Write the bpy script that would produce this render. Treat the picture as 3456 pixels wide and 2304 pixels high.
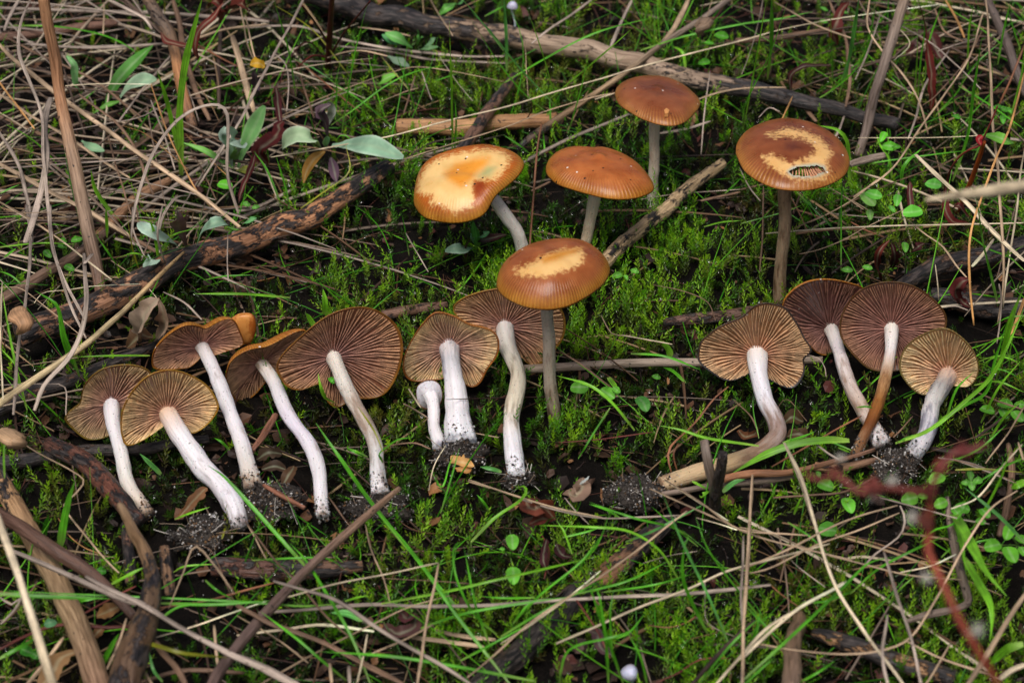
import bpy, math, random
import numpy as np

# ------------------------------------------------------------------ camera, sky, sun, exposure
ELEV = math.radians(34.0); DIST = 0.90; FOC = 60.0; SENS = 22.2
scn = bpy.context.scene
for o in list(bpy.data.objects): bpy.data.objects.remove(o)
col = scn.collection
cam = bpy.data.cameras.new('camera'); camo = bpy.data.objects.new('camera', cam); col.objects.link(camo)
cam.lens = FOC; cam.sensor_width = SENS; cam.clip_start = 0.01; cam.clip_end = 50
camo.location = (0, -DIST*math.cos(ELEV), DIST*math.sin(ELEV)); camo.rotation_euler = (math.pi/2-ELEV, 0, 0)
cam.dof.use_dof = True; cam.dof.focus_distance = 0.885; cam.dof.aperture_fstop = 15
scn.camera = camo
SUN_EL = math.radians(64); SUN_AZ = math.radians(200)      # compass style: direction the light comes from, camera side
wd = bpy.data.worlds.new('World'); scn.world = wd; wd.use_nodes = True
wn = wd.node_tree; bg = wn.nodes['Background']
sky = wn.nodes.new('ShaderNodeTexSky'); sky.sky_type = 'NISHITA'; sky.sun_disc = False
sky.sun_elevation = SUN_EL; sky.sun_rotation = SUN_AZ; sky.air_density = 0.7; sky.dust_density = 6.0; sky.ozone_density = 0.6
wn.links.new(sky.outputs[0], bg.inputs[0]); bg.inputs[1].default_value = 0.055
sl = bpy.data.lights.new('sun', 'SUN'); sl.energy = 1.5; sl.angle = math.radians(35); sl.color = (1, 0.98, 0.96)
so = bpy.data.objects.new('sun', sl); col.objects.link(so); so.location = (0, 0, 2)
so.rotation_euler = (math.pi/2-SUN_EL, 0, math.pi-SUN_AZ)
scn.view_settings.view_transform = 'Standard'; scn.view_settings.look = 'None'
scn.view_settings.exposure = 0.66; scn.view_settings.gamma = 1.0; scn.view_settings.use_curve_mapping = False
scn.render.engine = 'CYCLES'

# ------------------------------------------------------------------ pixel -> place helpers
rng = np.random.default_rng(7); random.seed(7)
FW = np.array([0, math.cos(ELEV), -math.sin(ELEV)]); RT = np.array([1., 0, 0]); UP = np.array([0, math.sin(ELEV), math.cos(ELEV)])
CAM = -FW*DIST; KP = SENS/FOC/3456.0
REG = dict(W=(0, 0, 2352/3456), A=(0, 0, 1.96), B=(800, 0, 1.96), C=(1600, 0, 1.96), D=(2500, 0, 1.9603), E=(150, 950, 1.7424),
           F=(1300, 750, 1.5678), G=(2100, 850, 1.7345), H=(1300, 420, 2.352), I=(0, 700, 2.24), J=(0, 1500, 1.95),
           K=(800, 1500, 1.95), L=(1700, 1500, 1.95), M=(2500, 1500, 1.9498), N=(2700, 600, 2.239))
def nat(r, pts):
    ox, oy, s = REG[r]
    return [(ox+p[0]/s, oy+p[1]/s) for p in pts]
def ray(p): return FW+(p[0]-1728)*KP*RT+(1152-p[1])*KP*UP
def Ph(p, h):
    d = ray(p); return CAM+d*((h-CAM[2])/d[2])
def Py(p, y):
    d = ray(p); return CAM+d*((y-CAM[1])/d[1])
def Ppl(p, O, n):
    d = ray(p); return CAM+d*(np.dot(O-CAM, n)/np.dot(d, n))
def proj(V):
    v = np.asarray(V)-CAM; dz = v@FW
    return np.stack([1728+(v@RT)/dz/KP, 1152-(v@UP)/dz/KP], -1), dz
def unit(v):
    v = np.asarray(v, float); return v/np.maximum(np.linalg.norm(v, axis=-1, keepdims=True), 1e-12)
def c(r, g, b):
    def f(x):
        x /= 255.0
        return x/12.92 if x <= 0.04045 else ((x+0.055)/1.055)**2.4
    return np.array([f(r), f(g), f(b)])

# ------------------------------------------------------------------ noise, splines
def _h(ix, iy, iz, s):
    n = (ix.astype(np.int64)*374761393+iy.astype(np.int64)*668265263+iz.astype(np.int64)*1274126177+int(s)*974711) & 0xffffffff
    n = ((n ^ (n >> 13))*1103515245+12345) & 0xffffffff
    n = ((n ^ (n >> 16))*2246822519) & 0xffffffff
    return (n & 0xffff)/65535.0
def vn(p, seed=0):
    p = np.asarray(p, float); i = np.floor(p).astype(np.int64); f = p-i; f = f*f*(3-2*f)
    r = 0
    for a in (0, 1):
        for b in (0, 1):
            for d in (0, 1):
                w = (f[..., 0] if a else 1-f[..., 0])*(f[..., 1] if b else 1-f[..., 1])*(f[..., 2] if d else 1-f[..., 2])
                r = r+w*_h(i[..., 0]+a, i[..., 1]+b, i[..., 2]+d, seed)
    return r*2-1
def fbm(p, seed=0, o=3):
    p = np.asarray(p, float); r = 0; a = 1
    for k in range(o):
        r = r+a*vn(p*(2**k), seed+k*17); a *= 0.5
    return r
def spline(P, n):
    P = np.asarray(P, float); k = len(P)
    if k == 1: return np.repeat(P, n, 0)
    seg = np.linalg.norm(np.diff(P[:, :3], axis=0), axis=1)+1e-9
    cum = np.concatenate([[0], np.cumsum(seg)]); s = np.linspace(0, cum[-1], n)
    j = np.clip(np.searchsorted(cum, s, side='right')-1, 0, k-2); t = ((s-cum[j])/seg[j])[:, None]
    Q = np.concatenate([[2*P[0]-P[1]], P, [2*P[-1]-P[-2]]])
    p0, p1, p2, p3 = Q[j], Q[j+1], Q[j+2], Q[j+3]
    d1 = (p2-p0)*0.5; d2 = (p3-p1)*0.5
    # limit tangents so that uneven spacing does not overshoot
    ln = np.linalg.norm((p2-p1)[:, :3], axis=1)[:, None]
    for d in (d1, d2):
        L = np.linalg.norm(d[:, :3], axis=1)[:, None]+1e-12; d *= np.minimum(1, ln*1.1/L)
    t2 = t*t; t3 = t2*t
    return (2*t3-3*t2+1)*p1+(t3-2*t2+t)*d1+(-2*t3+3*t2)*p2+(t3-t2)*d2
def sstep(a, b, x):
    t = np.clip((x-a)/(b-a), 0, 1); return t*t*(3-2*t)

# ------------------------------------------------------------------ mesh building
ORG = {}
def mk(name, V, polys, mat, parent=None, attrs=None, smooth=True, origin=None):
    V = np.asarray(V, float)
    if parent is not None: org = ORG[parent.name]
    elif origin is not None: org = np.asarray(origin, float)
    else: org = V[np.argmin(V[:, 2])].copy()
    me = bpy.data.meshes.new(name)
    polys = [np.asarray(p, np.int64) for p in polys if len(p)]
    loops = np.concatenate([p.ravel() for p in polys]); cnt = np.concatenate([np.full(len(p), p.shape[1]) for p in polys])
    me.vertices.add(len(V)); me.vertices.foreach_set('co', (V-org).astype(np.float32).ravel())
    me.loops.add(len(loops)); me.loops.foreach_set('vertex_index', loops.astype(np.int32))
    me.polygons.add(len(cnt)); me.polygons.foreach_set('loop_start', np.concatenate([[0], np.cumsum(cnt)[:-1]]).astype(np.int32))
    me.polygons.foreach_set('use_smooth', np.full(len(cnt), bool(smooth)))
    for k, a in (attrs or {}).items():
        a = np.asarray(a, float)
        if a.ndim == 1 and len(a) == 3 and len(V) != 3: a = np.repeat(a[None], len(V), 0)
        if a.ndim == 2 and k.startswith('s_'):
            at = me.attributes.new(k, 'FLOAT_VECTOR', 'POINT'); at.data.foreach_set('vector', a.astype(np.float32).ravel())
        elif a.ndim == 2:
            at = me.attributes.new(k, 'FLOAT_COLOR', 'POINT')
            at.data.foreach_set('color', np.concatenate([np.clip(a, 0, 1), np.ones((len(a), 1))], 1).astype(np.float32).ravel())
        else:
            at = me.attributes.new(k, 'FLOAT', 'POINT'); at.data.foreach_set('value', a.astype(np.float32))
    me.update(calc_edges=True); me.validate()
    o = bpy.data.objects.new(name, me); col.objects.link(o)
    if mat: me.materials.append(mat)
    ORG[o.name] = org
    if parent is not None: o.parent = parent
    else: o.location = org
    return o
def empty(name, loc):
    o = bpy.data.objects.new(name, None); col.objects.link(o); o.location = loc; o.empty_display_size = 0.01
    ORG[o.name] = np.asarray(loc, float); return o
def tag(o, label=None, cat=None, group=None, kind=None):
    if label: o['label'] = label
    if cat: o['category'] = cat
    if group: o['group'] = group
    if kind: o['kind'] = kind
    return o
def tangents(P):
    return unit(np.gradient(P, axis=0))
def frames(P, up=None):
    T = tangents(P); n = len(P); Nn = np.zeros_like(P)
    u = np.array([0, 0, 1.]) if up is None else np.asarray(up, float)
    v = u-T[0]*np.dot(u, T[0])
    if np.linalg.norm(v) < 1e-4: v = np.array([1., 0, 0])-T[0]*T[0][0]
    Nn[0] = unit(v)
    for i in range(1, n):
        v = Nn[i-1]-T[i]*np.dot(Nn[i-1], T[i]); Nn[i] = unit(v)
    return T, Nn, np.cross(T, Nn)
def grid_quads(n, m, wrap=True, off=0):
    i = np.arange(n-1)[:, None]; j = np.arange(m if wrap else m-1)[None]; j2 = (j+1) % m
    return np.stack([i*m+j, i*m+j2, (i+1)*m+j2, (i+1)*m+j], -1).reshape(-1, 4)+off
def tube(P, R, sides=8, rough=0.0, seed=0, flat=1.0, nfreq=None, ridges=0.0):
    P = np.asarray(P, float); R = np.asarray(R, float); n = len(P)
    T, Nn, B = frames(P); a = np.linspace(0, 2*np.pi, sides, endpoint=False); ca, sa = np.cos(a), np.sin(a)
    s = np.concatenate([[0], np.cumsum(np.linalg.norm(np.diff(P, axis=0), axis=1))])
    rm = max(R.mean(), 1e-5)
    sc = np.stack([np.broadcast_to(ca*rm, (n, sides)), np.broadcast_to(sa*rm, (n, sides)), np.broadcast_to(s[:, None], (n, sides))], -1)
    k = 1.0
    if rough:
        q = sc/rm*np.array([1, 1, 0.45]); k = 1+rough*fbm(q*(nfreq or 1.3), seed)
    if ridges: k = k+ridges*vn(np.stack([np.broadcast_to(ca*3, (n, sides)), np.broadcast_to(sa*3, (n, sides)), sc[..., 2]/rm*0.05], -1), seed+5)
    rr = R[:, None]*k
    V = P[:, None]+(rr*ca*flat)[..., None]*Nn[:, None]+(rr*sa)[..., None]*B[:, None]
    V = np.concatenate([V.reshape(-1, 3), P[:1]-T[:1]*R[0]*0.15, P[-1:]+T[-1:]*R[-1]*0.15])
    sc = np.concatenate([sc.reshape(-1, 3), [[0, 0, s[0]]], [[0, 0, s[-1]]]])
    q = grid_quads(n, sides)[:, ::-1]; b = n*sides; j = np.arange(sides); j2 = (j+1) % sides
    t = np.concatenate([np.stack([j, j2, np.full(sides, b)], -1), np.stack([(n-1)*sides+j2, (n-1)*sides+j, np.full(sides, b+1)], -1)])
    return V, [q, t], sc, s
def blade(P, Wd, face=None, fold=0.25, twist=0.0, m=3):
    """leaf or grass blade: strip along P with half widths Wd, facing `face` (default towards up and viewer)"""
    P = np.asarray(P, float); n = len(P); T = tangents(P)
    f = np.array([0, -0.55, 0.85]) if face is None else np.asarray(face, float)
    S = np.cross(T, f); S = unit(S); Nf = np.cross(S, T)
    tw = np.linspace(0, twist, n)[:, None]; S, Nf = S*np.cos(tw)+Nf*np.sin(tw), Nf*np.cos(tw)-S*np.sin(tw)
    x = np.linspace(-1, 1, m)
    V = P[:, None]+(Wd[:, None]*x)[..., None]*S[:, None]+(Wd[:, None]*(np.abs(x)-0.5)*fold)[..., None]*Nf[:, None]
    s = np.concatenate([[0], np.cumsum(np.linalg.norm(np.diff(P, axis=0), axis=1))])
    sc = np.stack([np.broadcast_to(x*Wd.max(), (n, m)), np.zeros((n, m)), np.broadcast_to(s[:, None], (n, m))], -1)
    return V.reshape(-1, 3), [grid_quads(n, m, False)], sc.reshape(-1, 3), s

# ------------------------------------------------------------------ materials
class NT:
    def __init__(s, name):
        s.m = bpy.data.materials.new(name); s.m.use_nodes = True; s.t = s.m.node_tree; s.t.nodes.clear()
        s.out = s.t.nodes.new('ShaderNodeOutputMaterial')
    def n(s, typ, ins=None, out=0, **pr):
        nd = s.t.nodes.new('ShaderNode'+typ)
        for k, v in pr.items(): setattr(nd, k, v)
        for k, v in (ins or {}).items():
            sk = nd.inputs[k]
            if isinstance(v, bpy.types.NodeSocket): s.t.links.new(v, sk)
            else: sk.default_value = v
        return nd.outputs[out]
    def attr(s, name, out='Color'): return s.n('Attribute', attribute_name=name, out=out)
    def math(s, op, a, b=0.0, cc=0.0, clamp=False): return s.n('Math', {0: a, 1: b, 2: cc}, operation=op, use_clamp=clamp)
    def ramp(s, x, a, b, lo=0.0, hi=1.0): return s.n('MapRange', {0: x, 1: a, 2: b, 3: lo, 4: hi}, interpolation_type='SMOOTHSTEP')
    def mix(s, f, a, b, blend='MIX'): return s.n('Mix', {0: f, 6: a, 7: b}, out=2, data_type='RGBA', blend_type=blend)
    def noise(s, vec, scale, detail=3.0, rough=0.55, out=0): return s.n('TexNoise', {'Vector': vec, 'Scale': scale, 'Detail': detail, 'Roughness': rough}, out=out)
    def vscale(s, vec, xyz): return s.n('VectorMath', {0: vec, 1: xyz}, operation='MULTIPLY')
    def bump(s, h, strength, dist): return s.n('Bump', {'Strength': strength, 'Distance': dist, 'Height': h})
    def pbsdf(s, **k):
        return s.n('BsdfPrincipled', {a.replace('_', ' '): b for a, b in k.items()})
    def done(s, sh):
        s.t.links.new(sh, s.out.inputs[0]); return s.m
def c4(a): return (float(a[0]), float(a[1]), float(a[2]), 1.0)

def plant_mat(name, rough=0.45, transl=0.3, streak=True, spots=None, spec=0.4, gain=1.25):
    t = NT(name); cl = t.attr('col')
    sco = t.attr('s_co', 'Vector')
    if streak:
        f = t.noise(t.vscale(sco, (3200, 3200, 60)), 1.0, 3.0)
        cl = t.mix(1.0, cl, t.n('CombineColor', {0: t.ramp(f, .28, .72, .58, 1.38), 1: t.ramp(f, .28, .72, .58, 1.36), 2: t.ramp(f, .28, .72, .54, 1.34)}), 'MULTIPLY')
    g = t.noise(t.n('NewGeometry'), 90.0, 3.0)
    cl = t.mix(1.0, cl, t.n('CombineColor', {0: t.ramp(g, .3, .7, .62, 1.25), 1: t.ramp(g, .3, .7, .62, 1.25), 2: t.ramp(g, .3, .7, .6, 1.2)}), 'MULTIPLY')
    if spots:
        v = t.noise(t.vscale(sco, (700, 700, 420)), 1.0, 2.0)
        cl = t.mix(t.ramp(v, spots[0], spots[0]+.07, 0, .75), cl, c4(c(*spots[1])))
    h = t.noise(t.vscale(sco, (3000, 3000, 200)), 1.0, 2.0)
    p = t.pbsdf(Base_Color=cl, Roughness=rough, Specular_IOR_Level=spec, Normal=t.bump(h, .35, .0003))
    if transl:
        tr = t.n('BsdfTranslucent', {'Color': t.mix(1.0, cl, (gain, gain*1.05, .6, 1), 'MULTIPLY')})
        p = t.n('MixShader', {0: transl, 1: p, 2: tr})
    return t.done(p)
def bark_mat():
    t = NT('charred_bark'); cl = t.attr('col'); sco = t.attr('s_co', 'Vector'); blk = t.attr('blk', 'Fac')
    f = t.noise(t.vscale(sco, (1500, 1500, 90)), 1.0, 4.0, .6)
    wood = t.mix(1.0, cl, t.n('CombineColor', {0: t.ramp(f, .25, .75, .5, 1.35), 1: t.ramp(f, .25, .75, .45, 1.35), 2: t.ramp(f, .25, .75, .4, 1.4)}), 'MULTIPLY')
    g = t.noise(t.vscale(sco, (330, 330, 150)), 1.0, 5.0, .66)
    m = t.ramp(t.math('ADD', g, blk), .90, .985)
    dk = t.mix(t.ramp(t.noise(t.vscale(sco, (900, 900, 200)), 1.0, 3.0), .4, .72), c4(c(24, 21, 22)), c4(c(82, 72, 68)))
    cl2 = t.mix(m, wood, dk)
    sp = t.noise(t.vscale(sco, (650, 650, 520)), 1.0, 1.0)
    cl2 = t.mix(t.ramp(sp, .70, .76, 0, .9), cl2, c4(c(20, 17, 16)))
    wv = t.noise(sco, 2600.0, 1.0)
    cl2 = t.mix(t.ramp(wv, .76, .8, 0, .6), cl2, c4(c(190, 180, 165)))
    h = t.math('ADD', t.math('MULTIPLY', f, .7), t.math('MULTIPLY', m, -.8))
    return t.done(t.pbsdf(Base_Color=cl2, Roughness=t.ramp(f, .3, .7, .35, .7), Specular_IOR_Level=.45, Normal=t.bump(h, .8, .0012)))
def cap_mat():
    t = NT('slimy_cap_skin'); cl = t.attr('col'); pc = t.attr('pcol'); pat = t.attr('patch', 'Fac'); rho = t.attr('rho', 'Fac')
    d = t.attr('s_dir', 'Vector'); x = t.n('SeparateXYZ', {0: d}, out=0); y = t.n('SeparateXYZ', {0: d}, out=1)
    geo = t.n('NewGeometry')
    th = t.math('ARCTAN2', y, x)
    wob = t.noise(geo, 250.0, 2.0)
    st = t.math('SINE', t.math('ADD', t.math('MULTIPLY', th, 92.0), t.math('MULTIPLY', wob, 2.4)))
    sm = t.math('MULTIPLY', t.math('MULTIPLY', t.ramp(st, -.6, .9), t.ramp(t.noise(geo, 120.0, 3.0), .3, .65, .25, 1.1)), t.ramp(t.math('ADD', rho, t.math('MULTIPLY', wob, .16)), .70, 1.02))
    mott = t.noise(geo, 150.0, 4.0)
    base = t.mix(1.0, cl, t.n('CombineColor', {0: t.ramp(mott, .3, .7, .74, 1.1), 1: t.ramp(mott, .3, .7, .66, 1.14), 2: t.ramp(mott, .3, .7, .66, 1.3)}), 'MULTIPLY')
    fr = t.noise(geo, 800.0, 4.0, .65)
    pm = t.ramp(t.math('ADD', pat, t.math('MULTIPLY', t.math('SUBTRACT', fr, .5), 6.5)), -1.2, 1.2)
    pc = t.mix(1.0, pc, t.n('CombineColor', {0: t.ramp(mott, .3, .7, .92, 1.04), 1: t.ramp(mott, .3, .7, .87, 1.06), 2: t.ramp(mott, .3, .7, .78, 1.1)}), 'MULTIPLY')
    base = t.mix(pm, base, pc)
    base = t.mix(t.math('MULTIPLY', sm, .48), base, t.mix(.55, base, t.attr('scol'), 'MIX'))
    base = t.mix(t.math('MULTIPLY', t.math('SUBTRACT', 1.0, sm), t.ramp(rho, .75, .95, 0, .25)), base, c4(c(110, 55, 15)))
    v = t.n('TexVoronoi', {'Vector': geo, 'Scale': 330.0}); vc = t.n('TexVoronoi', {'Vector': geo, 'Scale': 330.0}, out=1)
    vr = t.n('SeparateColor', {0: vc}, out=0)
    spk = t.math('MULTIPLY', t.math('LESS_THAN', v, .13), t.math('GREATER_THAN', vr, .8))
    base = t.mix(spk, base, c4(c(45, 25, 15)))
    spw = t.math('MULTIPLY', t.math('LESS_THAN', v, .12), t.math('LESS_THAN', vr, .13))
    base = t.mix(spw, base, c4(c(225, 215, 205)))
    h = t.math('ADD', t.math('MULTIPLY', sm, .4), t.math('MULTIPLY', t.math('ADD', mott, t.math('MULTIPLY', fr, .25)), .5))
    return t.done(t.pbsdf(Base_Color=base, Roughness=t.ramp(mott, .3, .7, .26, .42), Specular_IOR_Level=.32, Coat_Weight=.16, Coat_Roughness=.15,
                          Subsurface_Weight=.12, Subsurface_Scale=.002, Normal=t.bump(h, .45, .0007)))
def gill_mat():
    t = NT('gill_flesh'); cl = t.attr('col'); geo = t.n('NewGeometry')
    g = t.noise(geo, 500.0, 3.0)
    cl = t.mix(1.0, cl, t.n('CombineColor', {0: t.ramp(g, .3, .7, .72, 1.2), 1: t.ramp(g, .3, .7, .7, 1.2), 2: t.ramp(g, .3, .7, .7, 1.2)}), 'MULTIPLY')
    p = t.pbsdf(Base_Color=cl, Roughness=.6, Specular_IOR_Level=.3)
    tr = t.n('BsdfTranslucent', {'Color': cl})
    return t.done(t.n('MixShader', {0: .28, 1: p, 2: tr}))
def stem_mat():
    t = NT('fibrous_stem'); cl = t.attr('col'); sco = t.attr('s_co', 'Vector'); st = t.attr('stain', 'Fac')
    f = t.noise(t.vscale(sco, (1300, 1300, 75)), 1.0, 4.0, .6)
    base = t.mix(1.0, cl, t.n('CombineColor', {0: t.ramp(f, .25, .75, .88, 1.06), 1: t.ramp(f, .25, .75, .87, 1.06), 2: t.ramp(f, .25, .75, .85, 1.06)}), 'MULTIPLY')
    pt = t.noise(t.vscale(sco, (420, 420, 110)), 1.0, 4.0, .6)
    m = t.ramp(t.math('ADD', pt, st), .62, .92, 0, .85)
    base = t.mix(m, base, t.attr('scol'))
    dn = t.noise(sco, 1500.0, 2.0)
    base = t.mix(t.ramp(dn, .675, .70, 0, .85), base, c4(c(60, 48, 40)))
    h = t.math('ADD', f, t.math('MULTIPLY', t.noise(sco, 900.0, 3.0), .6))
    return t.done(t.pbsdf(Base_Color=base, Roughness=.55, Specular_IOR_Level=.3, Subsurface_Weight=.15, Subsurface_Scale=.0015, Normal=t.bump(h, .5, .0008)))
def soil_mat(name, a, b, sc_=600.0):
    t = NT(name); geo = t.n('NewGeometry')
    f = t.noise(geo, sc_, 5.0, .65); g = t.noise(geo, 90.0, 3.0)
    cl = t.mix(t.ramp(f, .3, .75), c4(c(*a)), c4(c(*b)))
    cl = t.mix(t.ramp(g, .35, .7, 0, .6), cl, c4(c(24, 19, 15)))
    return t.done(t.pbsdf(Base_Color=cl, Roughness=.85, Specular_IOR_Level=.12, Normal=t.bump(f, .9, .0015)))
def flat_attr(name, rough=.6, transl=0.0, spec=.35, gain=1.2):
    t = NT(name); cl = t.attr('col')
    p = t.pbsdf(Base_Color=cl, Roughness=rough, Specular_IOR_Level=spec)
    if transl:
        tr = t.n('BsdfTranslucent', {'Color': t.mix(1.0, cl, (gain, gain, .5, 1), 'MULTIPLY')}); p = t.n('MixShader', {0: transl, 1: p, 2: tr})
    return t.done(p)
M_straw = plant_mat('dry_straw', .55, 0.06, True, (.64, (70, 52, 40)), .3)
M_grass = plant_mat('fresh_grass', .38, .35, True, None, .5)
M_leaf = plant_mat('downy_leaf', .55, .22, False, None, .35)
M_bark = bark_mat(); M_cap = cap_mat(); M_gill = gill_mat(); M_stem = stem_mat()
M_ground = soil_mat('dark_soil', (6, 5, 4), (19, 15, 12)); M_clump = soil_mat('sandy_soil', (36, 33, 30), (104, 96, 90), 1300.0)
M_moss = flat_attr('moss_leaf', .42, .38, .5, 1.3); M_litter = flat_attr('dead_litter', .6, .06); M_grain = flat_attr('sand_grain', .35, 0, .5)
t_ = NT('dew_water'); M_dew = t_.done(t_.pbsdf(Base_Color=(1, 1, 1, 1), Roughness=.02, IOR=1.33, Transmission_Weight=1.0))
def gz(x, y):
    p = np.stack([np.asarray(x, float)*22, np.asarray(y, float)*22, np.zeros_like(np.asarray(x, float))], -1)
    return -0.004+0.0028*fbm(p, 3, 3)
# ground sheet, reaching well past the frame
def ground():
    a = np.concatenate([-np.geomspace(30, .34, 14), np.linspace(-.30, .32, 420), np.geomspace(.34, 30, 14)])
    X, Y = np.meshgrid(a, a); Z = gz(X, Y)+.0011*fbm(np.stack([X*260, Y*260, 0*X], -1), 8, 2)*(np.abs(X) < .4)*(np.abs(Y) < .4); V = np.stack([X, Y, Z], -1).reshape(-1, 3)
    tag(mk('ground', V, [grid_quads(len(a), len(a), False)], M_ground, origin=(0, 0, 0)), kind='structure')
ground()
PROT = []; PROT2 = []
# ================================================================== MUSHROOMS
def poly_sd(pts, poly):
    """signed distance (positive inside) of points to polygon, same units"""
    poly = np.asarray(poly, float); p = np.asarray(pts, float); a = poly; b = np.roll(poly, -1, 0)
    d = np.full(len(p), 1e9); ins = np.zeros(len(p), bool)
    for i in range(len(a)):
        e = b[i]-a[i]; w = p-a[i]; t = np.clip((w@e)/max(e@e, 1e-9), 0, 1); d = np.minimum(d, np.linalg.norm(w-t[:, None]*e, axis=1))
        cond = (a[i, 1] > p[:, 1]) != (b[i, 1] > p[:, 1])
        xs = a[i, 0]+(p[:, 1]-a[i, 1])*e[0]/(e[1] if abs(e[1]) > 1e-9 else 1e-9)
        ins ^= cond & (p[:, 0] < xs)
    return np.where(ins, d, -d)
def per_interp(th, tk, vk):
    o = np.argsort(tk); tk = tk[o]; vk = vk[o]
    tk = np.concatenate([tk-2*np.pi, tk, tk+2*np.pi]); vk = np.concatenate([vk]*3)
    y = np.interp(th, tk, vk)
    return y
def smooth_per(f, n=3):
    for _ in range(n): f = .25*np.roll(f, 1)+.5*f+.25*np.roll(f, -1)
    return f
class Cap:
    def __init__(s, O, A, outline, H, w=None, pexp=2.4, q=0.62, sm=5, nt=144):
        """O origin of the rim plane, A axis towards the top of the cap, outline = native pixels of the rim"""
        s.O = O; s.A = unit(A); s.H = H; s.pe = pexp; s.q = q
        r = np.array([1., 0, 0]); s.ex = unit(r-s.A*np.dot(r, s.A)); s.ey = np.cross(s.A, s.ex)
        w = np.zeros(len(outline)) if w is None else np.asarray(w, float)
        L = np.array([Ppl(p, O+s.A*wi, s.A)-O for p, wi in zip(outline, w)])
        x, y = L@s.ex, L@s.ey
        # dense walk along the outline keeps notches
        Q = spline(np.concatenate([np.stack([x, y, w], -1)]*1+[np.array([[x[0], y[0], w[0]]])]), 400)
        tk = np.arctan2(Q[:, 1], Q[:, 0]); rk = np.hypot(Q[:, 0], Q[:, 1])
        s.nt = nt; s.th = np.linspace(-np.pi, np.pi, s.nt, endpoint=False)
        s.R = smooth_per(per_interp(s.th, tk, rk), sm); s.w = smooth_per(per_interp(s.th, tk, Q[:, 2]), sm)
    def at(s, th, rho, z):
        R = np.interp(th, np.append(s.th, np.pi), np.append(s.R, s.R[0]), period=2*np.pi); w = np.interp(th, np.append(s.th, np.pi), np.append(s.w, s.w[0]), period=2*np.pi)
        x = rho*R*np.cos(th); y = rho*R*np.sin(th); zz = z+w*rho**2
        return s.O+x[..., None]*s.ex+y[..., None]*s.ey+zz[..., None]*s.A
    def ztop(s, rho): return s.H*np.clip(1-rho**s.pe, 0, 1)**s.q
    def zflesh(s, rho): return np.maximum(np.minimum(s.ztop(rho)*0.80-0.0006, s.zedge(rho)+.0010), 0.0002)
    def zedge(s, rho): return s.zc*(1-rho**2)-0.0001
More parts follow.
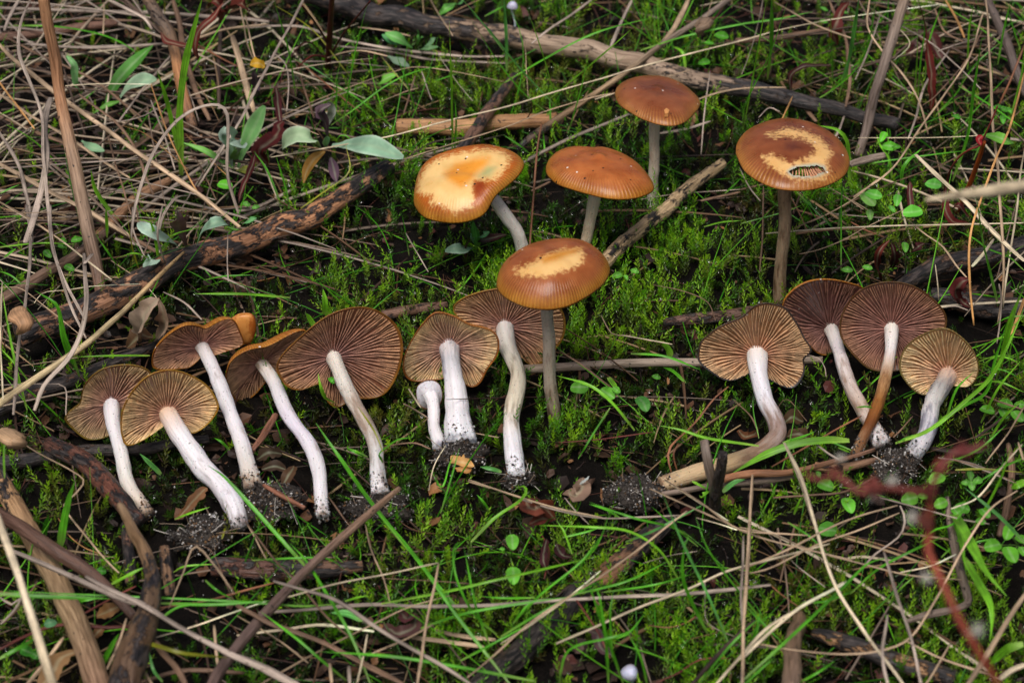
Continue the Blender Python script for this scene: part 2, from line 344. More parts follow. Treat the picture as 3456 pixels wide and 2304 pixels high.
def build_cap(root, cap, cols, rimcol, scol=(196, 142, 56), patch=None, pcol=(238, 196, 120), pextra=None, gills=None, ngill=31, hole=None, holecol=(168, 176, 160), umbo=0.0, dents=None, seed=0, fleshcol=None, gill_group=False):
    th = cap.th; nt = cap.nt
    rt = np.concatenate([np.linspace(0.0, .8, 22 if nt < 200 else 70), np.linspace(.8, .985, 12)[1:], [.995, 1.0]])
    ru = np.linspace(.985, .1, 16 if nt < 200 else 60)
    TH, RH = np.meshgrid(th, rt); Z = cap.ztop(RH)
    lx = RH*np.cos(TH); ly = RH*np.sin(TH)
    Z = Z+umbo*np.exp(-(RH/.13)**2)+cap.H*.10*fbm(np.stack([lx*2.2, ly*2.2, np.full_like(lx, seed*3.1)], -1), seed, 2)*(1-RH)
    for (dx, dy, dr, dz) in (dents or []): Z = Z+dz*np.exp(-((lx-dx)**2+(ly-dy)**2)/dr**2)
    V1 = cap.at(TH, RH, Z).reshape(-1, 3)
    THu, RHu = np.meshgrid(th, ru); V2 = cap.at(THu, RHu, cap.zflesh(RHu)).reshape(-1, 3)
    V = np.concatenate([V1, V2]); n = len(rt)+len(ru)
    rho = np.concatenate([RH.ravel(), RHu.ravel()]); under = np.arange(len(V)) >= len(V1)
    dirv = np.concatenate([np.stack([np.cos(TH), np.sin(TH), 0*TH], -1).reshape(-1, 3), np.stack([np.cos(THu), np.sin(THu), 0*THu], -1).reshape(-1, 3)])
    c0, c1, rc = [c(*x)*np.array([.80, .74, .80]) for x in (cols[0], cols[1], rimcol)]
    k = sstep(.1, .85, rho)[:, None]; cl = c0*(1-k)+c1*k
    k = sstep(.86, .985, rho)[:, None]; cl = cl*(1-k)+rc*k
    fc = c(*fleshcol) if fleshcol is not None else (c(*gills[1])*.8+c(164, 104, 88)*.25 if gills is not None else c(150, 110, 75)); cl = np.where(under[:, None], np.where((rho > .94)[:, None], rc, fc), cl)
    pc = np.repeat(c(*pcol)[None], len(V), 0); sd = np.full(len(V), -50.0); px, _ = proj(V)
    if patch is not None: sd = poly_sd(px, patch)*KP*DIST*1000
    for (poly, colr, wid) in (pextra or []):
        d = poly_sd(px, poly)*KP*DIST*1000; kk = sstep(-wid, wid, d)[:, None]; pc = pc*(1-kk)+c(*colr)*kk; cl = np.where(under[:, None], cl, cl*(1-kk)+c(*colr)*kk)
    q = grid_quads(n, nt)[:, ::-1]
    if hole is not None:
        hd = poly_sd(px, hole)*KP*DIST*1000
        kk = (sstep(-1.6, .1, hd))[:, None]; pc = pc*(1-kk)+c(*holecol)*kk; sd = np.maximum(sd, hd+1.3)
        jag = .55*fbm(V*620, 9, 2)
        rm = hd+jag > 0
        q = q[~rm[q].any(1)]
    sd = np.where(under, -50, sd)
    o = mk('cap', V, [q], M_cap, root, dict(col=cl, pcol=pc, scol=c(*scol), patch=sd, rho=np.where(under, 0, rho), s_dir=dirv))
    PROT.append(V1)
    if gills is None: return o
    # ---- gills: blades between the flesh and the gill face
    gi, gm, go = [np.clip((c(*x)*.62+c(*x).mean()*.18+c(164, 104, 88)*.20)*1.62, 0, 1) for x in gills]; r = np.random.default_rng(100+seed)
    specs = []
    for i in range(ngill):
        t0 = 2*np.pi*i/ngill+r.normal(0, .006)
        specs.append((t0, .10)); specs.append((t0+np.pi/ngill+r.normal(0, .005), r.uniform(.2, .36)))
        specs.append((t0+np.pi/ngill*.5+r.normal(0, .005), r.uniform(.5, .72)))
        if r.random() < .85: specs.append((t0+np.pi/ngill*1.5+r.normal(0, .005), r.uniform(.52, .78)))
    allV, allq, allc, off = [], [], [], 0
    for (t0, r0) in specs:
        ns = 8; rr = np.linspace(r0, .958, ns)
        wv = .07*vn(np.stack([rr*3.2, np.full(ns, np.cos(t0)*2.5), np.full(ns, np.sin(t0)*2.5)], -1), seed)+.012*np.sin(rr*9+t0*7)+r.normal(0, .006)*rr
        tt = t0+wv*(rr-.05)
        zf = cap.zflesh(rr)+.0002; ze = cap.zedge(rr)+r.normal(0, .00012)
        grow = np.clip((rr-r0)/.14, 0, 1) if r0 > .15 else np.ones(ns)
        ze = np.minimum(zf-.00015, zf+(ze-zf)*(.25+.75*grow))
        Rl = np.interp(np.mod(tt+np.pi, 2*np.pi)-np.pi, th, cap.R); loc = rr*Rl
        we = np.minimum(.00013, .08*loc)/np.maximum(loc, 1e-4); wt = np.minimum(.00018, .11*loc)/np.maximum(loc, 1e-4)
        Vg = np.stack([cap.at(tt-we, rr, ze), cap.at(tt+we, rr, ze), cap.at(tt+wt, rr, zf), cap.at(tt-wt, rr, zf)], 1).reshape(-1, 3)
        k1 = sstep(.1, .5, rr)[:, None]; k2 = sstep(.5, .97, rr)[:, None]
        cc = (gi*(1-k1)+gm*k1)*(1-k2)+go*k2; cc = cc*r.uniform(.92, 1.08)
        ce = np.clip(cc*1.14+.03, 0, 1); cf = cc*.97
        cg = np.stack([ce, ce, cf, cf], 1).reshape(-1, 3)
        qq = grid_quads(ns, 4)
        if gill_group: allV.append(Vg); allq.append(qq+off); allc.append(cg); off += len(Vg)
        else: mk('gill', Vg, [qq], M_gill, o, dict(col=cg))
    if gill_group: tag(mk('gills', np.concatenate(allV), [np.concatenate(allq)], M_gill, root, dict(col=np.concatenate(allc))), kind='stuff')
    return o
def build_stem(root, P, R, colors, stains, scol=(150, 120, 90), seed=0, name='stem', zmin=-1.0):
    """P,R control points; colors / stains lists spread over the length"""
    Q = spline(np.concatenate([P, R[:, None]], 1), 56); P2, R2 = Q[:, :3], Q[:, 3]
    t = np.linspace(0, 1, 56); R2 = R2*(1+.03*np.sin(t*19+seed)+.02*np.sin(t*41+seed*2))
    bend = .0005*np.stack([np.sin(t*8+seed), np.sin(t*6.3+2*seed), np.cos(t*7+seed)], -1)*np.sin(t*np.pi)[:, None]
    V, F, sc, s = tube(P2+bend, R2, 20, .05, seed, ridges=.05)
    tv = np.concatenate([np.repeat(t, 20), [0, 1]])
    xs = np.linspace(0, 1, len(colors)); cc = np.array([c(*x) for x in colors])
    cl = np.stack([np.interp(tv, xs, cc[:, i]) for i in range(3)], -1)
    st = np.interp(tv, np.linspace(0, 1, len(stains)), stains)+.02+.16*sstep(.9, 1, tv)
    o = mk(name, V, F, M_stem, root, dict(col=cl, stain=st, scol=c(*scol), s_co=sc)); PROT.append(V[V[:, 2] > zmin]); return o
WHITE = (232, 228, 231)
def lying(reg, attach, outline, stem, hc, elev, dx, H, gills, rim, label, tops=((170, 100, 40), (165, 100, 40)), w=None, hb=3.0, stemcols=(WHITE,), stains=(0.0,), scol=(150, 125, 105), seed=0, zc=.0028, ngill=34, heights=None, group='mushrooms laid out to show their gills', **kw):
    s = REG[reg][2]; N_ = unit(np.array([dx, -1.0, math.tan(math.radians(elev))])); A = -N_
    att = Ph(nat(reg, [attach])[0], hc/1000)
    cap = Cap(att-A*zc, A, nat(reg, outline), H/1000, None if w is None else np.array(w)/1000); cap.zc = zc
    pts = nat(reg, [p[:2] for p in stem]); L = np.concatenate([[0], np.cumsum(np.linalg.norm(np.diff(np.array(pts), axis=0), axis=1))]); L /= L[-1]
    hs = np.interp(L, np.linspace(0, 1, len(heights)), heights) if heights else hc+(hb-hc)*L**.9
    P = np.array([Ph(p, h/1000) for p, h in zip(pts, hs)]); R = np.array([p[2]/s*KP*DIST/2 for p in stem])
    base = P[-1].copy(); base[2] = max(0, base[2]-R[-1])
    root = empty('mushroom', base); tag(root, label, 'mushroom', group)
    P = np.concatenate([[att+A*(H/1000*.5-zc*.3)], [att+A*.0002], P[1:]]); R = np.concatenate([[R[0]*1.25], [R[0]*1.08], R[1:]])
    build_stem(root, P, R, stemcols, stains, scol, seed)
    build_cap(root, cap, tops, rim, gills=gills, seed=seed, ngill=ngill, **kw)
    rr = np.random.default_rng(500+seed); m = 240; e = unit(P[-1]-P[-2]); tt = rr.random(m)**1.6; dd = unit(rr.normal(size=(m, 3)))
    pos = P[-1]-e*(tt*.006)[:, None]*[1, 1, 1]+dd*(R[-1]*(1.02-.0*tt)+rr.uniform(0, .0005, m)*(1-tt))[:, None]; pos[:, 2] = np.maximum(pos[:, 2], .0002)
    tag(grains('soil_crumbs', pos, rr, .7, root, .00012, .00055), kind='stuff')
    return root, cap
def standing(reg, center, outline, stem, base, A, H, cols, rim, label, lean=0.0, w=None, stemcols=(WHITE,), stains=(0.1,), scol=(120, 85, 60), seed=0, zc=.001, stop=None, **kw):
    s = REG[reg][2]; bp = Ph(nat(*base)[0], 0.0); y0 = bp[1]
    O = Py(nat(reg, [center])[0], y0+lean)
    A = unit(np.array(A, float)); cap = Cap(O, A, nat(reg, outline), H/1000, None if w is None else np.array(w)/1000, **{k: kw.pop(k) for k in ('pexp', 'nt', 'sm') if k in kw}); cap.zc = zc
    root = empty('mushroom', bp-np.array([0, 0, .002])); tag(root, label, 'mushroom', 'mushrooms standing upright in the moss')
    pts = nat(reg, [p[:2] for p in stem]); k = len(pts)
    P = [O+A*(H/1000*.4)]+[Py(p, y0+lean*(1-(i+1)/(k+1))) for i, p in enumerate(pts)]+[bp-np.array([0, 0, .005])]
    R = [stem[0][2]*.55/s*KP*DIST]+[p[2]/s*KP*DIST/2 for p in stem]+[stem[-1][2]/s*KP*DIST/2*1.1]
    build_stem(root, np.array(P), np.array(R), stemcols, stains, scol, seed, zmin=.009)
    build_cap(root, cap, cols, rim, gills=kw.pop('gills', ((105, 65, 50), (125, 85, 55), (150, 110, 60))), ngill=24, gill_group=True, seed=seed, **kw)
    return root, cap
def soil_clump(reg, ctr, rx, ry, h, label, seed, light=1.0, n=1100):
    rx *= .82; ry *= .82
    s = REG[reg][2]; C = Ph(nat(reg, [ctr])[0], h/1000*.45); a = rx/s*KP*DIST; b = ry/s*KP*DIST*1.25; hh = h/1000*.6
    u = np.linspace(0, np.pi, 15); v = np.linspace(0, 2*np.pi, 26, endpoint=False); U, Vv = np.meshgrid(u, v, indexing='ij')
    d = np.stack([np.sin(U)*np.cos(Vv), np.sin(U)*np.sin(Vv), np.cos(U)], -1)
    k = 1+.46*fbm(d*2.6, seed, 3)+.16*vn(d*9, seed+4); P = C+d*k[..., None]*np.array([a, b, hh]); V = P.reshape(-1, 3)
    root = empty('soil_clump', (C[0], C[1], max(0, V[:, 2].min()))); tag(root, label, 'soil', 'clumps of sandy soil clinging to the stem bases')
    mk('clod', V, [grid_quads(15, 26)], M_clump, root)
    r = np.random.default_rng(seed); dd = unit(r.normal(size=(n, 3))+np.array([0, -.35, .5])); kk = 1+.46*fbm(dd*2.6, seed, 3)+.16*vn(dd*9, seed+4)
    pos = C+dd*(kk*r.uniform(.97, 1.06, n))[:, None]*np.array([a, b, hh])
    tag(grains('sand_grains', pos, r, light, root), kind='stuff')
    m = 46; q0 = C+unit(r.normal(size=(m, 3)))*np.array([a, b, hh]); q1 = q0+unit(r.normal(size=(m, 3))+np.array([0, 0, -.1]))*r.uniform(.002, .006, (m, 1)); Vt = []; Ft = []
    for i in range(m):
        Q = spline(np.array([q0[i]+(C-q0[i])*.2, q0[i], q1[i]+r.normal(0, .001, 3)]), 6); v_, f_, _, _ = tube(Q, np.full(6, r.uniform(.00006, .00016)), 3); o_ = sum(len(x) for x in Vt); Vt.append(v_); Ft += [f_[0]+o_]
    Vt = np.concatenate(Vt); tag(mk('root_threads', Vt, [np.concatenate(Ft)], M_litter, root, dict(col=np.repeat(np.array([c(150, 130, 110), c(84, 58, 42), c(206, 198, 188)])[r.integers(0, 3, m)], 20, 0))), kind='stuff')
OCT = np.array([[1, 0, 0], [-1, 0, 0], [0, 1, 0], [0, -1, 0], [0, 0, 1], [0, 0, -1]], float)
OCF = np.array([[0, 2, 4], [2, 1, 4], [1, 3, 4], [3, 0, 4], [2, 0, 5], [1, 2, 5], [3, 1, 5], [0, 3, 5]])
def grains(name, pos, r, light=1.0, parent=None, smin=.00012, smax=.0005):
    n = len(pos); sz = smin+(smax-smin)*r.random(n)**2.2
    K = OCT[None]*r.uniform(.6, 1.3, (n, 6, 1)); ang = r.uniform(0, 6.3, n); ca, sa = np.cos(ang), np.sin(ang)
    Rm = np.stack([np.stack([ca, -sa, 0*ca], -1), np.stack([sa*.8, ca*.8, .6+0*ca], -1), np.stack([-.6*sa, -.6*ca, .8+0*ca], -1)], 1)
    V = (np.einsum('nij,nkj->nki', Rm, K)*sz[:, None, None]+pos[:, None]).reshape(-1, 3)
    F = (OCF[None]+np.arange(n)[:, None, None]*6).reshape(-1, 3)
    pal = np.array([c(40, 36, 34), c(70, 66, 64), c(110, 104, 100), c(165, 160, 155), c(225, 222, 218), c(120, 90, 60), c(28, 24, 22)])
    ci = r.choice(7, n, p=[.17, .20, .20, .14, .06, .12, .11]); cl = np.repeat(pal[ci]*light, 6, 0)
    return mk(name, V, [F], M_grain, parent, dict(col=cl), smooth=False, origin=None if parent else (0, 0, 0))

# ---------------- the five standing ones
H_S1 = [(330, 330), (420, 270), (620, 222), (800, 197), (920, 215), (1000, 262), (960, 345), (880, 432), (780, 452), (715, 440), (700, 500), (715, 590), (690, 660), (550, 700), (440, 640), (350, 630), (370, 570), (300, 556), (255, 530), (265, 440)]
standing('H', (640, 500), [(225, 640), (235, 520), (265, 400), (330, 320), (450, 262), (620, 212), (800, 185), (930, 205), (1040, 245), (1095, 290), (1103, 340), (1050, 420), (960, 500), (880, 565), (835, 640), (790, 715), (690, 765), (560, 788), (420, 775), (300, 735)],
         [(820, 545, 85), (900, 625, 100), (990, 740, 108), (1050, 840, 108), (1075, 950, 108), (1090, 1040, 112)], ('H', [(1100, 1130)]),
         (-.16, -.14, 1), 7.5, ((208, 118, 28), (200, 108, 24)), (196, 136, 40), 'wavy orange cap with a large ragged cream patch on a curved stem',
         w=[0, 0, 0, 0, 0, 0, 0, 0, 0, 1, 2, 3.4, 4.2, 4.2, 2.8, 1.4, .3, 0, 0, 0], dents=[(.25, -.05, .4, -.0014), (-.1, .25, .25, -.0012), (-.25, -.25, .35, .0008)], pexp=3.0,
         patch=nat('H', H_S1), pextra=[(nat('H', [(470, 390), (560, 310), (700, 275), (830, 258), (800, 330), (720, 390), (690, 440), (600, 500), (500, 440)]), (226, 150, 50), 1.6),
                                       (nat('H', [(700, 470), (760, 450), (800, 480), (790, 560), (730, 600), (705, 540)]), (150, 62, 14), 1.2),
                                       (nat('H', [(750, 410), (810, 340), (880, 340), (830, 405)]), (176, 176, 116), 1.4)],
         pcol=(230, 190, 122), stemcols=((234, 228, 220), (230, 222, 214), (216, 206, 194)), stains=(.0, .04, .1), seed=1)
standing('H', (1690, 410), [(1278, 400), (1278, 330), (1320, 265), (1400, 225), (1500, 218), (1620, 235), (1700, 225), (1800, 250), (1920, 290), (2030, 360), (2110, 450), (2136, 510), (2110, 545), (2010, 585), (1880, 600), (1750, 590), (1620, 560), (1480, 520), (1360, 475)],
         [(1670, 575, 100), (1645, 720, 96), (1605, 860, 88), (1580, 970, 88)], ('H', [(1568, 1060)]),
         (.06, .12, 1), 7.0, ((184, 106, 46), (192, 114, 50)), (206, 138, 44), 'plain orange brown cap with a low bump and finely lined edge',
         umbo=.0012, dents=[(-.35, .3, .3, -.0008)], stemcols=((226, 214, 196), (222, 206, 182), (200, 170, 134)), stains=(.06, .1, .2), scol=(135, 95, 60), seed=2)
_, CAP3 = standing('C', (1210, 680), [(930, 625), (950, 575), (1030, 535), (1130, 518), (1240, 522), (1340, 550), (1430, 605), (1492, 670), (1490, 710), (1450, 760), (1390, 815), (1300, 838), (1200, 822), (1110, 790), (1030, 745), (955, 690)],
         [(1200, 845, 76), (1188, 1000, 72), (1180, 1150, 76)], ('C', [(1190, 1300)]),
         (.05, .10, 1), 5.0, ((138, 80, 42), (160, 96, 52)), (186, 126, 62), 'flat brown cap with a tiny central knob below the weathered log',
         umbo=.0009, pextra=[(nat('C', [(1198, 604), (1236, 600), (1244, 622), (1210, 632)]), (105, 58, 34), 1.0)], stemcols=((222, 208, 188), (216, 198, 176), (218, 206, 192)), stains=(.1, .14, .1), seed=3)
S4H = [(322, 1138), (352, 1116), (425, 1104), (500, 1098), (545, 1110), (552, 1132), (510, 1156), (430, 1166), (352, 1160)]
standing('D', (345, 1030), [(-35, 1020), (-25, 950), (30, 880), (130, 830), (270, 800), (410, 815), (530, 855), (640, 925), (705, 1010), (720, 1090), (690, 1160), (610, 1215), (490, 1255), (360, 1265), (230, 1250), (110, 1200), (20, 1130)],
         [(290, 1265, 88), (285, 1420, 84), (275, 1560, 80)], ('G', [(925, 262)]),
         (.05, .02, 1), 6.0, ((136, 76, 38), (156, 90, 44)), (190, 128, 55), 'broad brown cap with a chewed hole and a cream ring patch',
         umbo=-.0004, patch=nat('D', [(180, 890), (300, 850), (420, 868), (530, 918), (605, 1010), (570, 1070), (590, 1130), (560, 1190), (430, 1195), (300, 1160), (240, 1130), (180, 1090), (150, 1040), (205, 1022), (265, 1052), (340, 1082), (440, 1050), (500, 1005), (478, 950), (400, 912), (300, 898), (240, 908)]),
         hole=nat('D', S4H), nt=420, sm=12, zc=.0034, gills=((190, 130, 85), (205, 145, 95), (190, 140, 90)), pcol=(222, 176, 112), pextra=[(nat('D', [(300, 950), (360, 940), (390, 975), (340, 995), (300, 980)]), (95, 48, 30), 1.5)],
         stemcols=((150, 118, 84), (172, 148, 120), (160, 136, 110)), stains=(.25, .16, .2), scol=(85, 58, 38), seed=4)
standing('F', (885, 310), [(587, 330), (610, 258), (690, 195), (800, 150), (930, 130), (1050, 135), (1130, 168), (1180, 220), (1190, 265), (1150, 335), (1060, 402), (960, 450), (860, 466), (740, 452), (650, 412), (602, 372)],
         [(852, 480, 62), (862, 640, 62), (876, 800, 64), (888, 920, 66)], ('F', [(905, 1030)]),
         (-.04, .02, 1), 9.5, ((176, 104, 48), (172, 100, 46)), (200, 138, 48), 'domed orange brown cap with a cream crescent patch, in front of the upturned gills',
         patch=nat('F', [(690, 250), (760, 225), (840, 180), (930, 148), (1040, 138), (1052, 180), (1042, 210), (1000, 240), (900, 270), (850, 292), (800, 285), (740, 290), (700, 272)]), pcol=(226, 182, 116),
         pextra=[(nat('F', [(830, 190), (930, 150), (1040, 135), (1000, 165), (900, 200), (840, 215)]), (196, 130, 45), 1.4)],
         stemcols=((176, 160, 142), (186, 174, 158), (180, 166, 148), (160, 144, 124)), stains=(.14, .1, .16, .2), scol=(95, 72, 52), seed=5)
# ---------------- the row of eleven picked ones
lying('E', (395, 722), [(105, 790), (195, 738), (212, 700), (222, 640), (255, 580), (320, 525), (400, 498), (500, 490), (590, 508), (640, 555), (610, 640), (560, 730), (520, 810), (470, 880), (390, 905), (330, 925), (250, 930), (190, 890), (130, 830)],
      [(395, 722, 84), (412, 880, 76), (458, 1060, 76), (500, 1200, 82), (555, 1290, 82), (610, 1365, 78)], 11, 0, .12, 6.5,
      ((134, 88, 76), (158, 122, 88), (176, 154, 94)), (150, 130, 45), 'picked mushroom with olive edged cap touching the end of the reddish branch', tops=((150, 120, 50), (150, 125, 50)), seed=11, stemcols=(WHITE, WHITE, (232, 228, 222), (214, 196, 176)), stains=(0, 0, .05, .22),
      w=[-1, 1, 1.5, 1, 0, 0, 0, 0, 0, 0, 0, 0, 0, 0, 0, 0, 0, 0, -.5])
lying('E', (725, 778), [(445, 830), (462, 740), (520, 640), (600, 560), (700, 522), (800, 528), (900, 570), (970, 622), (1012, 690), (1030, 735), (1000, 795), (950, 850), (880, 892), (810, 880), (760, 850), (700, 850), (650, 885), (570, 940), (488, 975), (452, 905)],
      [(725, 778, 92), (800, 920, 108), (920, 1080, 112), (1040, 1190, 108), (1110, 1310, 112), (1150, 1440, 92)], 16, 2, .35, 6.5,
      ((140, 88, 62), (178, 142, 92), (204, 176, 104)), (190, 148, 40), 'picked mushroom with a tan gilled cap, yellow rim and thickest bent white stem', tops=((190, 120, 35), (195, 130, 35)), seed=12, stemcols=((222, 180, 140), WHITE, WHITE, (226, 222, 228), WHITE), stains=(0, 0, .05, .12, .1), scol=(120, 105, 100))
lying('E', (925, 385), [(630, 470), (642, 410), (690, 350), (760, 292), (830, 258), (900, 262), (950, 278), (1010, 245), (1070, 214), (1120, 230), (1150, 290), (1180, 370), (1140, 388), (1080, 405), (1030, 425), (980, 440), (920, 445), (890, 480), (850, 508), (780, 515), (700, 520), (650, 520), (632, 500)],
      [(925, 385, 72), (1000, 540, 80), (1078, 700, 84), (1140, 880, 80), (1190, 1080, 94), (1225, 1200, 104)], 11, -14, .3, 7,
      ((112, 70, 64), (156, 110, 80), (178, 134, 82)), (186, 125, 40), 'picked mushroom whose cap edge dips in a saddle, with a curled lobe', tops=((196, 118, 35), (190, 118, 38)), seed=13, stemcols=((215, 205, 200), WHITE, WHITE, WHITE, (205, 195, 180)), stains=(.05, .12, .05, .05, .15),
      w=[0, 0, 0, 0, 0, 1.2, 2.2, 1.2, -.5, -1, -1, -.5, 0, 0, 0, 0, 0, 0, 0, 0, 0, 0, 0], heights=(11, 12, 11, 9, 6))
lying('E', (1275, 482), [(1065, 565), (1085, 490), (1130, 440), (1210, 400), (1300, 385), (1360, 360), (1450, 310), (1530, 282), (1560, 330), (1500, 390), (1420, 470), (1380, 540), (1330, 565), (1285, 610), (1250, 655), (1200, 695), (1150, 712), (1108, 680), (1080, 625)],
      [(1275, 482, 70), (1350, 590, 78), (1440, 770, 78), (1555, 960, 78), (1608, 1130, 80), (1636, 1372, 70)], 9, -18, .4, 6.5,
      ((104, 64, 54), (138, 100, 66), (150, 118, 68)), (192, 128, 40), 'picked mushroom with a small drooping cap tucked against a wider brown one', tops=((196, 122, 36), (190, 118, 38)), seed=14, stemcols=((205, 190, 170), WHITE, (222, 214, 226), WHITE, WHITE), stains=(.22, .05, 0, .1, .05), heights=(9, 9, 8, 6, 4))
lying('E', (1700, 447), [(1355, 500), (1400, 430), (1480, 350), (1560, 280), (1650, 212), (1750, 168), (1850, 150), (1950, 166), (2040, 222), (2090, 290), (2110, 380), (2102, 460), (2080, 540), (2040, 620), (1990, 672), (1910, 690), (1820, 690), (1720, 745), (1660, 700), (1610, 600), (1520, 640), (1430, 622), (1388, 570)],
      [(1700, 447, 82), (1772, 600, 82), (1852, 780, 82), (1930, 950, 80), (1956, 1100, 80), (1972, 1240, 92)], 20, 3, .25, 7,
      ((104, 66, 58), (134, 92, 62), (156, 114, 58)), (150, 105, 35), 'picked mushroom with the widest brown gilled cap, leaning on a smaller drooping cap', seed=15, stemcols=((222, 212, 200), (212, 206, 196), (190, 176, 162), (205, 202, 200), WHITE), stains=(.05, .1, .28, .2, .05), scol=(140, 118, 100), ngill=34, heights=(20, 17, 12, 7, 4))
lying('F', (340, 668), [(90, 755), (110, 680), (160, 590), (220, 512), (265, 477), (310, 482), (380, 506), (450, 545), (530, 562), (590, 592), (605, 650), (590, 712), (540, 780), (505, 850), (455, 878), (410, 850), (370, 800), (300, 830), (240, 835), (185, 842), (130, 840), (98, 800)],
      [(340, 668, 106), (352, 735, 92), (360, 850, 106), (378, 1000, 126), (402, 1170, 158)], 15, -4, .06, 7,
      ((146, 96, 86), (178, 142, 104), (204, 178, 112)), (186, 120, 50), 'picked mushroom with a peaked pale gilled cap and thick white base, beside the button', tops=((176, 104, 45), (185, 115, 45)), seed=16, stemcols=((230, 218, 216), (200, 200, 205), WHITE, WHITE, (234, 234, 238)), stains=(0, .2, 0, .03, .08), scol=(110, 115, 130), heights=(15, 12, 7))
lying('F', (635, 557), [(345, 457), (400, 408), (480, 377), (560, 358), (660, 350), (780, 365), (890, 420), (945, 480), (955, 560), (940, 620), (910, 662), (870, 722), (820, 748), (770, 790), (710, 720), (680, 650), (600, 640), (540, 600), (450, 560), (380, 502)],
      [(635, 557, 90), (650, 660, 90), (694, 790, 80), (690, 880, 82), (670, 1000, 86), (680, 1180, 90), (695, 1335, 96)], 11, -3, .04, 7,
      ((138, 88, 74), (166, 124, 88), (188, 150, 84)), (176, 140, 50), 'picked mushroom with a kinked white stem, its cap behind the domed standing one', seed=17, stemcols=((222, 218, 216), (218, 212, 200), (214, 204, 182), (216, 206, 184), WHITE, (234, 234, 240)), stains=(0, .12, .12, .2, .1, 0), scol=(130, 112, 90), heights=(11, 11, 9, 6, 5))
lying('G', (790, 608), [(430, 650), (442, 590), (452, 530), (500, 490), (560, 442), (650, 402), (720, 370), (762, 322), (830, 297), (900, 306), (960, 326), (1000, 380), (1040, 440), (1072, 510), (1118, 580), (1062, 622), (1072, 665), (1060, 730), (1000, 803), (930, 782), (860, 745), (790, 720), (730, 712), (680, 745), (600, 752), (520, 705), (462, 662)],
      [(790, 608, 112), (800, 730, 96), (832, 880, 96), (888, 980, 92), (905, 1075, 98), (820, 1160, 96), (650, 1232, 100), (450, 1290, 96), (230, 1362, 90)], 13, 3, .03, 6.5,
      ((158, 100, 58), (170, 130, 76), (182, 150, 94)), (58, 66, 66), 'picked mushroom with a ruffled blue black edged cap and hooked stem', tops=((90, 85, 60), (60, 66, 62)), seed=18, stemcols=((230, 224, 214), WHITE, (226, 224, 230), (176, 160, 158), (150, 128, 110), (178, 152, 116), (200, 172, 134), (206, 180, 142)), stains=(0, .0, .05, .3, .25, .15, .12, .12), scol=(120, 92, 72), heights=(13, 12, 8, 5, 5, 5, 5),
      w=[0, .6, 0, -.6, -.8, 0, .8, .4, -.4, 0, 0, .5, 0, -.6, -1, .8, 1.4, .5, -.6, 0, 0, 0, 0, .5, 0, -.6, -.6], ngill=32)
lying('G', (1220, 452), [(930, 302), (980, 242), (1050, 188), (1150, 162), (1250, 166), (1340, 186), (1420, 216), (1430, 310), (1390, 410), (1330, 510), (1260, 570), (1200, 605), (1140, 590), (1070, 520), (1000, 440), (945, 370)],
      [(1220, 452, 74), (1270, 600, 76), (1350, 790, 82), (1430, 960, 86), (1520, 1122, 102)], 8, -10, .35, 7,
      ((100, 62, 56), (134, 90, 78), (156, 106, 72)), (206, 140, 45), 'picked mushroom with a dark gilled cap under a bright orange rim', tops=((205, 130, 40), (200, 132, 45)), seed=19, stemcols=((226, 220, 208), (222, 214, 216), (214, 202, 196), (190, 168, 150), (230, 226, 230)), stains=(0, .08, .2, .22, .1), scol=(140, 112, 92), heights=(8, 8, 6, 4))
lying('G', (1575, 452), [(1270, 430), (1290, 350), (1340, 272), (1420, 208), (1530, 177), (1650, 182), (1750, 222), (1830, 282), (1890, 352), (1902, 415), (1880, 480), (1830, 560), (1770, 630), (1700, 675), (1620, 695), (1530, 702), (1440, 682), (1370, 622), (1310, 552), (1275, 492)],
      [(1575, 452, 78), (1566, 600, 66), (1532, 800, 66), (1470, 960, 66), (1412, 1080, 62), (1368, 1185, 62)], 18, 6, -.05, 6.5,
      ((112, 66, 54), (122, 80, 62), (132, 92, 50)), (105, 80, 40), 'picked mushroom with a round dark purple brown gill disc and brown lower stem', tops=((120, 90, 45), (105, 80, 40)), seed=20, stemcols=((226, 218, 206), (222, 216, 214), (190, 150, 105), (150, 98, 45), (120, 66, 26), (175, 150, 115)), stains=(0, .05, .2, .25, .3, .2), scol=(105, 62, 30), ngill=34, heights=(18, 15, 11, 9, 6))
lying('G', (1905, 722), [(1620, 640), (1642, 580), (1692, 522), (1762, 482), (1830, 454), (1892, 446), (1950, 474), (2020, 534), (2068, 602), (2088, 682), (2068, 750), (2020, 792), (1960, 785), (1900, 792), (1840, 805), (1790, 840), (1720, 822), (1660, 762), (1625, 702)],
      [(1905, 722, 104), (1852, 820, 102), (1800, 950, 96), (1770, 1080, 98), (1690, 1195, 106)], 10, -4, -.25, 6.5,
      ((170, 112, 76), (198, 164, 110), (212, 186, 122)), (140, 130, 70), 'picked mushroom with a small pale gilled cap and grey bruised curved stem', tops=((170, 125, 40), (135, 130, 80)), seed=21, stemcols=((222, 180, 150), (165, 162, 160), (216, 212, 208), (205, 200, 208), WHITE), stains=(.05, .2, .12, .25, .12), scol=(95, 95, 110), ngill=27, heights=(10, 9, 5))
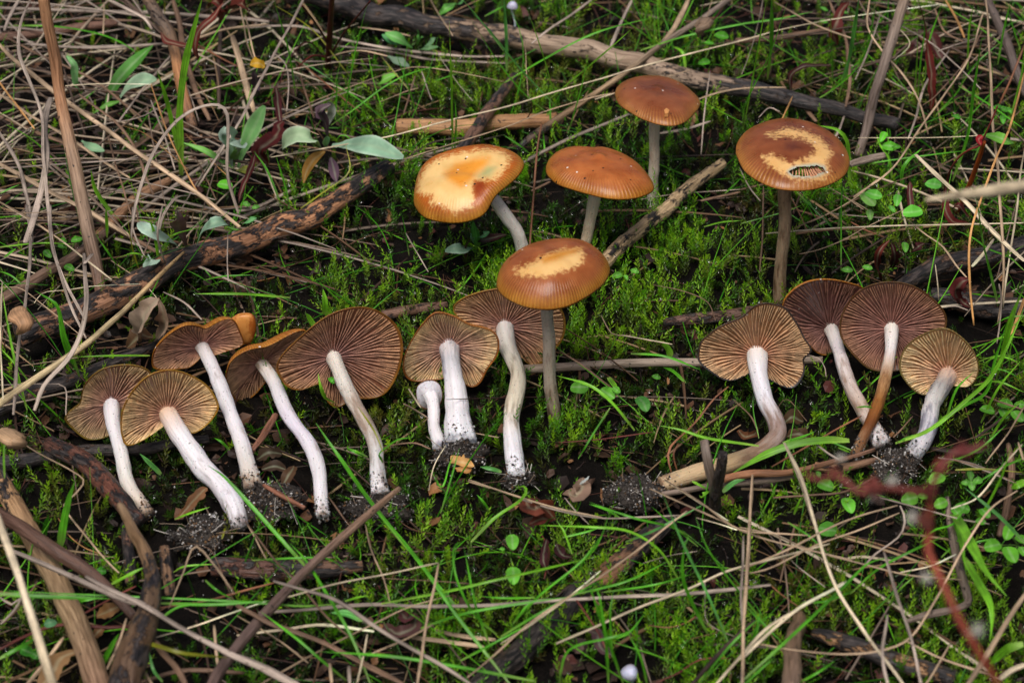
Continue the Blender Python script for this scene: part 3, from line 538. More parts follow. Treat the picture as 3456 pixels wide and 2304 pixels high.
# curled lobe of the saddle-edged cap: skin side folded towards the viewer
def lobe():
    root = [o for o in bpy.data.objects if o.get('label', '').startswith('picked mushroom whose cap edge dips')][0]
    capo = [ch for ch in root.children if ch.name.startswith('cap')][0]
    p = nat('E', [(1085, 235), (1130, 205), (1180, 196), (1225, 206), (1244, 250), (1238, 310), (1215, 362), (1180, 372), (1110, 340), (1080, 290)])
    y0 = Ph(nat('E', [(925, 385)])[0], .011)[1]+.004
    P = np.array([Py(q, y0) for q in p]); C = P.mean(0)
    rings = [(1.0, 0.0), (.95, -.0004), (.7, -.0008), (.35, -.0010)]
    V = np.concatenate([C+(spline(np.concatenate([P, P[:1]]), 41)[:40]-C)*a+np.array([0, b, 0]) for a, b in rings]+[[C+np.array([0, -.0011, 0])]]+[C+(spline(np.concatenate([P, P[:1]]), 41)[:40]-C)*.96+np.array([0, .0016, 0])])
    q = grid_quads(4, 40); j = np.arange(40); t = np.stack([120+j, 120+(j+1) % 40, np.full(40, 160)], -1)
    q2 = np.stack([j, 161+j, 161+(j+1) % 40, (j+1) % 40], -1)
    px, _ = proj(V); d = poly_sd(px, nat('E', [(1110, 190), (1215, 190), (1200, 260), (1215, 330), (1190, 400), (1110, 330)]))*KP*DIST*1000
    cl = np.repeat(c(160, 88, 30)[None], len(V), 0)
    mk('cap_lobe', V, [q, q2, t], M_cap, capo, dict(col=cl, pcol=c(205, 142, 72), scol=c(200, 150, 70), patch=d, rho=np.zeros(len(V)), s_dir=np.ones((len(V), 3))))
    PROT.append(V)
lobe()
# button
def button():
    att = Ph(nat('F', [(236, 905)])[0], .009); N_ = unit(np.array([.05, -1, .15])); A = -N_
    out = [(163, 900), (172, 865), (205, 842), (245, 836), (280, 850), (300, 888), (300, 935), (285, 970), (250, 985), (205, 985), (172, 950)]
    cap = Cap(att-A*.001, A, nat('F', out), .0042); cap.zc = -.0008
    s = REG['F'][2]; st = [(240, 925, 74), (255, 1010, 60), (272, 1110, 62), (290, 1195, 74)]
    hs = [9, 7, 5, 3.5]; P = np.array([Ph(q, h/1000) for q, h in zip(nat('F', st), hs)]); R = np.array([q[2]/s*KP*DIST/2 for q in st])
    root = empty('mushroom', (P[-1][0], P[-1][1], 0)); tag(root, 'small white button mushroom with a closed cap beside the thick white stem', 'mushroom', 'mushrooms laid out to show their gills')
    build_stem(root, np.concatenate([[att+A*.001], P]), np.concatenate([[R[0]*1.3], R]), (WHITE,), (0, 0, .1), (110, 115, 130), 31)
    build_cap(root, cap, ((150, 85, 40), (190, 160, 130)), (150, 90, 50), fleshcol=(205, 200, 205), seed=31)
    # pale veil under the cap
    th = np.linspace(0, 2*np.pi, 40, endpoint=False); rr = [.97, .8, .55, .3]; zz = [.0002, -.0004, -.0010, -.0020]
    V = np.concatenate([cap.at(th, np.full(40, a), np.full(40, b)) for a, b in zip(rr, zz)])
    mk('veil', V, [grid_quads(4, 40)], M_stem, root, dict(col=np.array(c(214, 210, 216)), stain=np.zeros(len(V)), scol=c(150, 130, 130), s_co=V)); PROT.append(V)
button()
def chip():
    q = nat('C', [(1256, 742), (1272, 728), (1290, 742), (1284, 762), (1262, 764)]); A = CAP3.A
    P = np.array([Ppl(x, CAP3.O+A*.0031, A) for x in q]); V = np.concatenate([P-A*.0006, P+A*.0008, [P.mean(0)+A*.0011]]); j = np.arange(5); k = (j+1) % 5
    tag(mk('wood_chip', V, [np.stack([j, k, 5+k, 5+j], -1), np.stack([5+j, 5+k, np.full(5, 10)], -1)], M_litter, None, dict(col=np.repeat(c(214, 150, 88)[None], 11, 0)), smooth=False), 'tiny orange wood chip lying on the flat brown knobbed cap', 'wood chip')
chip()
# two tiny white mushrooms
def tiny(p, base, rpx, label, A, seed):
    bp = Ph(nat('W', [base])[0], 0); O = Py(nat('W', [p])[0], bp[1]); r = rpx*KP*DIST/REG['W'][2]
    root = empty('mushroom', bp-np.array([0, 0, .003])); tag(root, label, 'mushroom')
    cap = Cap.__new__(Cap); cap.O = O; cap.A = unit(A); cap.H = r*1.05; cap.pe = 2.3; cap.q = .6; x = np.array([1., 0, 0]); cap.ex = unit(x-cap.A*cap.A[0]); cap.ey = np.cross(cap.A, cap.ex)
    cap.nt = 144; cap.th = np.linspace(-np.pi, np.pi, 144, endpoint=False); cap.R = np.full(144, r)*(1+.04*np.sin(cap.th*3+seed)); cap.w = np.zeros(144); cap.zc = r*.2
    build_cap(root, cap, ((215, 222, 228), (205, 214, 222)), (214, 220, 226), seed=seed, fleshcol=(200, 200, 200), scol=(225, 228, 230))
    build_stem(root, np.array([O+cap.A*r*.5, O-cap.A*r*.3, bp*.5+O*.5+np.array([r*.1, 0, 0]), bp-np.array([0, 0, .004])]), np.array([r*.2, r*.16, r*.15, r*.18]), ((205, 210, 215),), (0,), seed=seed)
tiny((1177, 16), (1180, 75), 15, 'tiny white bell mushroom on a thread stem behind the weathered log', (.1, -.1, 1), 41)
tiny((1446, 1545), (1448, 1568), 17, 'tiny white pinhead mushroom in the dense moss', (0, -.75, .7), 42)
# soil still clinging to the bases
soil_clump('E', (920, 1500), 165, 95, 9, 'grey sandy soil clump at the foot of the reddish branch', 51)
soil_clump('E', (1330, 1310), 170, 125, 8, 'grey sandy soil clump under the saddle capped mushroom stem', 52)
soil_clump('E', (1960, 1345), 180, 90, 7, 'dark crumbly soil clump where the widest gilled mushroom ends', 53, .7)
soil_clump('F', (400, 1235), 140, 75, 8, 'dark soil clump under the button and the thick white stem', 54, .8)
soil_clump('F', (700, 1360), 90, 40, 5, 'small crust of soil under the kinked white stem', 55, .7, 400)
soil_clump('G', (60, 1420), 170, 110, 8, 'dark soil clump at the end of the hooked stem', 56, .8)
soil_clump('G', (1600, 1265), 140, 80, 9, 'sandy soil clump joining the stems beside the grey bruised one', 57)
# ================================================================== STICKS, STALKS, BLADES, LEAVES
PAL = dict(tan=(163, 140, 117), pale=(206, 190, 164), grey=(150, 136, 127), brown=(114, 90, 74), dark=(62, 50, 44), orange=(172, 128, 80), red=(96, 50, 44), rust=(124, 82, 60),
           green=(92, 178, 40), lime=(130, 202, 50), blue=(104, 182, 92), yellow=(150, 154, 40), deep=(46, 108, 20))
WORD = dict(tan='tan', pale='pale straw', grey='grey brown', brown='brown', dark='dark brown', orange='orange tan', red='dark red', rust='rusty', green='green', lime='lime green', blue='bluish green', yellow='yellowish', deep='deep green')
LAND = [('the tall tan upright stem', 180, 430), ('the charred diagonal branch', 420, 620), ('the big silvery leaf', 830, 340), ('the wavy cream patched cap', 1075, 430), ('the plain orange cap', 1378, 400),
        ('the cap with a tiny knob', 1510, 235), ('the cap with a chewed hole', 1820, 360), ('the weathered log', 1300, 120), ('the button mushroom', 985, 950), ('the blue black edged cap', 1740, 800),
        ('the bright red stem', 2150, 1290), ('the half buried dark log', 1340, 1380), ('the split hollow stem', 330, 1350), ('the twin round leaves', 1180, 1285), ('the leaning grey stem', 2020, 180),
        ('the dark red upright stem', 755, 90), ('the sandy soil clumps', 560, 1180), ('the hooked mushroom stem', 1640, 1080), ('the frayed orange stem', 410, 120), ('the small pale gilled cap', 2170, 850),
        ('the wide bright grass leaves', 2230, 1250), ('the horizontal straw', 1450, 840), ('the hanging cream straw', 60, 1400), ('the purple spoon leaf', 405, 500), ('the spotted slanting stick', 1500, 500),
        ('the pale gilled olive cap', 240, 920), ('the crossed front stalks', 760, 1450), ('the dense moss cushion', 1980, 1430), ('the broad mossy slope', 1250, 1180), ('the faded pale blade', 2260, 440)]
LABELS = {}
def near(px):
    w = np.asarray(px)*REG['W'][2]
    return min(LAND, key=lambda l: (l[1]-w[0])**2+(l[2]-w[1])**2)[0]
def auto_label(kindword, colword, pts, wid, L):
    a = np.array(pts); ch = np.linalg.norm(a[-1]-a[0]); ln = np.linalg.norm(np.diff(a, axis=0), axis=1).sum()
    shape = 'straight' if ch > .985*ln else ('bent' if ch > .9*ln else 'arching')
    size = 'short' if L < .035 else ('long' if L > .085 else '')
    thick = 'hair thin' if wid < .0007 else ('thin' if wid < .0014 else ('broad' if wid > .0026 else ''))
    s = ' '.join(x for x in (size, thick, shape, colword, kindword, 'by', near(a[len(a)//2])) if x)
    return s
def uniq(lab, q):
    if lab in LABELS:
        base = lab.split(' by ')[0]; w = np.asarray(q[len(q)//2])*REG['W'][2]
        L = [l[0] for l in sorted(LAND, key=lambda l: (l[1]-w[0])**2+(l[2]-w[1])**2)]
        for b in (base, ' '.join(base.split()[1:]), ' '.join(base.split()[-4:]), ' '.join(base.split()[-3:])):
            for x, y in ((0, 1), (0, 2), (1, 2), (0, 3), (1, 3), (2, 3), (0, 4)):
                alt = b+' between '+L[x]+' and '+L[y]
                if alt not in LABELS and len(alt.split()) <= 16: LABELS[alt] = 1; return alt
    LABELS[lab] = 1; return lab
def hgt(h, n):
    h = [h] if np.isscalar(h) else list(h)
    return np.interp(np.linspace(0, 1, n), np.linspace(0, 1, len(h)), h) if len(h) > 1 else np.full(n, h[0])
def world(reg, pts, h):
    q = nat(reg, pts); hs = hgt(h, len(q))
    return np.array([Ph(p, x/1000) for p, x in zip(q, hs)]), q
SEED = [100]
def stick(reg, pts, h, label, colr, blk=.3, rough=.09, sides=16, name='stick', cat='stick', taper=None, group=None, mat=None, n=None):
    """pts carry a width in zoom pixels"""
    SEED[0] += 1; s = REG[reg][2]; P, q = world(reg, [p[:2] for p in pts], h); R = np.array([p[2]/s*KP*DIST/2 for p in pts])
    L = np.linalg.norm(np.diff(P, axis=0), axis=1).sum(); n = n or int(np.clip(L/.0016, 14, 120))
    Q = spline(np.concatenate([P, R[:, None]], 1), n)
    wob = (.25 if rough > .06 else .1)*Q[:, 3:4]*np.stack([vn(np.stack([np.linspace(0, L*90, n)+SEED[0]*7.3, np.zeros(n)+k, np.zeros(n)], -1), SEED[0]) for k in (0, 5, 9)], -1)
    V, F, sc, ss = tube(Q[:, :3]+wob, Q[:, 3], sides, rough, SEED[0], ridges=rough*.6)
    sc = sc+np.array([0, 0, SEED[0]*.37])
    dsat = lambda x: c(*x)*.8+c(*x).mean()*.2
    if isinstance(colr[0], (list, tuple)):
        cc = np.array([dsat(x) for x in colr]); tv = np.append(np.repeat(np.linspace(0, 1, n), sides), [0, 1])
        cl = np.stack([np.interp(tv, np.linspace(0, 1, len(cc)), cc[:, i]) for i in range(3)], -1)
    else: cl = np.repeat(dsat(colr)[None], len(V), 0)
    b = hgt(blk, n); b = np.append(np.repeat(b, sides), [b[0], b[-1]])
    o = mk(name, V, F, mat or M_bark, None, dict(col=cl, blk=b, s_co=sc), origin=P[np.argmin(P[:, 2])]*[1, 1, 0]+[0, 0, max(0, V[:, 2].min())])
    PROT2.append(V[::3]); return tag(o, label, cat, group)
def straw(reg, pts, wz, colr, h, label=None, flat=None, name='straw_stalk'):
    SEED[0] += 1; r = random.Random(SEED[0]); s = REG[reg][2]; P, q = world(reg, pts, h); w = .74*wz/s*KP*DIST/2
    L = np.linalg.norm(np.diff(P, axis=0), axis=1).sum(); n = int(np.clip(L/.0025, 10, 60)); Q = spline(P, n); t = np.linspace(0, 1, n)
    k = SEED[0]*3.7
    Q = Q+(.2*w+.00018)*np.stack([vn(np.stack([t*L*60+k, np.zeros(n)+i, np.zeros(n)], -1), 2) for i in (0, 4, 8)], -1)
    R = w*(1+.12*vn(np.stack([t*L*140+k, np.zeros(n), np.zeros(n)], -1), 7))*(1-.35*np.abs(t*2-1)**6)
    V, F, sc, ss = tube(Q, R, 8, .06, SEED[0], flat=flat or r.uniform(.4, .8), ridges=.13)
    sc = sc+np.array([0, 0, k])
    cl = c(*PAL[colr])*r.uniform(1.0, 1.55); g = .78+.44*sstep(.1, .9, np.append(np.repeat(t, 8), [0, 1]))*r.choice([1, .4])
    cl = np.clip(cl[None]*g[:, None], 0, .85)
    o = mk(name, V, F, M_straw, None, dict(col=cl, s_co=sc))
    lab = label or uniq(auto_label('dry stalk', WORD[colr], q, 2*w, L), q)
    return tag(o, lab, 'dry stalk', 'dry stalks tangled over the ground')
def grass(reg, pts, wz, colr, h, label=None, root=0, fold=.5, name='grass_blade'):
    """root=0: the first point is the base, the last the tip"""
    SEED[0] += 1; r = random.Random(SEED[0]); s = REG[reg][2]; P, q = world(reg, pts, h); w = wz/s*KP*DIST/2
    L = np.linalg.norm(np.diff(P, axis=0), axis=1).sum(); n = int(np.clip(L/.0022, 12, 60)); Q = spline(P, n); t = np.linspace(0, 1, n)
    Wd = w*np.minimum(1, .55+t*3)*np.clip((1.0-t)/.32, .04, 1)**.8
    V, F, sc, ss = blade(Q, Wd, fold=fold, twist=r.uniform(-.7, .7))
    cl = c(*PAL[colr])*r.uniform(.85, 1.15); tv = np.repeat(t, 3); kk = sstep(.3, 0, tv)[:, None]*.45; cl = cl[None]*(1-kk)+c(176, 182, 110)*kk
    o = mk(name, V, F, M_grass, None, dict(col=cl, s_co=sc+np.array([0, 0, SEED[0]])))
    lab = label or uniq(auto_label('grass blade', WORD[colr], q, 2*w, L), q)
    return tag(o, lab, 'grass blade', 'green grass blades among the litter')
def leafpart(parent, reg, pts, wz, colr, h, name='leaf', edge=None, curl=.35, shape='spoon', under=None, mat=None):
    SEED[0] += 1; s = REG[reg][2]; P, q = world(reg, pts, h); w = wz/s*KP*DIST/2; n = 18; Q = spline(P, n); t = np.linspace(0, 1, n)
    if shape == 'spoon': Wd = w*(.22+.78*sstep(.05, .68, t))*np.sqrt(np.clip((1.0-t)/.28, .03, 1))
    elif shape == 'round': Wd = w*np.sqrt(np.clip(1-(2*t-1)**2, .03, 1))
    elif shape == 'lance': Wd = w*np.clip(np.sin(np.pi*np.clip(t*.92+.05, 0, 1)), .06, 1)
    else: Wd = w*np.clip(np.sin(np.pi*t)**.6, .08, 1)
    V, F, sc, ss = blade(Q, Wd, fold=curl, m=7, twist=random.Random(SEED[0]).uniform(-.3, .3))
    if shape == 'crumple':
        kx = np.tile(np.linspace(-1, 1, 7), n); jag = vn(np.stack([np.repeat(t*9, 7), np.sign(kx)*3, np.full(len(V), SEED[0]*1.7)], -1), 5)
        V = V+(V-np.repeat(Q, 7, 0))*(.38*jag*np.abs(kx))[:, None]+.22*w*np.stack([fbm(V*260+k, SEED[0]+k, 2) for k in (0, 9, 18)], -1)
    V = V+.06*w*fbm(V*500, SEED[0], 2)[:, None]*np.array([0, 0, 1])
    x = np.tile(np.abs(np.linspace(-1, 1, 7)), n); cl = np.repeat(c(*colr)[None], len(V), 0)
    mid = (x < .05)[:, None]*.25; cl = cl*(1-mid)+c(190, 205, 170)*mid
    if edge is not None: kk = sstep(.75, 1, x)[:, None]*.6; cl = cl*(1-kk)+c(*edge)*kk
    # a real leaf thickness: second skin just below
    nrm = np.array([0, .4, -.9])*.00022
    V2 = np.concatenate([V, V+nrm]); cl2 = np.concatenate([cl, cl*.9]); sc2 = np.concatenate([sc, sc]); m = len(V)
    o = mk(name, V2, [F[0], F[0][:, ::-1]+m], mat or M_leaf, parent, dict(col=cl2, s_co=sc2)); PROT2.append(V); return o
def plant(name, label, cat, reg, base, h=0, group=None):
    b = Ph(nat(reg, [base])[0], h/1000); o = empty(name, b); return tag(o, label, cat, group)
def stalkpart(parent, reg, pts, wz, colr, h, name='stalk', mat=None):
    SEED[0] += 1; s = REG[reg][2]; P, q = world(reg, pts, h); n = 20; Q = spline(P, n); w = wz/s*KP*DIST/2
    V, F, sc, ss = tube(Q, np.linspace(w, w*.75, n), 8, .08, SEED[0])
    return mk(name, V, F, mat or M_straw, parent, dict(col=np.array(c(*colr)), s_co=sc))

# ---------------- sticks and thick stems
stick('W', [(660, -30, 60), (900, 38, 62), (1150, 82, 56), (1400, 130, 54), (1600, 182, 52), (1760, 214, 46), (1910, 246, 38), (2060, 288, 34)], 9, 'long weathered log, charred at one end and pale in the middle', ((120, 92, 66), (112, 88, 66), (150, 122, 92), (172, 146, 116), (165, 138, 110), (90, 74, 60), (70, 56, 46)), (.58, .56, .5, .34, .28, .42, .56, .58), name='log')
stick('W', [(40, 770, 62), (250, 680, 64), (450, 590, 62), (600, 540, 60), (720, 490, 56), (890, 388, 44)], 8, 'charred diagonal branch with orange wood showing through black bark', ((160, 112, 78), (176, 122, 80), (190, 128, 78), (196, 132, 76), (178, 128, 86)), (.50, .46, .5, .42, .46, .52), name='branch', cat='branch')
stick('W', [(912, 292, 40), (1050, 288, 42), (1130, 284, 40), (1280, 270, 36)], 4, 'cut orange tan stem piece behind the cream patched cap', ((186, 132, 72), (190, 138, 76), (166, 112, 58)), .18, name='cut_stick', cat='stick')
stick('W', [(1180, 175, 22), (1130, 250, 32), (1080, 320, 34), (1050, 360, 30)], 9, 'dark twig slanting over the cut orange stem piece', (120, 84, 62), .42, cat='twig', name='twig')
stick('W', [(1660, 372, 26), (1560, 452, 34), (1470, 528, 36), (1400, 590, 36), (1330, 670, 34)], 6, 'slanting pale stick spotted with black between two standing mushrooms', (192, 160, 110), .40)
stick('C', [(1740, -40, 36), (1500, 130, 42), (1300, 255, 42), (1000, 480, 44), (700, 690, 48), (520, 810, 56), (390, 900, 60), (290, 985, 34)], (20, 17, 15, 13, 11, 9, 7, 4), 'long grey stalk crossing the weathered log, with a blackened tip', ((128, 112, 98), (136, 118, 100), (146, 124, 98), (164, 134, 92), (150, 118, 78), (60, 48, 42)), (.1, .1, .12, .15, .2, .55), name='stalk', cat='stalk')
stick('D', [(1095, -30, 76), (1010, 240, 80), (920, 500, 76), (850, 760, 72), (780, 1040, 64)], (50, 42, 30, 16, 3), 'thick leaning grey brown stem standing behind the chewed cap', ((146, 124, 100), (138, 118, 100), (120, 102, 92), (128, 108, 92)), .24, name='dry_cane', cat='stem')
stick('A', [(285, -30, 78), (335, 250, 76), (365, 400, 80), (395, 620, 78), (470, 1000, 88), (580, 1500, 96), (640, 1800, 86), (690, 2050, 62)], (88, 74, 66, 56, 44, 24, 12, 4), 'tall tan upright stem with a dark node, over the straw tangle', ((176, 124, 72), (160, 110, 66), (178, 120, 66), (172, 134, 96), (158, 128, 98), (126, 98, 76), (120, 76, 46)), (.12, .12, .3, .08, .08, .1, .2, .3), name='dry_cane', cat='stem', rough=.05)
stick('A', [(960, -20, 80), (1030, 90, 100), (1110, 200, 100), (1160, 380, 78), (1200, 560, 84), (1240, 700, 80), (1280, 840, 62)], (34, 30, 26, 20, 14, 9, 4), 'frayed brown stem with an orange middle, beside the wide grass leaf', ((120, 92, 64), (92, 74, 58), (130, 96, 60), (190, 126, 58), (176, 112, 52), (130, 92, 60)), (.3, .42, .3, .1, .2, .36), name='dry_cane', cat='stem')
stick('I', [(-20, 1490, 52), (300, 1270, 48), (640, 1040, 44), (860, 850, 42), (1060, 660, 38), (1240, 480, 32), (1392, 335, 18)], (34, 32, 30, 28, 25, 22, 18), 'long cream straw slanting across the charred branch', ((214, 188, 136), (218, 192, 142), (214, 186, 134), (186, 150, 96), (168, 132, 82)), .0, rough=.05, name='straw_stalk', cat='dry stalk', mat=M_straw)
stick('J', [(-20, 470, 40), (60, 690, 42), (140, 920, 40), (240, 1240, 44), (330, 1520, 48), (360, 1620, 48)], (66, 64, 62, 60, 58, 58), 'pale cream straw hanging over the spotted tan stem', ((226, 204, 170), (228, 208, 176), (220, 196, 156)), 0, rough=.03, name='straw_stalk', cat='dry stalk', mat=M_straw)
stick('J', [(-40, 170, 120), (60, 340, 124), (170, 520, 120), (300, 760, 126), (410, 960, 130), (510, 1190, 132), (590, 1400, 138), (660, 1640, 150)], (10, 10, 11, 12, 13, 14, 15, 16), 'thick spotted tan stem, half stripped of black bark', ((170, 126, 74), (186, 140, 84), (168, 130, 84), (160, 128, 84), (166, 134, 88), (160, 126, 86), (150, 112, 80)), (.5, .42, .2, .2, .2, .16, .14, .14), name='dry_cane', cat='stem', rough=.05)
stick('J', [(-30, 440, 84), (200, 590, 82), (400, 720, 84), (570, 830, 80), (720, 960, 66), (890, 1140, 52)], (22, 22, 20, 18, 16, 13), 'smooth dark brown rod crossing the spotted tan stem', ((92, 62, 44), (98, 66, 48), (90, 62, 46)), .12, rough=.03)
stick('J', [(790, 400, 46), (860, 540, 64), (940, 680, 76), (990, 830, 84), (1000, 960, 108), (985, 1120, 120), (930, 1300, 160), (850, 1500, 180), (810, 1640, 190)], (24, 28, 30, 30, 30, 28, 26, 24, 22), 'split hollow brown stem arching up over the smooth dark rod', ((150, 118, 80), (150, 116, 74), (138, 104, 62), (110, 82, 50), (96, 72, 46), (104, 76, 46), (92, 66, 42)), (.2, .25, .25, .45, .42, .4, .44), name='dry_cane', cat='stem')
stick('J', [(330, -10, 110), (470, 60, 120), (600, 170, 130), (720, 300, 124), (830, 420, 110), (930, 500, 90)], 9, 'reddish dark branch whose lower end meets a sandy soil clump', ((96, 58, 42), (104, 60, 40), (112, 62, 40), (96, 56, 40)), (.5, .44, .42, .44, .5), name='branch', cat='branch')
stick('I', [(-30, 1530, 130), (250, 1420, 120), (500, 1330, 110), (830, 1180, 90), (1150, 1050, 80), (1300, 960, 70)], 5, 'black branch lying behind the olive edged cap', ((130, 92, 66), (120, 84, 60), (140, 100, 66)), (.54, .56, .54, .56), name='branch', cat='branch')
stick('E', [(-280, 1080, 90), (0, 1030, 80), (250, 990, 74), (480, 985, 66), (760, 960, 60), (960, 930, 50)], 3, 'black twig under the olive edged and yellow rimmed picked caps', (90, 66, 50), .58, name='twig', cat='twig')
stick('K', [(1068, 288, 30), (850, 470, 46), (600, 690, 52), (430, 850, 54), (250, 1040, 60), (60, 1260, 66), (-110, 1480, 66), (-180, 1620, 66)], (28, 27, 26, 25, 24, 22, 20, 18), 'smooth straight grey brown rod lying against the dark crumbly soil clump', ((150, 116, 84), (140, 108, 82), (116, 90, 76), (100, 78, 68), (96, 72, 62)), .06, rough=.03)
stick('K', [(-160, 800, 110), (0, 820, 120), (250, 835, 124), (480, 830, 110), (700, 810, 90), (830, 800, 70)], 3, 'short reddish brown rotten stick below the soil clumps', ((108, 66, 48), (110, 70, 54), (96, 62, 46), (150, 110, 76)), (.48, .44, .5, .4))
stick('L', [(1100, 500, 100), (960, 600, 135), (760, 790, 145), (600, 930, 145), (400, 1110, 145), (180, 1320, 145), (-40, 1500, 150), (-200, 1640, 150)], 1, 'half buried dark log with a patch of bare orange wood', ((90, 66, 50), (110, 78, 54), (150, 100, 60), (100, 76, 60), (96, 74, 62), (90, 68, 56)), (.58, .5, .38, .6, .56, .52, .5), name='log', cat='log')
stick('N', [(720, 850, 90), (900, 740, 130), (1080, 650, 150), (1300, 600, 150), (1500, 560, 150), (1760, 480, 150)], 8, 'large dark log behind the round dark gill disc', ((104, 80, 60), (100, 72, 50), (120, 84, 56), (90, 66, 48), (80, 58, 44)), (.48, .5, .46, .52, .54, .55), name='log', cat='log')
stick('N', [(1000, 880, 120), (1250, 930, 160), (1500, 980, 170), (1760, 1010, 170)], 3, 'rotten black log lying under the large dark log', ((80, 56, 40), (96, 66, 44), (80, 60, 44)), (.55, .48, .55), name='log', cat='log')
stick('W', [(1195, 848, 20), (1300, 842, 20), (1450, 834, 20), (1590, 832, 20), (1740, 831, 19), (1888, 826, 15)], 4, 'horizontal grey straw running behind the ruffled blue black cap', ((170, 148, 122), (166, 146, 124), (158, 138, 116)), .06, rough=.05, name='straw_stalk', cat='dry stalk')
stick('G', [(240, 420, 50), (400, 392, 70), (560, 380, 74), (760, 350, 70)], 3, 'short dark stick in the moss behind the ruffled cap', (110, 78, 62), .42)
stick('L', [(1320, -30, 50), (1345, 100, 56), (1375, 250, 60), (1405, 420, 70)], (30, 26, 18, 6), 'flat grey splinter standing in front of the hooked stem', ((130, 112, 96), (112, 96, 82), (90, 76, 64)), .12, name='splinter', cat='splinter')
stick('L', [(1440, 60, 56), (1425, 160, 66), (1400, 300, 66), (1395, 440, 70)], (32, 26, 16, 5), 'black broken stub standing beside the grey splinter', ((60, 48, 42), (70, 56, 46)), .42, name='twig_stub', cat='twig')
stick('M', [(1360, 350, 30), (1385, 560, 46), (1420, 760, 52), (1480, 980, 50), (1488, 1045, 44), (1400, 1085, 40), (1240, 1118, 44), (1080, 1165, 26)], (16, 15, 14, 13, 13, 12, 11, 10), 'sharply elbowed grey twig under the wide bright grass leaves', ((140, 118, 100), (116, 98, 84), (126, 106, 90)), .36, name='twig', cat='twig')
stick('M', [(385, 1130, 80), (365, 1250, 92), (345, 1420, 100), (330, 1640, 104)], (6, 12, 18, 22), 'worn brown stub rising out of the dense moss', ((120, 92, 62), (140, 108, 78), (136, 108, 86)), .3, name='dry_cane', cat='stem')
stick('M', [(470, 1240, 60), (600, 1280, 90), (900, 1370, 110), (1150, 1450, 110), (1420, 1540, 100)], 4, 'mottled black and tan stick sunk in the dense moss', (176, 128, 74), .5)
stick('G', [(590, 1335, 40), (760, 1300, 44), (960, 1290, 36), (1200, 1240, 30), (1480, 1155, 20)], 9, 'orange brown twig under the hooked stem', ((170, 108, 58), (150, 98, 58), (130, 92, 66)), .22, name='twig', cat='twig')
stick('G', [(230, 1415, 28), (500, 1370, 34), (760, 1345, 34), (1010, 1320, 28)], 6, 'thin grey twig below the orange brown twig', (130, 110, 92), .15, name='twig', cat='twig')
stick('G', [(1130, 1250, 50), (1260, 1262, 54), (1420, 1230, 44), (1500, 1210, 30)], 5, 'flaking brown splinter in front of the two crossing stems', ((190, 140, 90), (120, 86, 62)), .3, name='splinter', cat='splinter')
stick('D', [(945, 1028, 50), (840, 1050, 56), (720, 1085, 44)], 14, 'short grey stub pointing out beside the chewed cap', (150, 130, 112), .16, name='twig_stub', cat='twig')
stick('A', [(-20, 255, 60), (300, 215, 66), (700, 160, 60), (800, 150, 40)], 5, 'reddish brown rotten stick behind the tall tan upright stem', ((120, 84, 62), (128, 88, 66)), .34)
stick('A', [(620, 1580, 60), (800, 1410, 76), (960, 1270, 80), (1120, 1190, 60)], 5, 'pale orange stem piece buried in the straw tangle', ((160, 112, 72), (176, 128, 84)), .22, name='cut_stick')
stick('I', [(-30, 720, 80), (250, 550, 84), (480, 420, 80), (700, 270, 70), (830, 170, 60)], 7, 'grey brown twig parallel to and behind the charred branch', ((140, 108, 84), (130, 100, 78), (120, 92, 72)), .3, name='twig', cat='twig')
stick('F', [(-10, 490, 50), (150, 470, 60), (330, 440, 40)], 4, 'brown twig behind the peaked gilled cap', (120, 84, 62), .34, name='twig', cat='twig')
stick('D', [(-30, 272, 44), (200, 255, 48), (420, 225, 46), (610, 195, 40)], 8, 'smooth dark brown twig behind the leaning grey stem', ((110, 80, 56), (120, 88, 60)), .15, name='twig', cat='twig')
stick('D', [(1620, -20, 60), (1740, 240, 72), (1830, 480, 74), (1900, 640, 74)], (30, 22, 14, 8), 'dark grey stem leaning behind the orange tan kinked stalk', ((96, 80, 70), (92, 76, 66)), .22, name='dry_cane', cat='stem')
stick('J', [(820, 540, 60), (850, 700, 70), (870, 900, 74)], 4, 'short charred stump beside the split hollow stem', (130, 90, 66), .5, name='twig_stub', cat='twig')
stick('J', [(1090, 680, 66), (1110, 820, 74), (1130, 980, 60)], 4, 'short spotted stump under the soil clump by the reddish branch', (140, 104, 70), .46, name='twig_stub', cat='twig')
stick('E', [(1220, 995, 26), (1290, 900, 40), (1360, 790, 36)], 7, 'reddish splinter between two picked stems', (150, 96, 66), .15, name='splinter', cat='splinter')
stick('E', [(1290, 1195, 20), (1400, 1260, 30), (1530, 1330, 22)], 9, 'rusty splinter lying on the sandy soil clump', (150, 92, 60), .2, name='splinter', cat='splinter')

# ---------------- dry stalks and straws
S = straw
S('A', [(-20, 220), (300, 380), (560, 500), (700, 590), (930, 770)], 30, 'brown', (16, 14, 12, 8))
S('A', [(-20, 280), (100, 400), (330, 590), (600, 780), (900, 1000), (1200, 1200), (1590, 1500)], 48, 'tan', (30, 26, 22, 16))
S('A', [(-20, 1070), (300, 1250), (600, 1400), (860, 1560)], 56, 'tan', (22, 18, 14, 10))
S('A', [(205, -20), (140, 150), (130, 350), (200, 550), (280, 800), (290, 1100), (345, 1600), (420, 1850), (560, 2100)], 34, 'grey', (60, 56, 52, 46, 40, 34, 26, 20, 14), flat=.3)
S('A', [(335, 640), (290, 850), (300, 1050), (260, 1300), (160, 1600)], 66, 'grey', (38, 36, 34, 30, 26), flat=.25)
S('W', [(700, -10), (560, 262), (500, 360), (455, 430)], 11, 'grey', (44, 26, 16, 6))
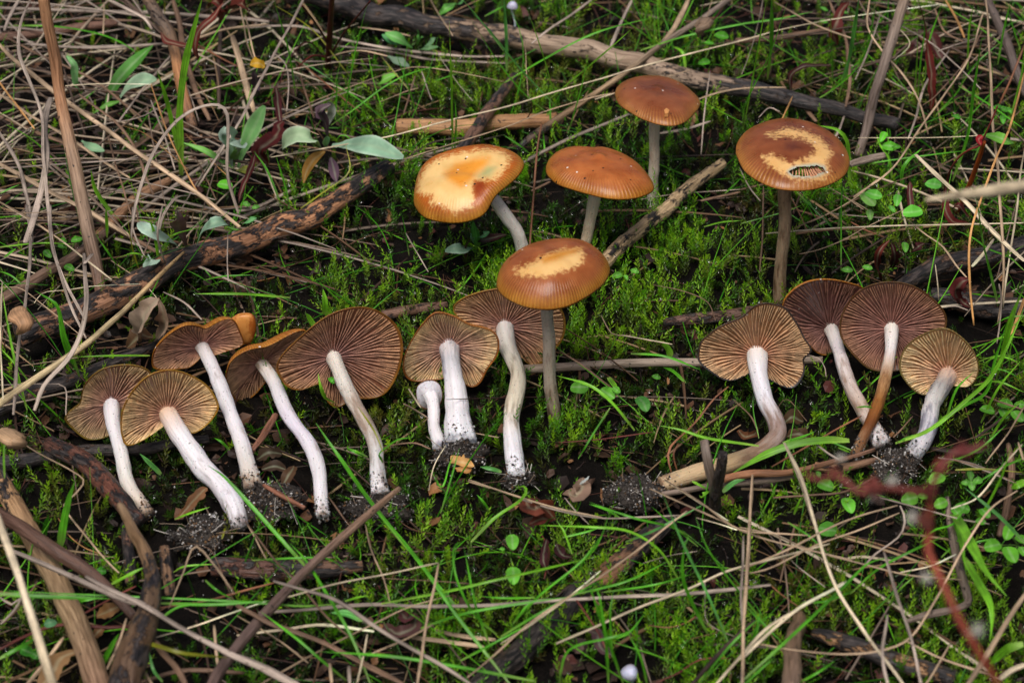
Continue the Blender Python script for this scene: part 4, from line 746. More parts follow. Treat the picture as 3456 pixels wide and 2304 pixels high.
S('A', [(870, 1568), (900, 1350), (1000, 1050), (1150, 820), (1300, 720), (1440, 698), (1500, 760), (1505, 900), (1500, 1150), (1585, 1430)], 34, 'grey', (18, 26, 34, 40, 43, 43, 41, 34, 22, 6), flat=.35)
S('A', [(430, 572), (700, 555), (1000, 556)], 13, 'pale', (34, 34, 34))
S('A', [(1000, 556), (1100, 850), (1180, 1030), (1290, 1250), (1420, 1400)], 15, 'orange', (34, 26, 20, 14, 8))
S('A', [(-20, 55), (450, 70), (900, 85), (1300, 100), (1780, 145)], 48, 'grey', 8)
S('A', [(-20, 130), (450, 128), (950, 135)], 34, 'brown', 6)
S('A', [(170, 290), (500, 312), (800, 305), (1080, 288)], 46, 'grey', 14)
S('A', [(700, -10), (960, 120), (1010, 190)], 42, 'grey', (30, 28, 26))
S('A', [(1150, -10), (1190, 150), (1215, 330), (1300, 600), (1390, 800)], 56, 'brown', (22, 18, 14, 8, 4))
S('A', [(1540, 240), (1600, 450), (1680, 740)], 66, 'tan', (24, 16, 5))
S('A', [(1450, 120), (1450, 400), (1440, 700)], 46, 'dark', (16, 10, 4))
S('A', [(-10, 1115), (400, 1085), (870, 1052), (1080, 1005)], 26, 'grey', 16)
S('A', [(535, 1130), (900, 1200), (1200, 1262), (1420, 1325)], 15, 'grey', 18)
S('A', [(-20, 525), (100, 680), (230, 850)], 20, 'orange', 22)
S('A', [(-20, 850), (100, 1040), (180, 1300), (205, 1600)], 36, 'grey', (20, 20, 22, 24))
S('A', [(860, 975), (1020, 850), (1190, 700)], 100, 'brown', (4, 6, 6), flat=.15)
S('A', [(520, 620), (760, 810), (900, 1000), (960, 1160), (1020, 1290)], 30, 'brown', (26, 24, 20, 16, 12))
S('A', [(-10, 1330), (200, 1450), (420, 1600)], 20, 'tan', 26)
S('A', [(380, 880), (700, 820), (950, 770), (1190, 630)], 14, 'grey', 24)
S('A', [(-20, 610), (200, 760), (500, 940), (700, 1080), (860, 1180)], 32, 'tan', 12)
S('A', [(-20, 760), (300, 900), (640, 1000), (900, 1020)], 50, 'brown', 7)
S('A', [(720, 900), (780, 1150), (870, 1420)], 18, 'brown', 14)
S('A', [(1000, 660), (1080, 880), (1160, 1130)], 20, 'grey', (22, 18, 12))
S('A', [(1260, 990), (1350, 1150), (1430, 1320)], 16, 'brown', 9)
S('A', [(1040, 1560), (1080, 1420), (1160, 1310), (1240, 1290)], 28, 'grey', (20, 24, 26, 22), flat=.35)
S('A', [(1220, 880), (1500, 1160)], 10, 'orange', 10)
S('A', [(800, 830), (950, 880), (1100, 1000), (1250, 1120)], 9, 'orange', 22)
S('A', [(690, 20), (680, 240)], 16, 'tan', 14)
S('A', [(30, 200), (60, 120), (130, -10)], 40, 'grey', 40)
S('A', [(1620, 100), (1670, 330), (1700, 430)], 16, 'tan', 30)
S('A', [(1320, 250), (1500, 190), (1780, 160)], 34, 'tan', 18)
S('A', [(1310, 300), (1500, 400), (1600, 450)], 30, 'rust', 12)
S('A', [(-20, 1400), (250, 1410), (520, 1400)], 10, 'brown', 28)
S('I', [(200, -20), (230, 180), (220, 420), (190, 700), (150, 1000), (100, 1568)], 36, 'grey', (26, 26, 28, 30, 32, 34))
S('I', [(380, -20), (385, 250), (480, 560), (560, 800), (650, 990)], 28, 'grey', (34, 34, 32, 28, 24), flat=.4)
S('I', [(635, 350), (640, 500), (650, 700), (620, 920), (520, 1130), (330, 1340), (260, 1530)], 46, 'grey', (48, 46, 44, 40, 36, 32, 28), flat=.22)
S('I', [(700, 345), (640, 420)], 40, 'grey', (46, 48), flat=.22)
S('I', [(40, -10), (250, 110), (460, 250), (640, 390), (850, 550)], 22, 'pale', 22)
S('I', [(0, 610), (150, 610), (330, 740), (600, 960)], 11, 'tan', 24)
S('I', [(260, 720), (330, 640), (500, 620), (700, 590), (1060, 575)], 10, 'pale', 16)
S('I', [(1230, -10), (1190, 220), (1250, 430)], 26, 'grey', (34, 28, 14), flat=.3)
S('I', [(1000, 0), (1010, 180), (1080, 330), (1110, 380)], 20, 'grey', 20)
S('I', [(1030, -10), (1040, 160)], 14, 'brown', 18)
S('I', [(1720, 190), (1715, 380), (1725, 560)], 14, 'grey', 22)
S('I', [(1240, 640), (1400, 720), (1530, 850)], 22, 'grey', 10)
S('I', [(1110, 590), (1210, 720), (1240, 860), (1230, 1000)], 10, 'pale', 12)
S('I', [(640, 20), (850, 160), (1050, 260), (1180, 340)], 60, 'brown', 8)
S('I', [(820, 520), (900, 590), (1050, 590)], 16, 'brown', 18)
S('I', [(0, 45), (300, 40), (600, 40)], 10, 'tan', 30)
S('I', [(840, 400), (990, 500)], 16, 'tan', 14)
S('I', [(160, 1200), (400, 1160), (580, 1130)], 14, 'tan', 22)
S('I', [(0, 1340), (300, 1330), (490, 1350), (500, 1568)], 14, 'grey', 26)
S('I', [(20, 560), (10, 700), (0, 1000), (20, 1450)], 16, 'pale', 40)
S('B', [(220, 1042), (600, 980), (1000, 900), (1400, 792), (1764, 708), (2060, 620), (2470, 500), (2900, 380), (3360, 262), (3500, 225)], 20, 'pale', (16, 18, 20, 22, 22, 22, 22, 22, 22, 22), label='very long pale straw passing behind the knobbed cap to the silvery leaf')
S('B', [(-20, 180), (400, 172), (700, 262), (1100, 330), (1500, 372), (1764, 372)], 42, 'grey', 5)
S('B', [(640, 300), (1000, 340), (1300, 395), (1800, 415)], 32, 'grey', 4)
S('B', [(600, 380), (700, 345), (820, 332), (1000, 375)], 24, 'tan', 14, flat=.2)
S('B', [(300, 760), (700, 592), (1120, 452), (1300, 452), (1764, 540)], 14, 'tan', 15)
S('B', [(1010, 1085), (1400, 960), (1764, 842), (2060, 730), (2430, 630), (2530, 610)], 16, 'tan', 16)
S('B', [(1130, 1040), (1310, 940), (1600, 912)], 26, 'dark', 9)
S('B', [(1275, -10), (1350, 120), (1425, 240)], 18, 'tan', 16)
S('B', [(1220, 470), (1290, 660)], 14, 'grey', 9)
S('B', [(1320, 340), (1450, 540), (1560, 670)], 9, 'grey', 14)
S('B', [(950, 670), (1120, 600), (1200, 580)], 12, 'tan', 10)
S('B', [(1100, 760), (1150, 600), (1180, 500)], 20, 'brown', (5, 9, 13))
S('B', [(380, 400), (520, 500), (810, 745)], 18, 'rust', 12)
S('B', [(310, 790), (420, 840), (540, 890)], 14, 'tan', 18)
S('B', [(240, 350), (320, 430), (340, 560), (325, 740)], 14, 'grey', (22, 22, 18, 12))
S('B', [(20, 20), (60, 260), (120, 420)], 16, 'tan', 26)
S('B', [(390, 420), (450, 600), (510, 780)], 22, 'brown', 8)
S('B', [(800, 180), (1000, 205), (1150, 240)], 22, 'tan', 12)
S('B', [(0, 1400), (120, 1380), (380, 1250)], 40, 'grey', 5)
S('C', [(330, 1075), (600, 930), (800, 840), (1020, 760)], 44, 'grey', 6)
S('C', [(445, 825), (425, 960), (400, 1200), (372, 1600), (366, 1750)], 20, 'rust', (34, 30, 22, 10, 4))
S('C', [(1480, 655), (1620, 612), (1800, 585), (2060, 580)], 28, 'tan', 18)
S('C', [(1020, 1052), (1300, 1035), (1720, 1022)], 15, 'dark', 8)
S('C', [(330, 245), (345, 430), (355, 640)], 8, 'tan', 24)
S('C', [(790, -10), (640, 100), (500, 192), (380, 290)], 30, 'grey', 22)
S('C', [(1055, -10), (980, 130), (900, 310)], 36, 'grey', 12)
S('C', [(1560, 470), (1520, 760), (1500, 1020)], 12, 'grey', (18, 12, 5))
S('C', [(800, 655), (930, 618)], 18, 'pale', 14)
S('C', [(1240, 520), (1440, 462)], 12, 'tan', 18)
S('C', [(1420, -10), (1330, 180), (1240, 290)], 60, 'tan', 12)
S('C', [(1540, 120), (1580, -10)], 8, 'tan', (26, 30))
S('C', [(1100, 1320), (1350, 1280), (1764, 1250)], 10, 'grey', 5)
S('C', [(1500, 1330), (1764, 1270)], 36, 'brown', 5)
S('C', [(1220, 880), (1400, 850), (1560, 800)], 34, 'grey', 4)
S('C', [(380, 1260), (500, 1200)], 30, 'brown', 5)
S('D', [(-20, 268), (600, 130), (1330, 30)], 14, 'pale', 28)
S('D', [(220, 15), (500, 170), (760, 262)], 22, 'tan', 22)
S('D', [(850, -10), (838, 180), (930, 330), (1060, 480), (1150, 620), (1200, 740), (1240, 890)], 20, 'tan', (44, 40, 34, 28, 22, 16, 8))
S('D', [(150, -10), (90, 250), (10, 490)], 10, 'grey', 22)
S('D', [(1610, 80), (1500, 400), (1340, 640), (1170, 870), (1000, 1120), (750, 1300)], 20, 'tan', (40, 34, 28, 22, 16, 10))
S('D', [(880, 80), (1080, 180), (1300, 310), (1590, 592)], 18, 'grey', 30)
S('D', [(1880, 300), (1780, 540), (1695, 720)], 22, 'rust', (30, 20, 10))
S('D', [(770, 912), (1000, 915), (1240, 915), (1600, 898)], 9, 'pale', 16)
S('D', [(1380, 330), (1220, 570), (1160, 780), (1110, 920)], 24, 'grey', 16)
S('D', [(165, 1545), (600, 1512), (1200, 1490), (1880, 1472)], 18, 'pale', 14)
S('D', [(590, 1245), (760, 1340), (860, 1400)], 12, 'tan', 10)
S('D', [(1880, 700), (1700, 850), (1400, 1060), (1000, 1210), (660, 1370), (330, 1525)], 14, 'brown', 9)
S('D', [(-10, 1110), (60, 1240), (130, 1330)], 13, 'grey', 8)
S('D', [(1880, 480), (1780, 860), (1690, 1060), (1600, 1290), (1515, 1560), (1522, 1900), (1545, 2150)], 22, 'orange', (62, 54, 48, 42, 34, 20, 8), label='orange tan kinked stalk standing in front of the large dark log')
S('D', [(1615, -10), (1640, 200), (1655, 500), (1665, 760), (1700, 1150), (1735, 1600), (1740, 1900), (1700, 2150)], 26, 'tan', (60, 56, 52, 48, 42, 34, 20, 8))
S('D', [(1880, 980), (1840, 1240), (1800, 1560), (1750, 1900), (1735, 2050)], 18, 'pale', (36, 30, 24, 14, 6))
S('D', [(1160, 1025), (1300, 1165), (1500, 1350), (1700, 1560), (1880, 1730)], 52, 'pale', 34, flat=.3, label='broad pale dead blade slanting over the large dark log')
S('D', [(920, 100), (880, 240), (830, 370), (760, 530)], 18, 'grey', 24)
S('D', [(1030, 170), (1115, 290), (1010, 400)], 9, 'pale', 32)
S('D', [(1120, 140), (1260, 80), (1330, 30)], 8, 'tan', 36)
S('D', [(1560, 250), (1440, 290), (1300, 340)], 16, 'grey', 26)
S('D', [(1880, 140), (1700, 250), (1520, 420)], 12, 'tan', 26)
S('D', [(1200, 700), (1280, 640), (1480, 420), (1600, 200)], 14, 'brown', 18)
S('D', [(580, -10), (640, 130), (700, 300), (720, 520), (690, 700)], 34, 'brown', 14)
S('D', [(1280, 60), (1340, 200), (1480, 280)], 20, 'brown', 22)
S('D', [(1350, -10), (1420, 110), (1480, 250)], 26, 'orange', 20)
S('D', [(690, 760), (640, 880), (560, 980)], 24, 'grey', 8)
S('D', [(340, 640), (275, 795)], 14, 'orange', 12)
S('D', [(350, 640), (430, 720), (500, 800)], 44, 'brown', 6)
S('D', [(120, 780), (190, 715), (260, 740)], 10, 'grey', 12)
S('D', [(0, 1260), (160, 1220)], 24, 'brown', 6)
S('D', [(150, 1240), (140, 1560), (130, 1800)], 16, 'brown', (12, 7, 3))
S('N', [(810, 320), (950, 430), (1080, 520), (1180, 660), (1290, 790)], 22, 'tan', (14, 14, 14, 12, 10))
S('N', [(-10, 575), (150, 540), (330, 470), (500, 370), (800, 230)], 14, 'tan', 14)
S('N', [(-10, 360), (150, 300), (400, 160), (580, 10)], 14, 'tan', 12)
S('N', [(220, 75), (350, 150), (480, 240)], 14, 'tan', 10)
S('N', [(220, 270), (500, 295), (800, 310)], 18, 'grey', 7)
S('N', [(240, 720), (450, 570), (690, 420)], 26, 'dark', 7)
S('N', [(380, 335), (500, 400), (640, 450)], 24, 'rust', 6)
S('N', [(1020, 660), (1040, 800), (1050, 920)], 12, 'pale', (20, 16, 11))
S('N', [(1090, 980), (1180, 970), (1270, 1000)], 12, 'grey', 14)
S('N', [(1460, 470), (1380, 580), (1300, 670)], 36, 'pale', 26)
S('N', [(1500, 800), (1520, 920), (1510, 1100), (1490, 1250)], 34, 'grey', (26, 20, 12, 6))
S('N', [(1693, 900), (1640, 1060), (1560, 1270)], 36, 'orange', 10)
S('N', [(40, 1370), (170, 1350)], 26, 'grey', 5)
S('N', [(60, 1335), (140, 1360), (185, 1430), (195, 1500)], 10, 'grey', 8)
S('K', [(-330, 640), (-170, 690), (0, 1052), (200, 1162), (560, 1292), (760, 1402), (1100, 1580)], 10, 'brown', 14)
S('K', [(0, 1052), (200, 1162), (380, 1220), (560, 1292), (760, 1402), (1100, 1580)], 46, 'brown', (26, 25, 24, 23, 22, 22))
S('K', [(240, 900), (420, 950), (640, 1022), (900, 1192), (1300, 1432), (1540, 1580)], 34, 'grey', (30, 30, 30, 29, 28, 28))
S('K', [(140, 1112), (500, 1080), (900, 1055), (1200, 1062), (1600, 1052), (1950, 1040), (2450, 1000), (2950, 982), (3510, 930)], 40, 'grey', 14, label='long grey brown stalk lying level across the front moss')
S('J', [(560, 860), (730, 960), (900, 1040), (1100, 1150), (1300, 1262), (1560, 1400), (1800, 1500), (2000, 1620)], 46, 'grey', (34, 34, 33, 33, 32, 31, 30, 30))
S('J', [(60, 690), (230, 760), (480, 880), (700, 980), (900, 1060)], 44, 'grey', (28, 28, 27, 25, 22))
S('J', [(1000, 1275), (1080, 1380), (1180, 1500), (1230, 1600)], 56, 'brown', 24)
S('J', [(-10, 1340), (150, 1260), (400, 1180), (700, 1200), (900, 1190)], 34, 'red', 12)
S('J', [(540, 1120), (700, 1030), (900, 930)], 22, 'red', 14)
S('J', [(150, 1600), (280, 1440), (420, 1260)], 36, 'tan', 10)
S('J', [(1110, 1080), (1200, 860), (1280, 670), (1400, 780), (1540, 980)], 15, 'tan', (24, 30, 36, 34, 28))
S('J', [(170, 0), (320, 90), (460, 170), (550, 240), (500, 320), (420, 410), (610, 660), (780, 840)], 16, 'tan', 16)
S('J', [(380, 480), (450, 590), (560, 680), (660, 720)], 10, 'orange', 12)
S('J', [(215, 465), (440, 400), (660, 355)], 12, 'brown', 6)
S('J', [(1050, 1080), (1300, 1040), (1560, 970), (1800, 910)], 22, 'rust', 9)
S('J', [(700, 1480), (780, 1300), (830, 1140)], 24, 'tan', 16)
S('J', [(1030, 1270), (1300, 1180), (1755, 1030)], 14, 'pale', 18)
S('J', [(1405, 1190), (1420, 1330), (1440, 1470)], 26, 'tan', 16)
S('J', [(940, 1470), (1020, 1600)], 20, 'tan', 20)
S('J', [(900, 1570), (1200, 1480), (1600, 1500)], 36, 'brown', 8)
S('J', [(1620, 520), (1680, 620), (1755, 760)], 14, 'tan', 12)
S('J', [(1560, 1060), (1650, 1110), (1800, 1180)], 44, 'brown', 14)
S('J', [(0, 1000), (80, 1050), (140, 1000), (100, 1080), (0, 1180)], 20, 'grey', 20)
S('J', [(20, 1180), (120, 1080), (250, 900)], 16, 'brown', 18)
S('K', [(340, 1000), (600, 930), (960, 860), (1320, 776)], 14, 'pale', 30)
S('K', [(1325, 780), (1290, 980), (1240, 1240), (1190, 1580)], 20, 'tan', 30)
S('K', [(60, 510), (250, 760), (420, 930), (600, 1140), (780, 1300), (860, 1380)], 16, 'brown', 20)
S('K', [(160, 1580), (500, 1380), (900, 1180), (1130, 1070), (1400, 990)], 14, 'tan', 20)
S('K', [(1290, 1180), (1100, 1280), (880, 1370)], 16, 'tan', 22)
S('K', [(0, 1250), (300, 1215), (560, 1180), (900, 1230)], 26, 'pale', 12)
S('K', [(1150, 1270), (1400, 1300), (1620, 1330)], 40, 'tan', 9)
S('K', [(1310, 1220), (1500, 1260), (1700, 1280)], 44, 'tan', 8)
S('K', [(1510, 1530), (1700, 1370), (1950, 1160), (2200, 990), (2450, 830), (2800, 560), (2960, 440)], 20, 'tan', 26)
S('K', [(0, 1390), (200, 1480), (420, 1600)], 76, 'grey', 22)
S('K', [(0, 1120), (200, 1240), (470, 1430)], 16, 'tan', 12)
S('K', [(840, 530), (880, 700), (960, 880), (1020, 1090)], 14, 'tan', 12)
S('K', [(950, 880), (1250, 890), (1560, 915)], 10, 'brown', 12)
S('K', [(1520, 235), (1680, 285)], 14, 'tan', 10)
S('K', [(600, 340), (700, 480), (740, 530)], 16, 'brown', 9)
S('K', [(610, 1440), (625, 1568)], 24, 'tan', 22)
S('K', [(735, 1450), (740, 1568)], 30, 'grey', 18)
S('K', [(860, 1250), (840, 1370), (790, 1568)], 12, 'pale', 26)
S('L', [(1060, 230), (1300, 380), (1500, 530), (1640, 575), (2000, 600)], 18, 'tan', 26)
S('L', [(960, 290), (1200, 400), (1450, 510), (1600, 580), (1800, 640), (2300, 760)], 20, 'tan', 24)
S('L', [(130, 365), (350, 430), (640, 480), (900, 475), (1160, 465)], 18, 'grey', 14)
S('L', [(1640, 200), (1620, 500), (1600, 900), (1570, 1140)], 24, 'tan', (36, 30, 22, 16))
S('L', [(340, 1310), (600, 1190), (900, 1070), (1200, 950), (1450, 840), (1755, 755), (2150, 650)], 24, 'pale', (18, 18, 18, 18, 18, 18, 20))
S('L', [(-20, 1310), (200, 1170), (420, 1010), (640, 830)], 16, 'pale', 18)
S('L', [(1230, 1590), (1400, 1400), (1650, 1155)], 40, 'dark', 20)
S('L', [(1390, 1580), (1550, 1400), (1760, 1190), (2080, 1000), (2240, 900)], 26, 'pale', 22)
S('L', [(1580, 600), (1560, 1000), (1580, 1300), (1560, 1568)], 20, 'grey', 26)
S('L', [(1320, 880), (1330, 1150), (1420, 1220), (1510, 1255)], 10, 'grey', 10)
S('L', [(400, 345), (480, 440), (560, 520)], 10, 'grey', 14)
S('L', [(270, 880), (300, 700), (240, 580)], 14, 'red', 6)
S('L', [(470, 1000), (560, 1130), (640, 1260), (700, 1400)], 18, 'red', (14, 14, 13, 10))
S('L', [(350, 1000), (450, 920), (590, 900), (640, 960), (650, 1020)], 14, 'dark', 14)
S('L', [(1000, 1560), (1150, 1500), (1300, 1410), (1480, 1400)], 14, 'red', 10)
S('L', [(960, 1190), (1100, 1200), (1220, 1160), (1270, 1120)], 14, 'rust', 8)
S('L', [(920, 780), (1100, 730), (1280, 700)], 8, 'grey', 12)
S('L', [(1270, 480), (1420, 520), (1540, 560)], 14, 'pale', 16)
S('G', [(625, 790), (540, 860), (420, 1010), (290, 1130), (270, 1200), (290, 1290)], 18, 'rust', (20, 18, 14, 12, 10, 6))
S('G', [(330, 1120), (300, 1180), (320, 1280)], 16, 'rust', (14, 12, 6))
S('G', [(960, 1140), (1010, 1260), (1060, 1380), (1090, 1470), (1130, 1600)], 26, 'pale', (36, 36, 36, 36, 36))
S('G', [(880, 1255), (1050, 1160), (1250, 1040), (1400, 960)], 16, 'rust', 12)
S('G', [(1085, 1095), (1200, 1180), (1270, 1220)], 20, 'grey', 20)
S('G', [(240, 1330), (380, 1420), (620, 1568)], 14, 'pale', 22)
S('G', [(1700, 960), (1640, 1030), (1590, 1080)], 12, 'brown', 14)
S('G', [(2330, 890), (2200, 990), (2060, 1090)], 22, 'dark', 16)
S('G', [(2080, 820), (2200, 870), (2352, 920)], 16, 'brown', 18)
S('G', [(2352, 900), (2250, 1080), (2130, 1240)], 14, 'tan', 22)
S('G', [(1940, 1210), (2100, 1270), (2300, 1350)], 18, 'grey', 16)
S('G', [(880, 950), (960, 860), (1080, 990)], 8, 'brown', 6)
S('G', [(180, 195), (350, 230), (500, 290), (550, 400)], 10, 'brown', 14)
S('G', [(0, 490), (150, 515), (290, 540)], 14, 'pale', 12)
S('G', [(660, 870), (750, 960), (790, 1050)], 14, 'brown', 8)
S('G', [(1480, 1310), (1300, 1400), (1100, 1420), (880, 1440)], 20, 'brown', 12)
S('G', [(1790, 1140), (2000, 1170), (2200, 1150)], 60, 'dark', 4)
S('F', [(100, 960), (160, 990), (230, 1030)], 18, 'tan', (18, 14, 9))
S('F', [(125, 880), (190, 980)], 12, 'pale', (14, 10))
S('F', [(915, 675), (1050, 760), (1150, 840), (1240, 905)], 14, 'brown', (24, 22, 18, 12))
S('F', [(920, 1170), (1100, 1155), (1250, 1135), (1411, 1110)], 10, 'red', 10)
S('F', [(470, 1110), (600, 1135)], 10, 'tan', 8)
S('F', [(110, 60), (170, 160), (230, 260)], 10, 'grey', 12)
S('F', [(1140, 490), (1200, 590), (1280, 600), (1411, 630)], 8, 'tan', 12)
S('F', [(0, 1190), (150, 1170), (240, 1200)], 16, 'brown', 7)
S('F', [(440, 1360), (700, 1450), (900, 1510), (1150, 1560)], 14, 'tan', 16)
S('F', [(230, 1420), (260, 1290), (320, 1180)], 6, 'pale', 18)
S('M', [(290, -10), (400, 220), (520, 620), (640, 950), (800, 1200), (960, 1420), (1090, 1600)], 28, 'pale', (40, 39, 38, 37, 36, 36, 36))
S('M', [(945, 700), (1030, 980), (1120, 1260), (1200, 1600)], 26, 'grey', 36)
S('M', [(970, 1120), (930, 1320), (935, 1450), (970, 1600)], 24, 'grey', 40)
S('M', [(130, 1305), (400, 1355), (700, 1375), (960, 1340), (1120, 1260), (1280, 1020), (1460, 690), (1640, 430), (1820, 300)], 20, 'tan', (26, 27, 28, 29, 30, 32, 34, 36, 36), label='long tan stalk sagging in a curve under the bright red stem')
S('M', [(0, 1410), (150, 1270), (380, 1080), (640, 940), (720, 890)], 30, 'pale', 26)
S('M', [(1480, 1590), (1620, 1380), (1760, 1140), (1880, 960)], 42, 'tan', 34)
S('M', [(1090, 1290), (1300, 1390), (1520, 1470), (1700, 1540)], 20, 'tan', 24)
S('M', [(1700, 1540), (1780, 1480), (1880, 1440)], 50, 'pale', 30)
S('M', [(-10, 860), (200, 810), (500, 660), (800, 550), (1040, 450)], 18, 'tan', 22)
S('M', [(-10, 830), (300, 700), (700, 500), (1030, 400)], 20, 'tan', 24)
S('M', [(-10, 545), (200, 590), (450, 690), (800, 780), (1100, 850), (1460, 890)], 16, 'tan', 20)
S('M', [(1050, 840), (1250, 800), (1420, 720)], 14, 'pale', 18)
S('M', [(800, 810), (880, 720), (1040, 600), (1080, 490), (1050, 400)], 20, 'grey', (14, 16, 18, 20, 22))
S('M', [(370, 1060), (260, 980), (190, 920)], 10, 'rust', 14)
S('M', [(80, 220), (50, 700), (30, 1000), (10, 1568)], 26, 'tan', 30)
S('M', [(260, 910), (310, 720), (360, 520)], 18, 'brown', (14, 18, 20))
S('M', [(920, 350), (1200, 420), (1460, 490), (1640, 520)], 16, 'grey', 20)
S('M', [(150, 560), (300, 720), (380, 800), (560, 940)], 10, 'grey', 16)
S('M', [(700, 740), (820, 730), (1010, 760)], 26, 'pale', 9)
S('M', [(1380, 1300), (1270, 1500), (1200, 1600)], 18, 'tan', 20)
S('M', [(1640, 180), (1500, 120), (1300, 80)], 20, 'grey', 22)
S('M', [(1810, 250), (1600, 150), (1400, 100)], 14, 'brown', 22)
S('M', [(1850, 0), (1700, 180), (1560, 350), (1380, 420)], 16, 'pale', 26)
S('M', [(1830, -10), (1860, 100)], 22, 'tan', 28)
S('M', [(1700, 600), (1780, 300), (1760, 0)], 60, 'brown', 6)
S('M', [(1480, 1380), (1560, 1440), (1620, 1490)], 22, 'pale', 26)

# ---------------- green blades
G = grass
G('A', [(1200, 1160), (1192, 900), (1190, 740), (1230, 400), (1345, -40)], 52, 'lime', (3, 22, 34, 60, 90), label='wide bright green grass leaf rising beside the frayed stem', fold=.3)
G('A', [(1190, 1040), (1110, 700), (1038, 465)], 32, 'lime', (4, 26, 44))
G('A', [(770, 1450), (640, 1270), (600, 1120)], 28, 'lime', (4, 14, 24))
G('A', [(480, 1250), (430, 1110)], 20, 'lime', (6, 14))
G('A', [(60, 170), (400, 180), (700, 240), (900, 350), (950, 480)], 12, 'green', (10, 14, 16, 16, 14))
G('A', [(100, 720), (0, 760)], 18, 'lime', (14, 16))
G('A', [(0, 1280), (130, 1220)], 14, 'green', (10, 12))
G('A', [(640, 590), (560, 660)], 14, 'green', (10, 14))
G('A', [(1764, 940), (1700, 870)], 18, 'lime', (8, 14))
G('A', [(1090, 0), (1090, 100)], 14, 'yellow', (20, 10))
G('B', [(1425, 1020), (1420, 600), (1404, 140)], 15, 'lime', (4, 40, 80))
G('B', [(1440, 1000), (1450, 800), (1440, 655)], 13, 'green', (4, 20, 30))
G('B', [(690, 900), (720, 700), (780, 350), (862, 25)], 12, 'green', (4, 20, 44, 66))
G('B', [(390, 640), (340, 330), (240, -10)], 12, 'green', (6, 30, 54))
G('B', [(770, 530), (700, 450), (500, 200), (240, 30)], 10, 'yellow', (6, 12, 24, 34))
G('B', [(1190, 765), (1140, 600), (1050, 350)], 13, 'green', (4, 16, 34))
G('B', [(1140, 600), (1040, 480), (950, 370)], 12, 'yellow', (14, 18, 22))
G('B', [(620, 830), (780, 720), (1000, 560), (1200, 470), (1462, 420)], 13, 'green', (6, 14, 20, 22, 20))
G('B', [(1040, 850), (850, 690), (620, 535)], 11, 'green', (5, 16, 24))
G('B', [(350, 1360), (310, 1200), (260, 1040)], 13, 'green', (4, 12, 22))
G('B', [(290, 1350), (200, 1130), (110, 1000)], 15, 'green', (4, 14, 20))
G('B', [(210, 1060), (190, 960), (130, 880)], 13, 'green', (8, 14, 18))
G('B', [(130, 1340), (50, 1280)], 14, 'lime', (4, 8))
G('B', [(420, 1380), (560, 1280), (740, 1140), (720, 960)], 12, 'yellow', (8, 14, 20, 26))
G('B', [(780, 1000), (740, 910), (680, 900), (640, 970)], 10, 'green', (12, 18, 18, 12))
G('B', [(650, 790), (660, 600), (660, 480)], 12, 'green', (4, 16, 24))
G('B', [(370, 390), (500, 450), (640, 540)], 10, 'blue', (10, 14, 12))
G('B', [(1450, 490), (1300, 540)], 10, 'green', (8, 8))
G('B', [(1764, 340), (1620, 150), (1475, -20)], 15, 'blue', (24, 40, 56))
G('C', [(560, 725), (300, 450), (100, 200), (-20, 80)], 16, 'blue', (5, 30, 50, 60))
G('C', [(490, 752), (330, 620), (150, 400), (-20, 130)], 13, 'green', (5, 18, 34, 54))
G('C', [(150, 580), (450, 400), (800, 220), (1190, 115)], 14, 'green', (8, 22, 32, 34))
G('C', [(500, 655), (700, 490), (900, 320), (1045, 190)], 14, 'lime', (10, 28, 44, 54))
G('C', [(540, 930), (510, 840), (500, 655)], 14, 'green', (3, 8, 12))
G('C', [(555, 725), (510, 560), (450, 350), (358, 78)], 13, 'lime', (4, 20, 38, 58))
G('C', [(620, 890), (700, 620), (760, 355)], 13, 'green', (4, 26, 48))
G('C', [(215, 470), (215, 300), (198, -20)], 24, 'blue', (4, 16, 40))
G('C', [(575, 210), (560, 100), (540, -10)], 30, 'deep', (4, 14, 24))
G('C', [(380, 1030), (310, 970), (190, 890)], 14, 'green', (4, 10, 14))
G('C', [(975, 250), (1010, 120), (1055, -10)], 12, 'green', (10, 22, 34))
G('C', [(1100, 335), (1400, 240), (1780, 160), (2100, 110)], 14, 'green', (12, 20, 24, 24))
G('C', [(1400, 460), (1380, 350), (1310, 305)], 24, 'lime', (6, 12, 12))
G('C', [(1764, 740), (1700, 690), (1640, 655)], 24, 'green', (6, 12, 14))
G('C', [(1520, 1500), (1640, 1470), (1764, 1460)], 12, 'lime', (6, 10, 12))
G('C', [(1660, 1280), (1764, 1180)], 12, 'green', (6, 12))
G('C', [(470, 1040), (460, 930), (455, 860)], 12, 'green', (3, 8, 14))
G('C', [(70, 110), (200, 40)], 12, 'green', (12, 14))
G('D', [(650, 640), (690, 500), (740, 250), (785, -30)], 34, 'blue', (8, 22, 46, 74), label='tall pale green sheath beside the leaning grey stem')
G('D', [(175, 530), (198, 300), (205, -20)], 38, 'green', (4, 26, 58))
G('D', [(10, 890), (30, 700), (200, 340), (320, -20)], 12, 'green', (6, 24, 54, 84))
G('D', [(15, 860), (80, 520), (172, -10)], 11, 'lime', (6, 34, 78))
G('D', [(0, 162), (240, 130), (480, 78)], 12, 'green', (14, 16, 18))
G('D', [(610, 610), (600, 300), (590, -10)], 12, 'green', (4, 30, 58))
G('D', [(430, 700), (600, 600), (760, 460), (840, 300), (900, -10)], 12, 'green', (6, 14, 26, 40, 60))
G('D', [(1170, 650), (1190, 400), (1215, 200), (1210, 0)], 12, 'green', (8, 26, 40, 56))
G('D', [(1150, 620), (1165, 400), (1170, 150)], 12, 'lime', (8, 24, 44))
G('D', [(1220, 520), (1240, 300), (1330, 30)], 12, 'green', (10, 24, 40))
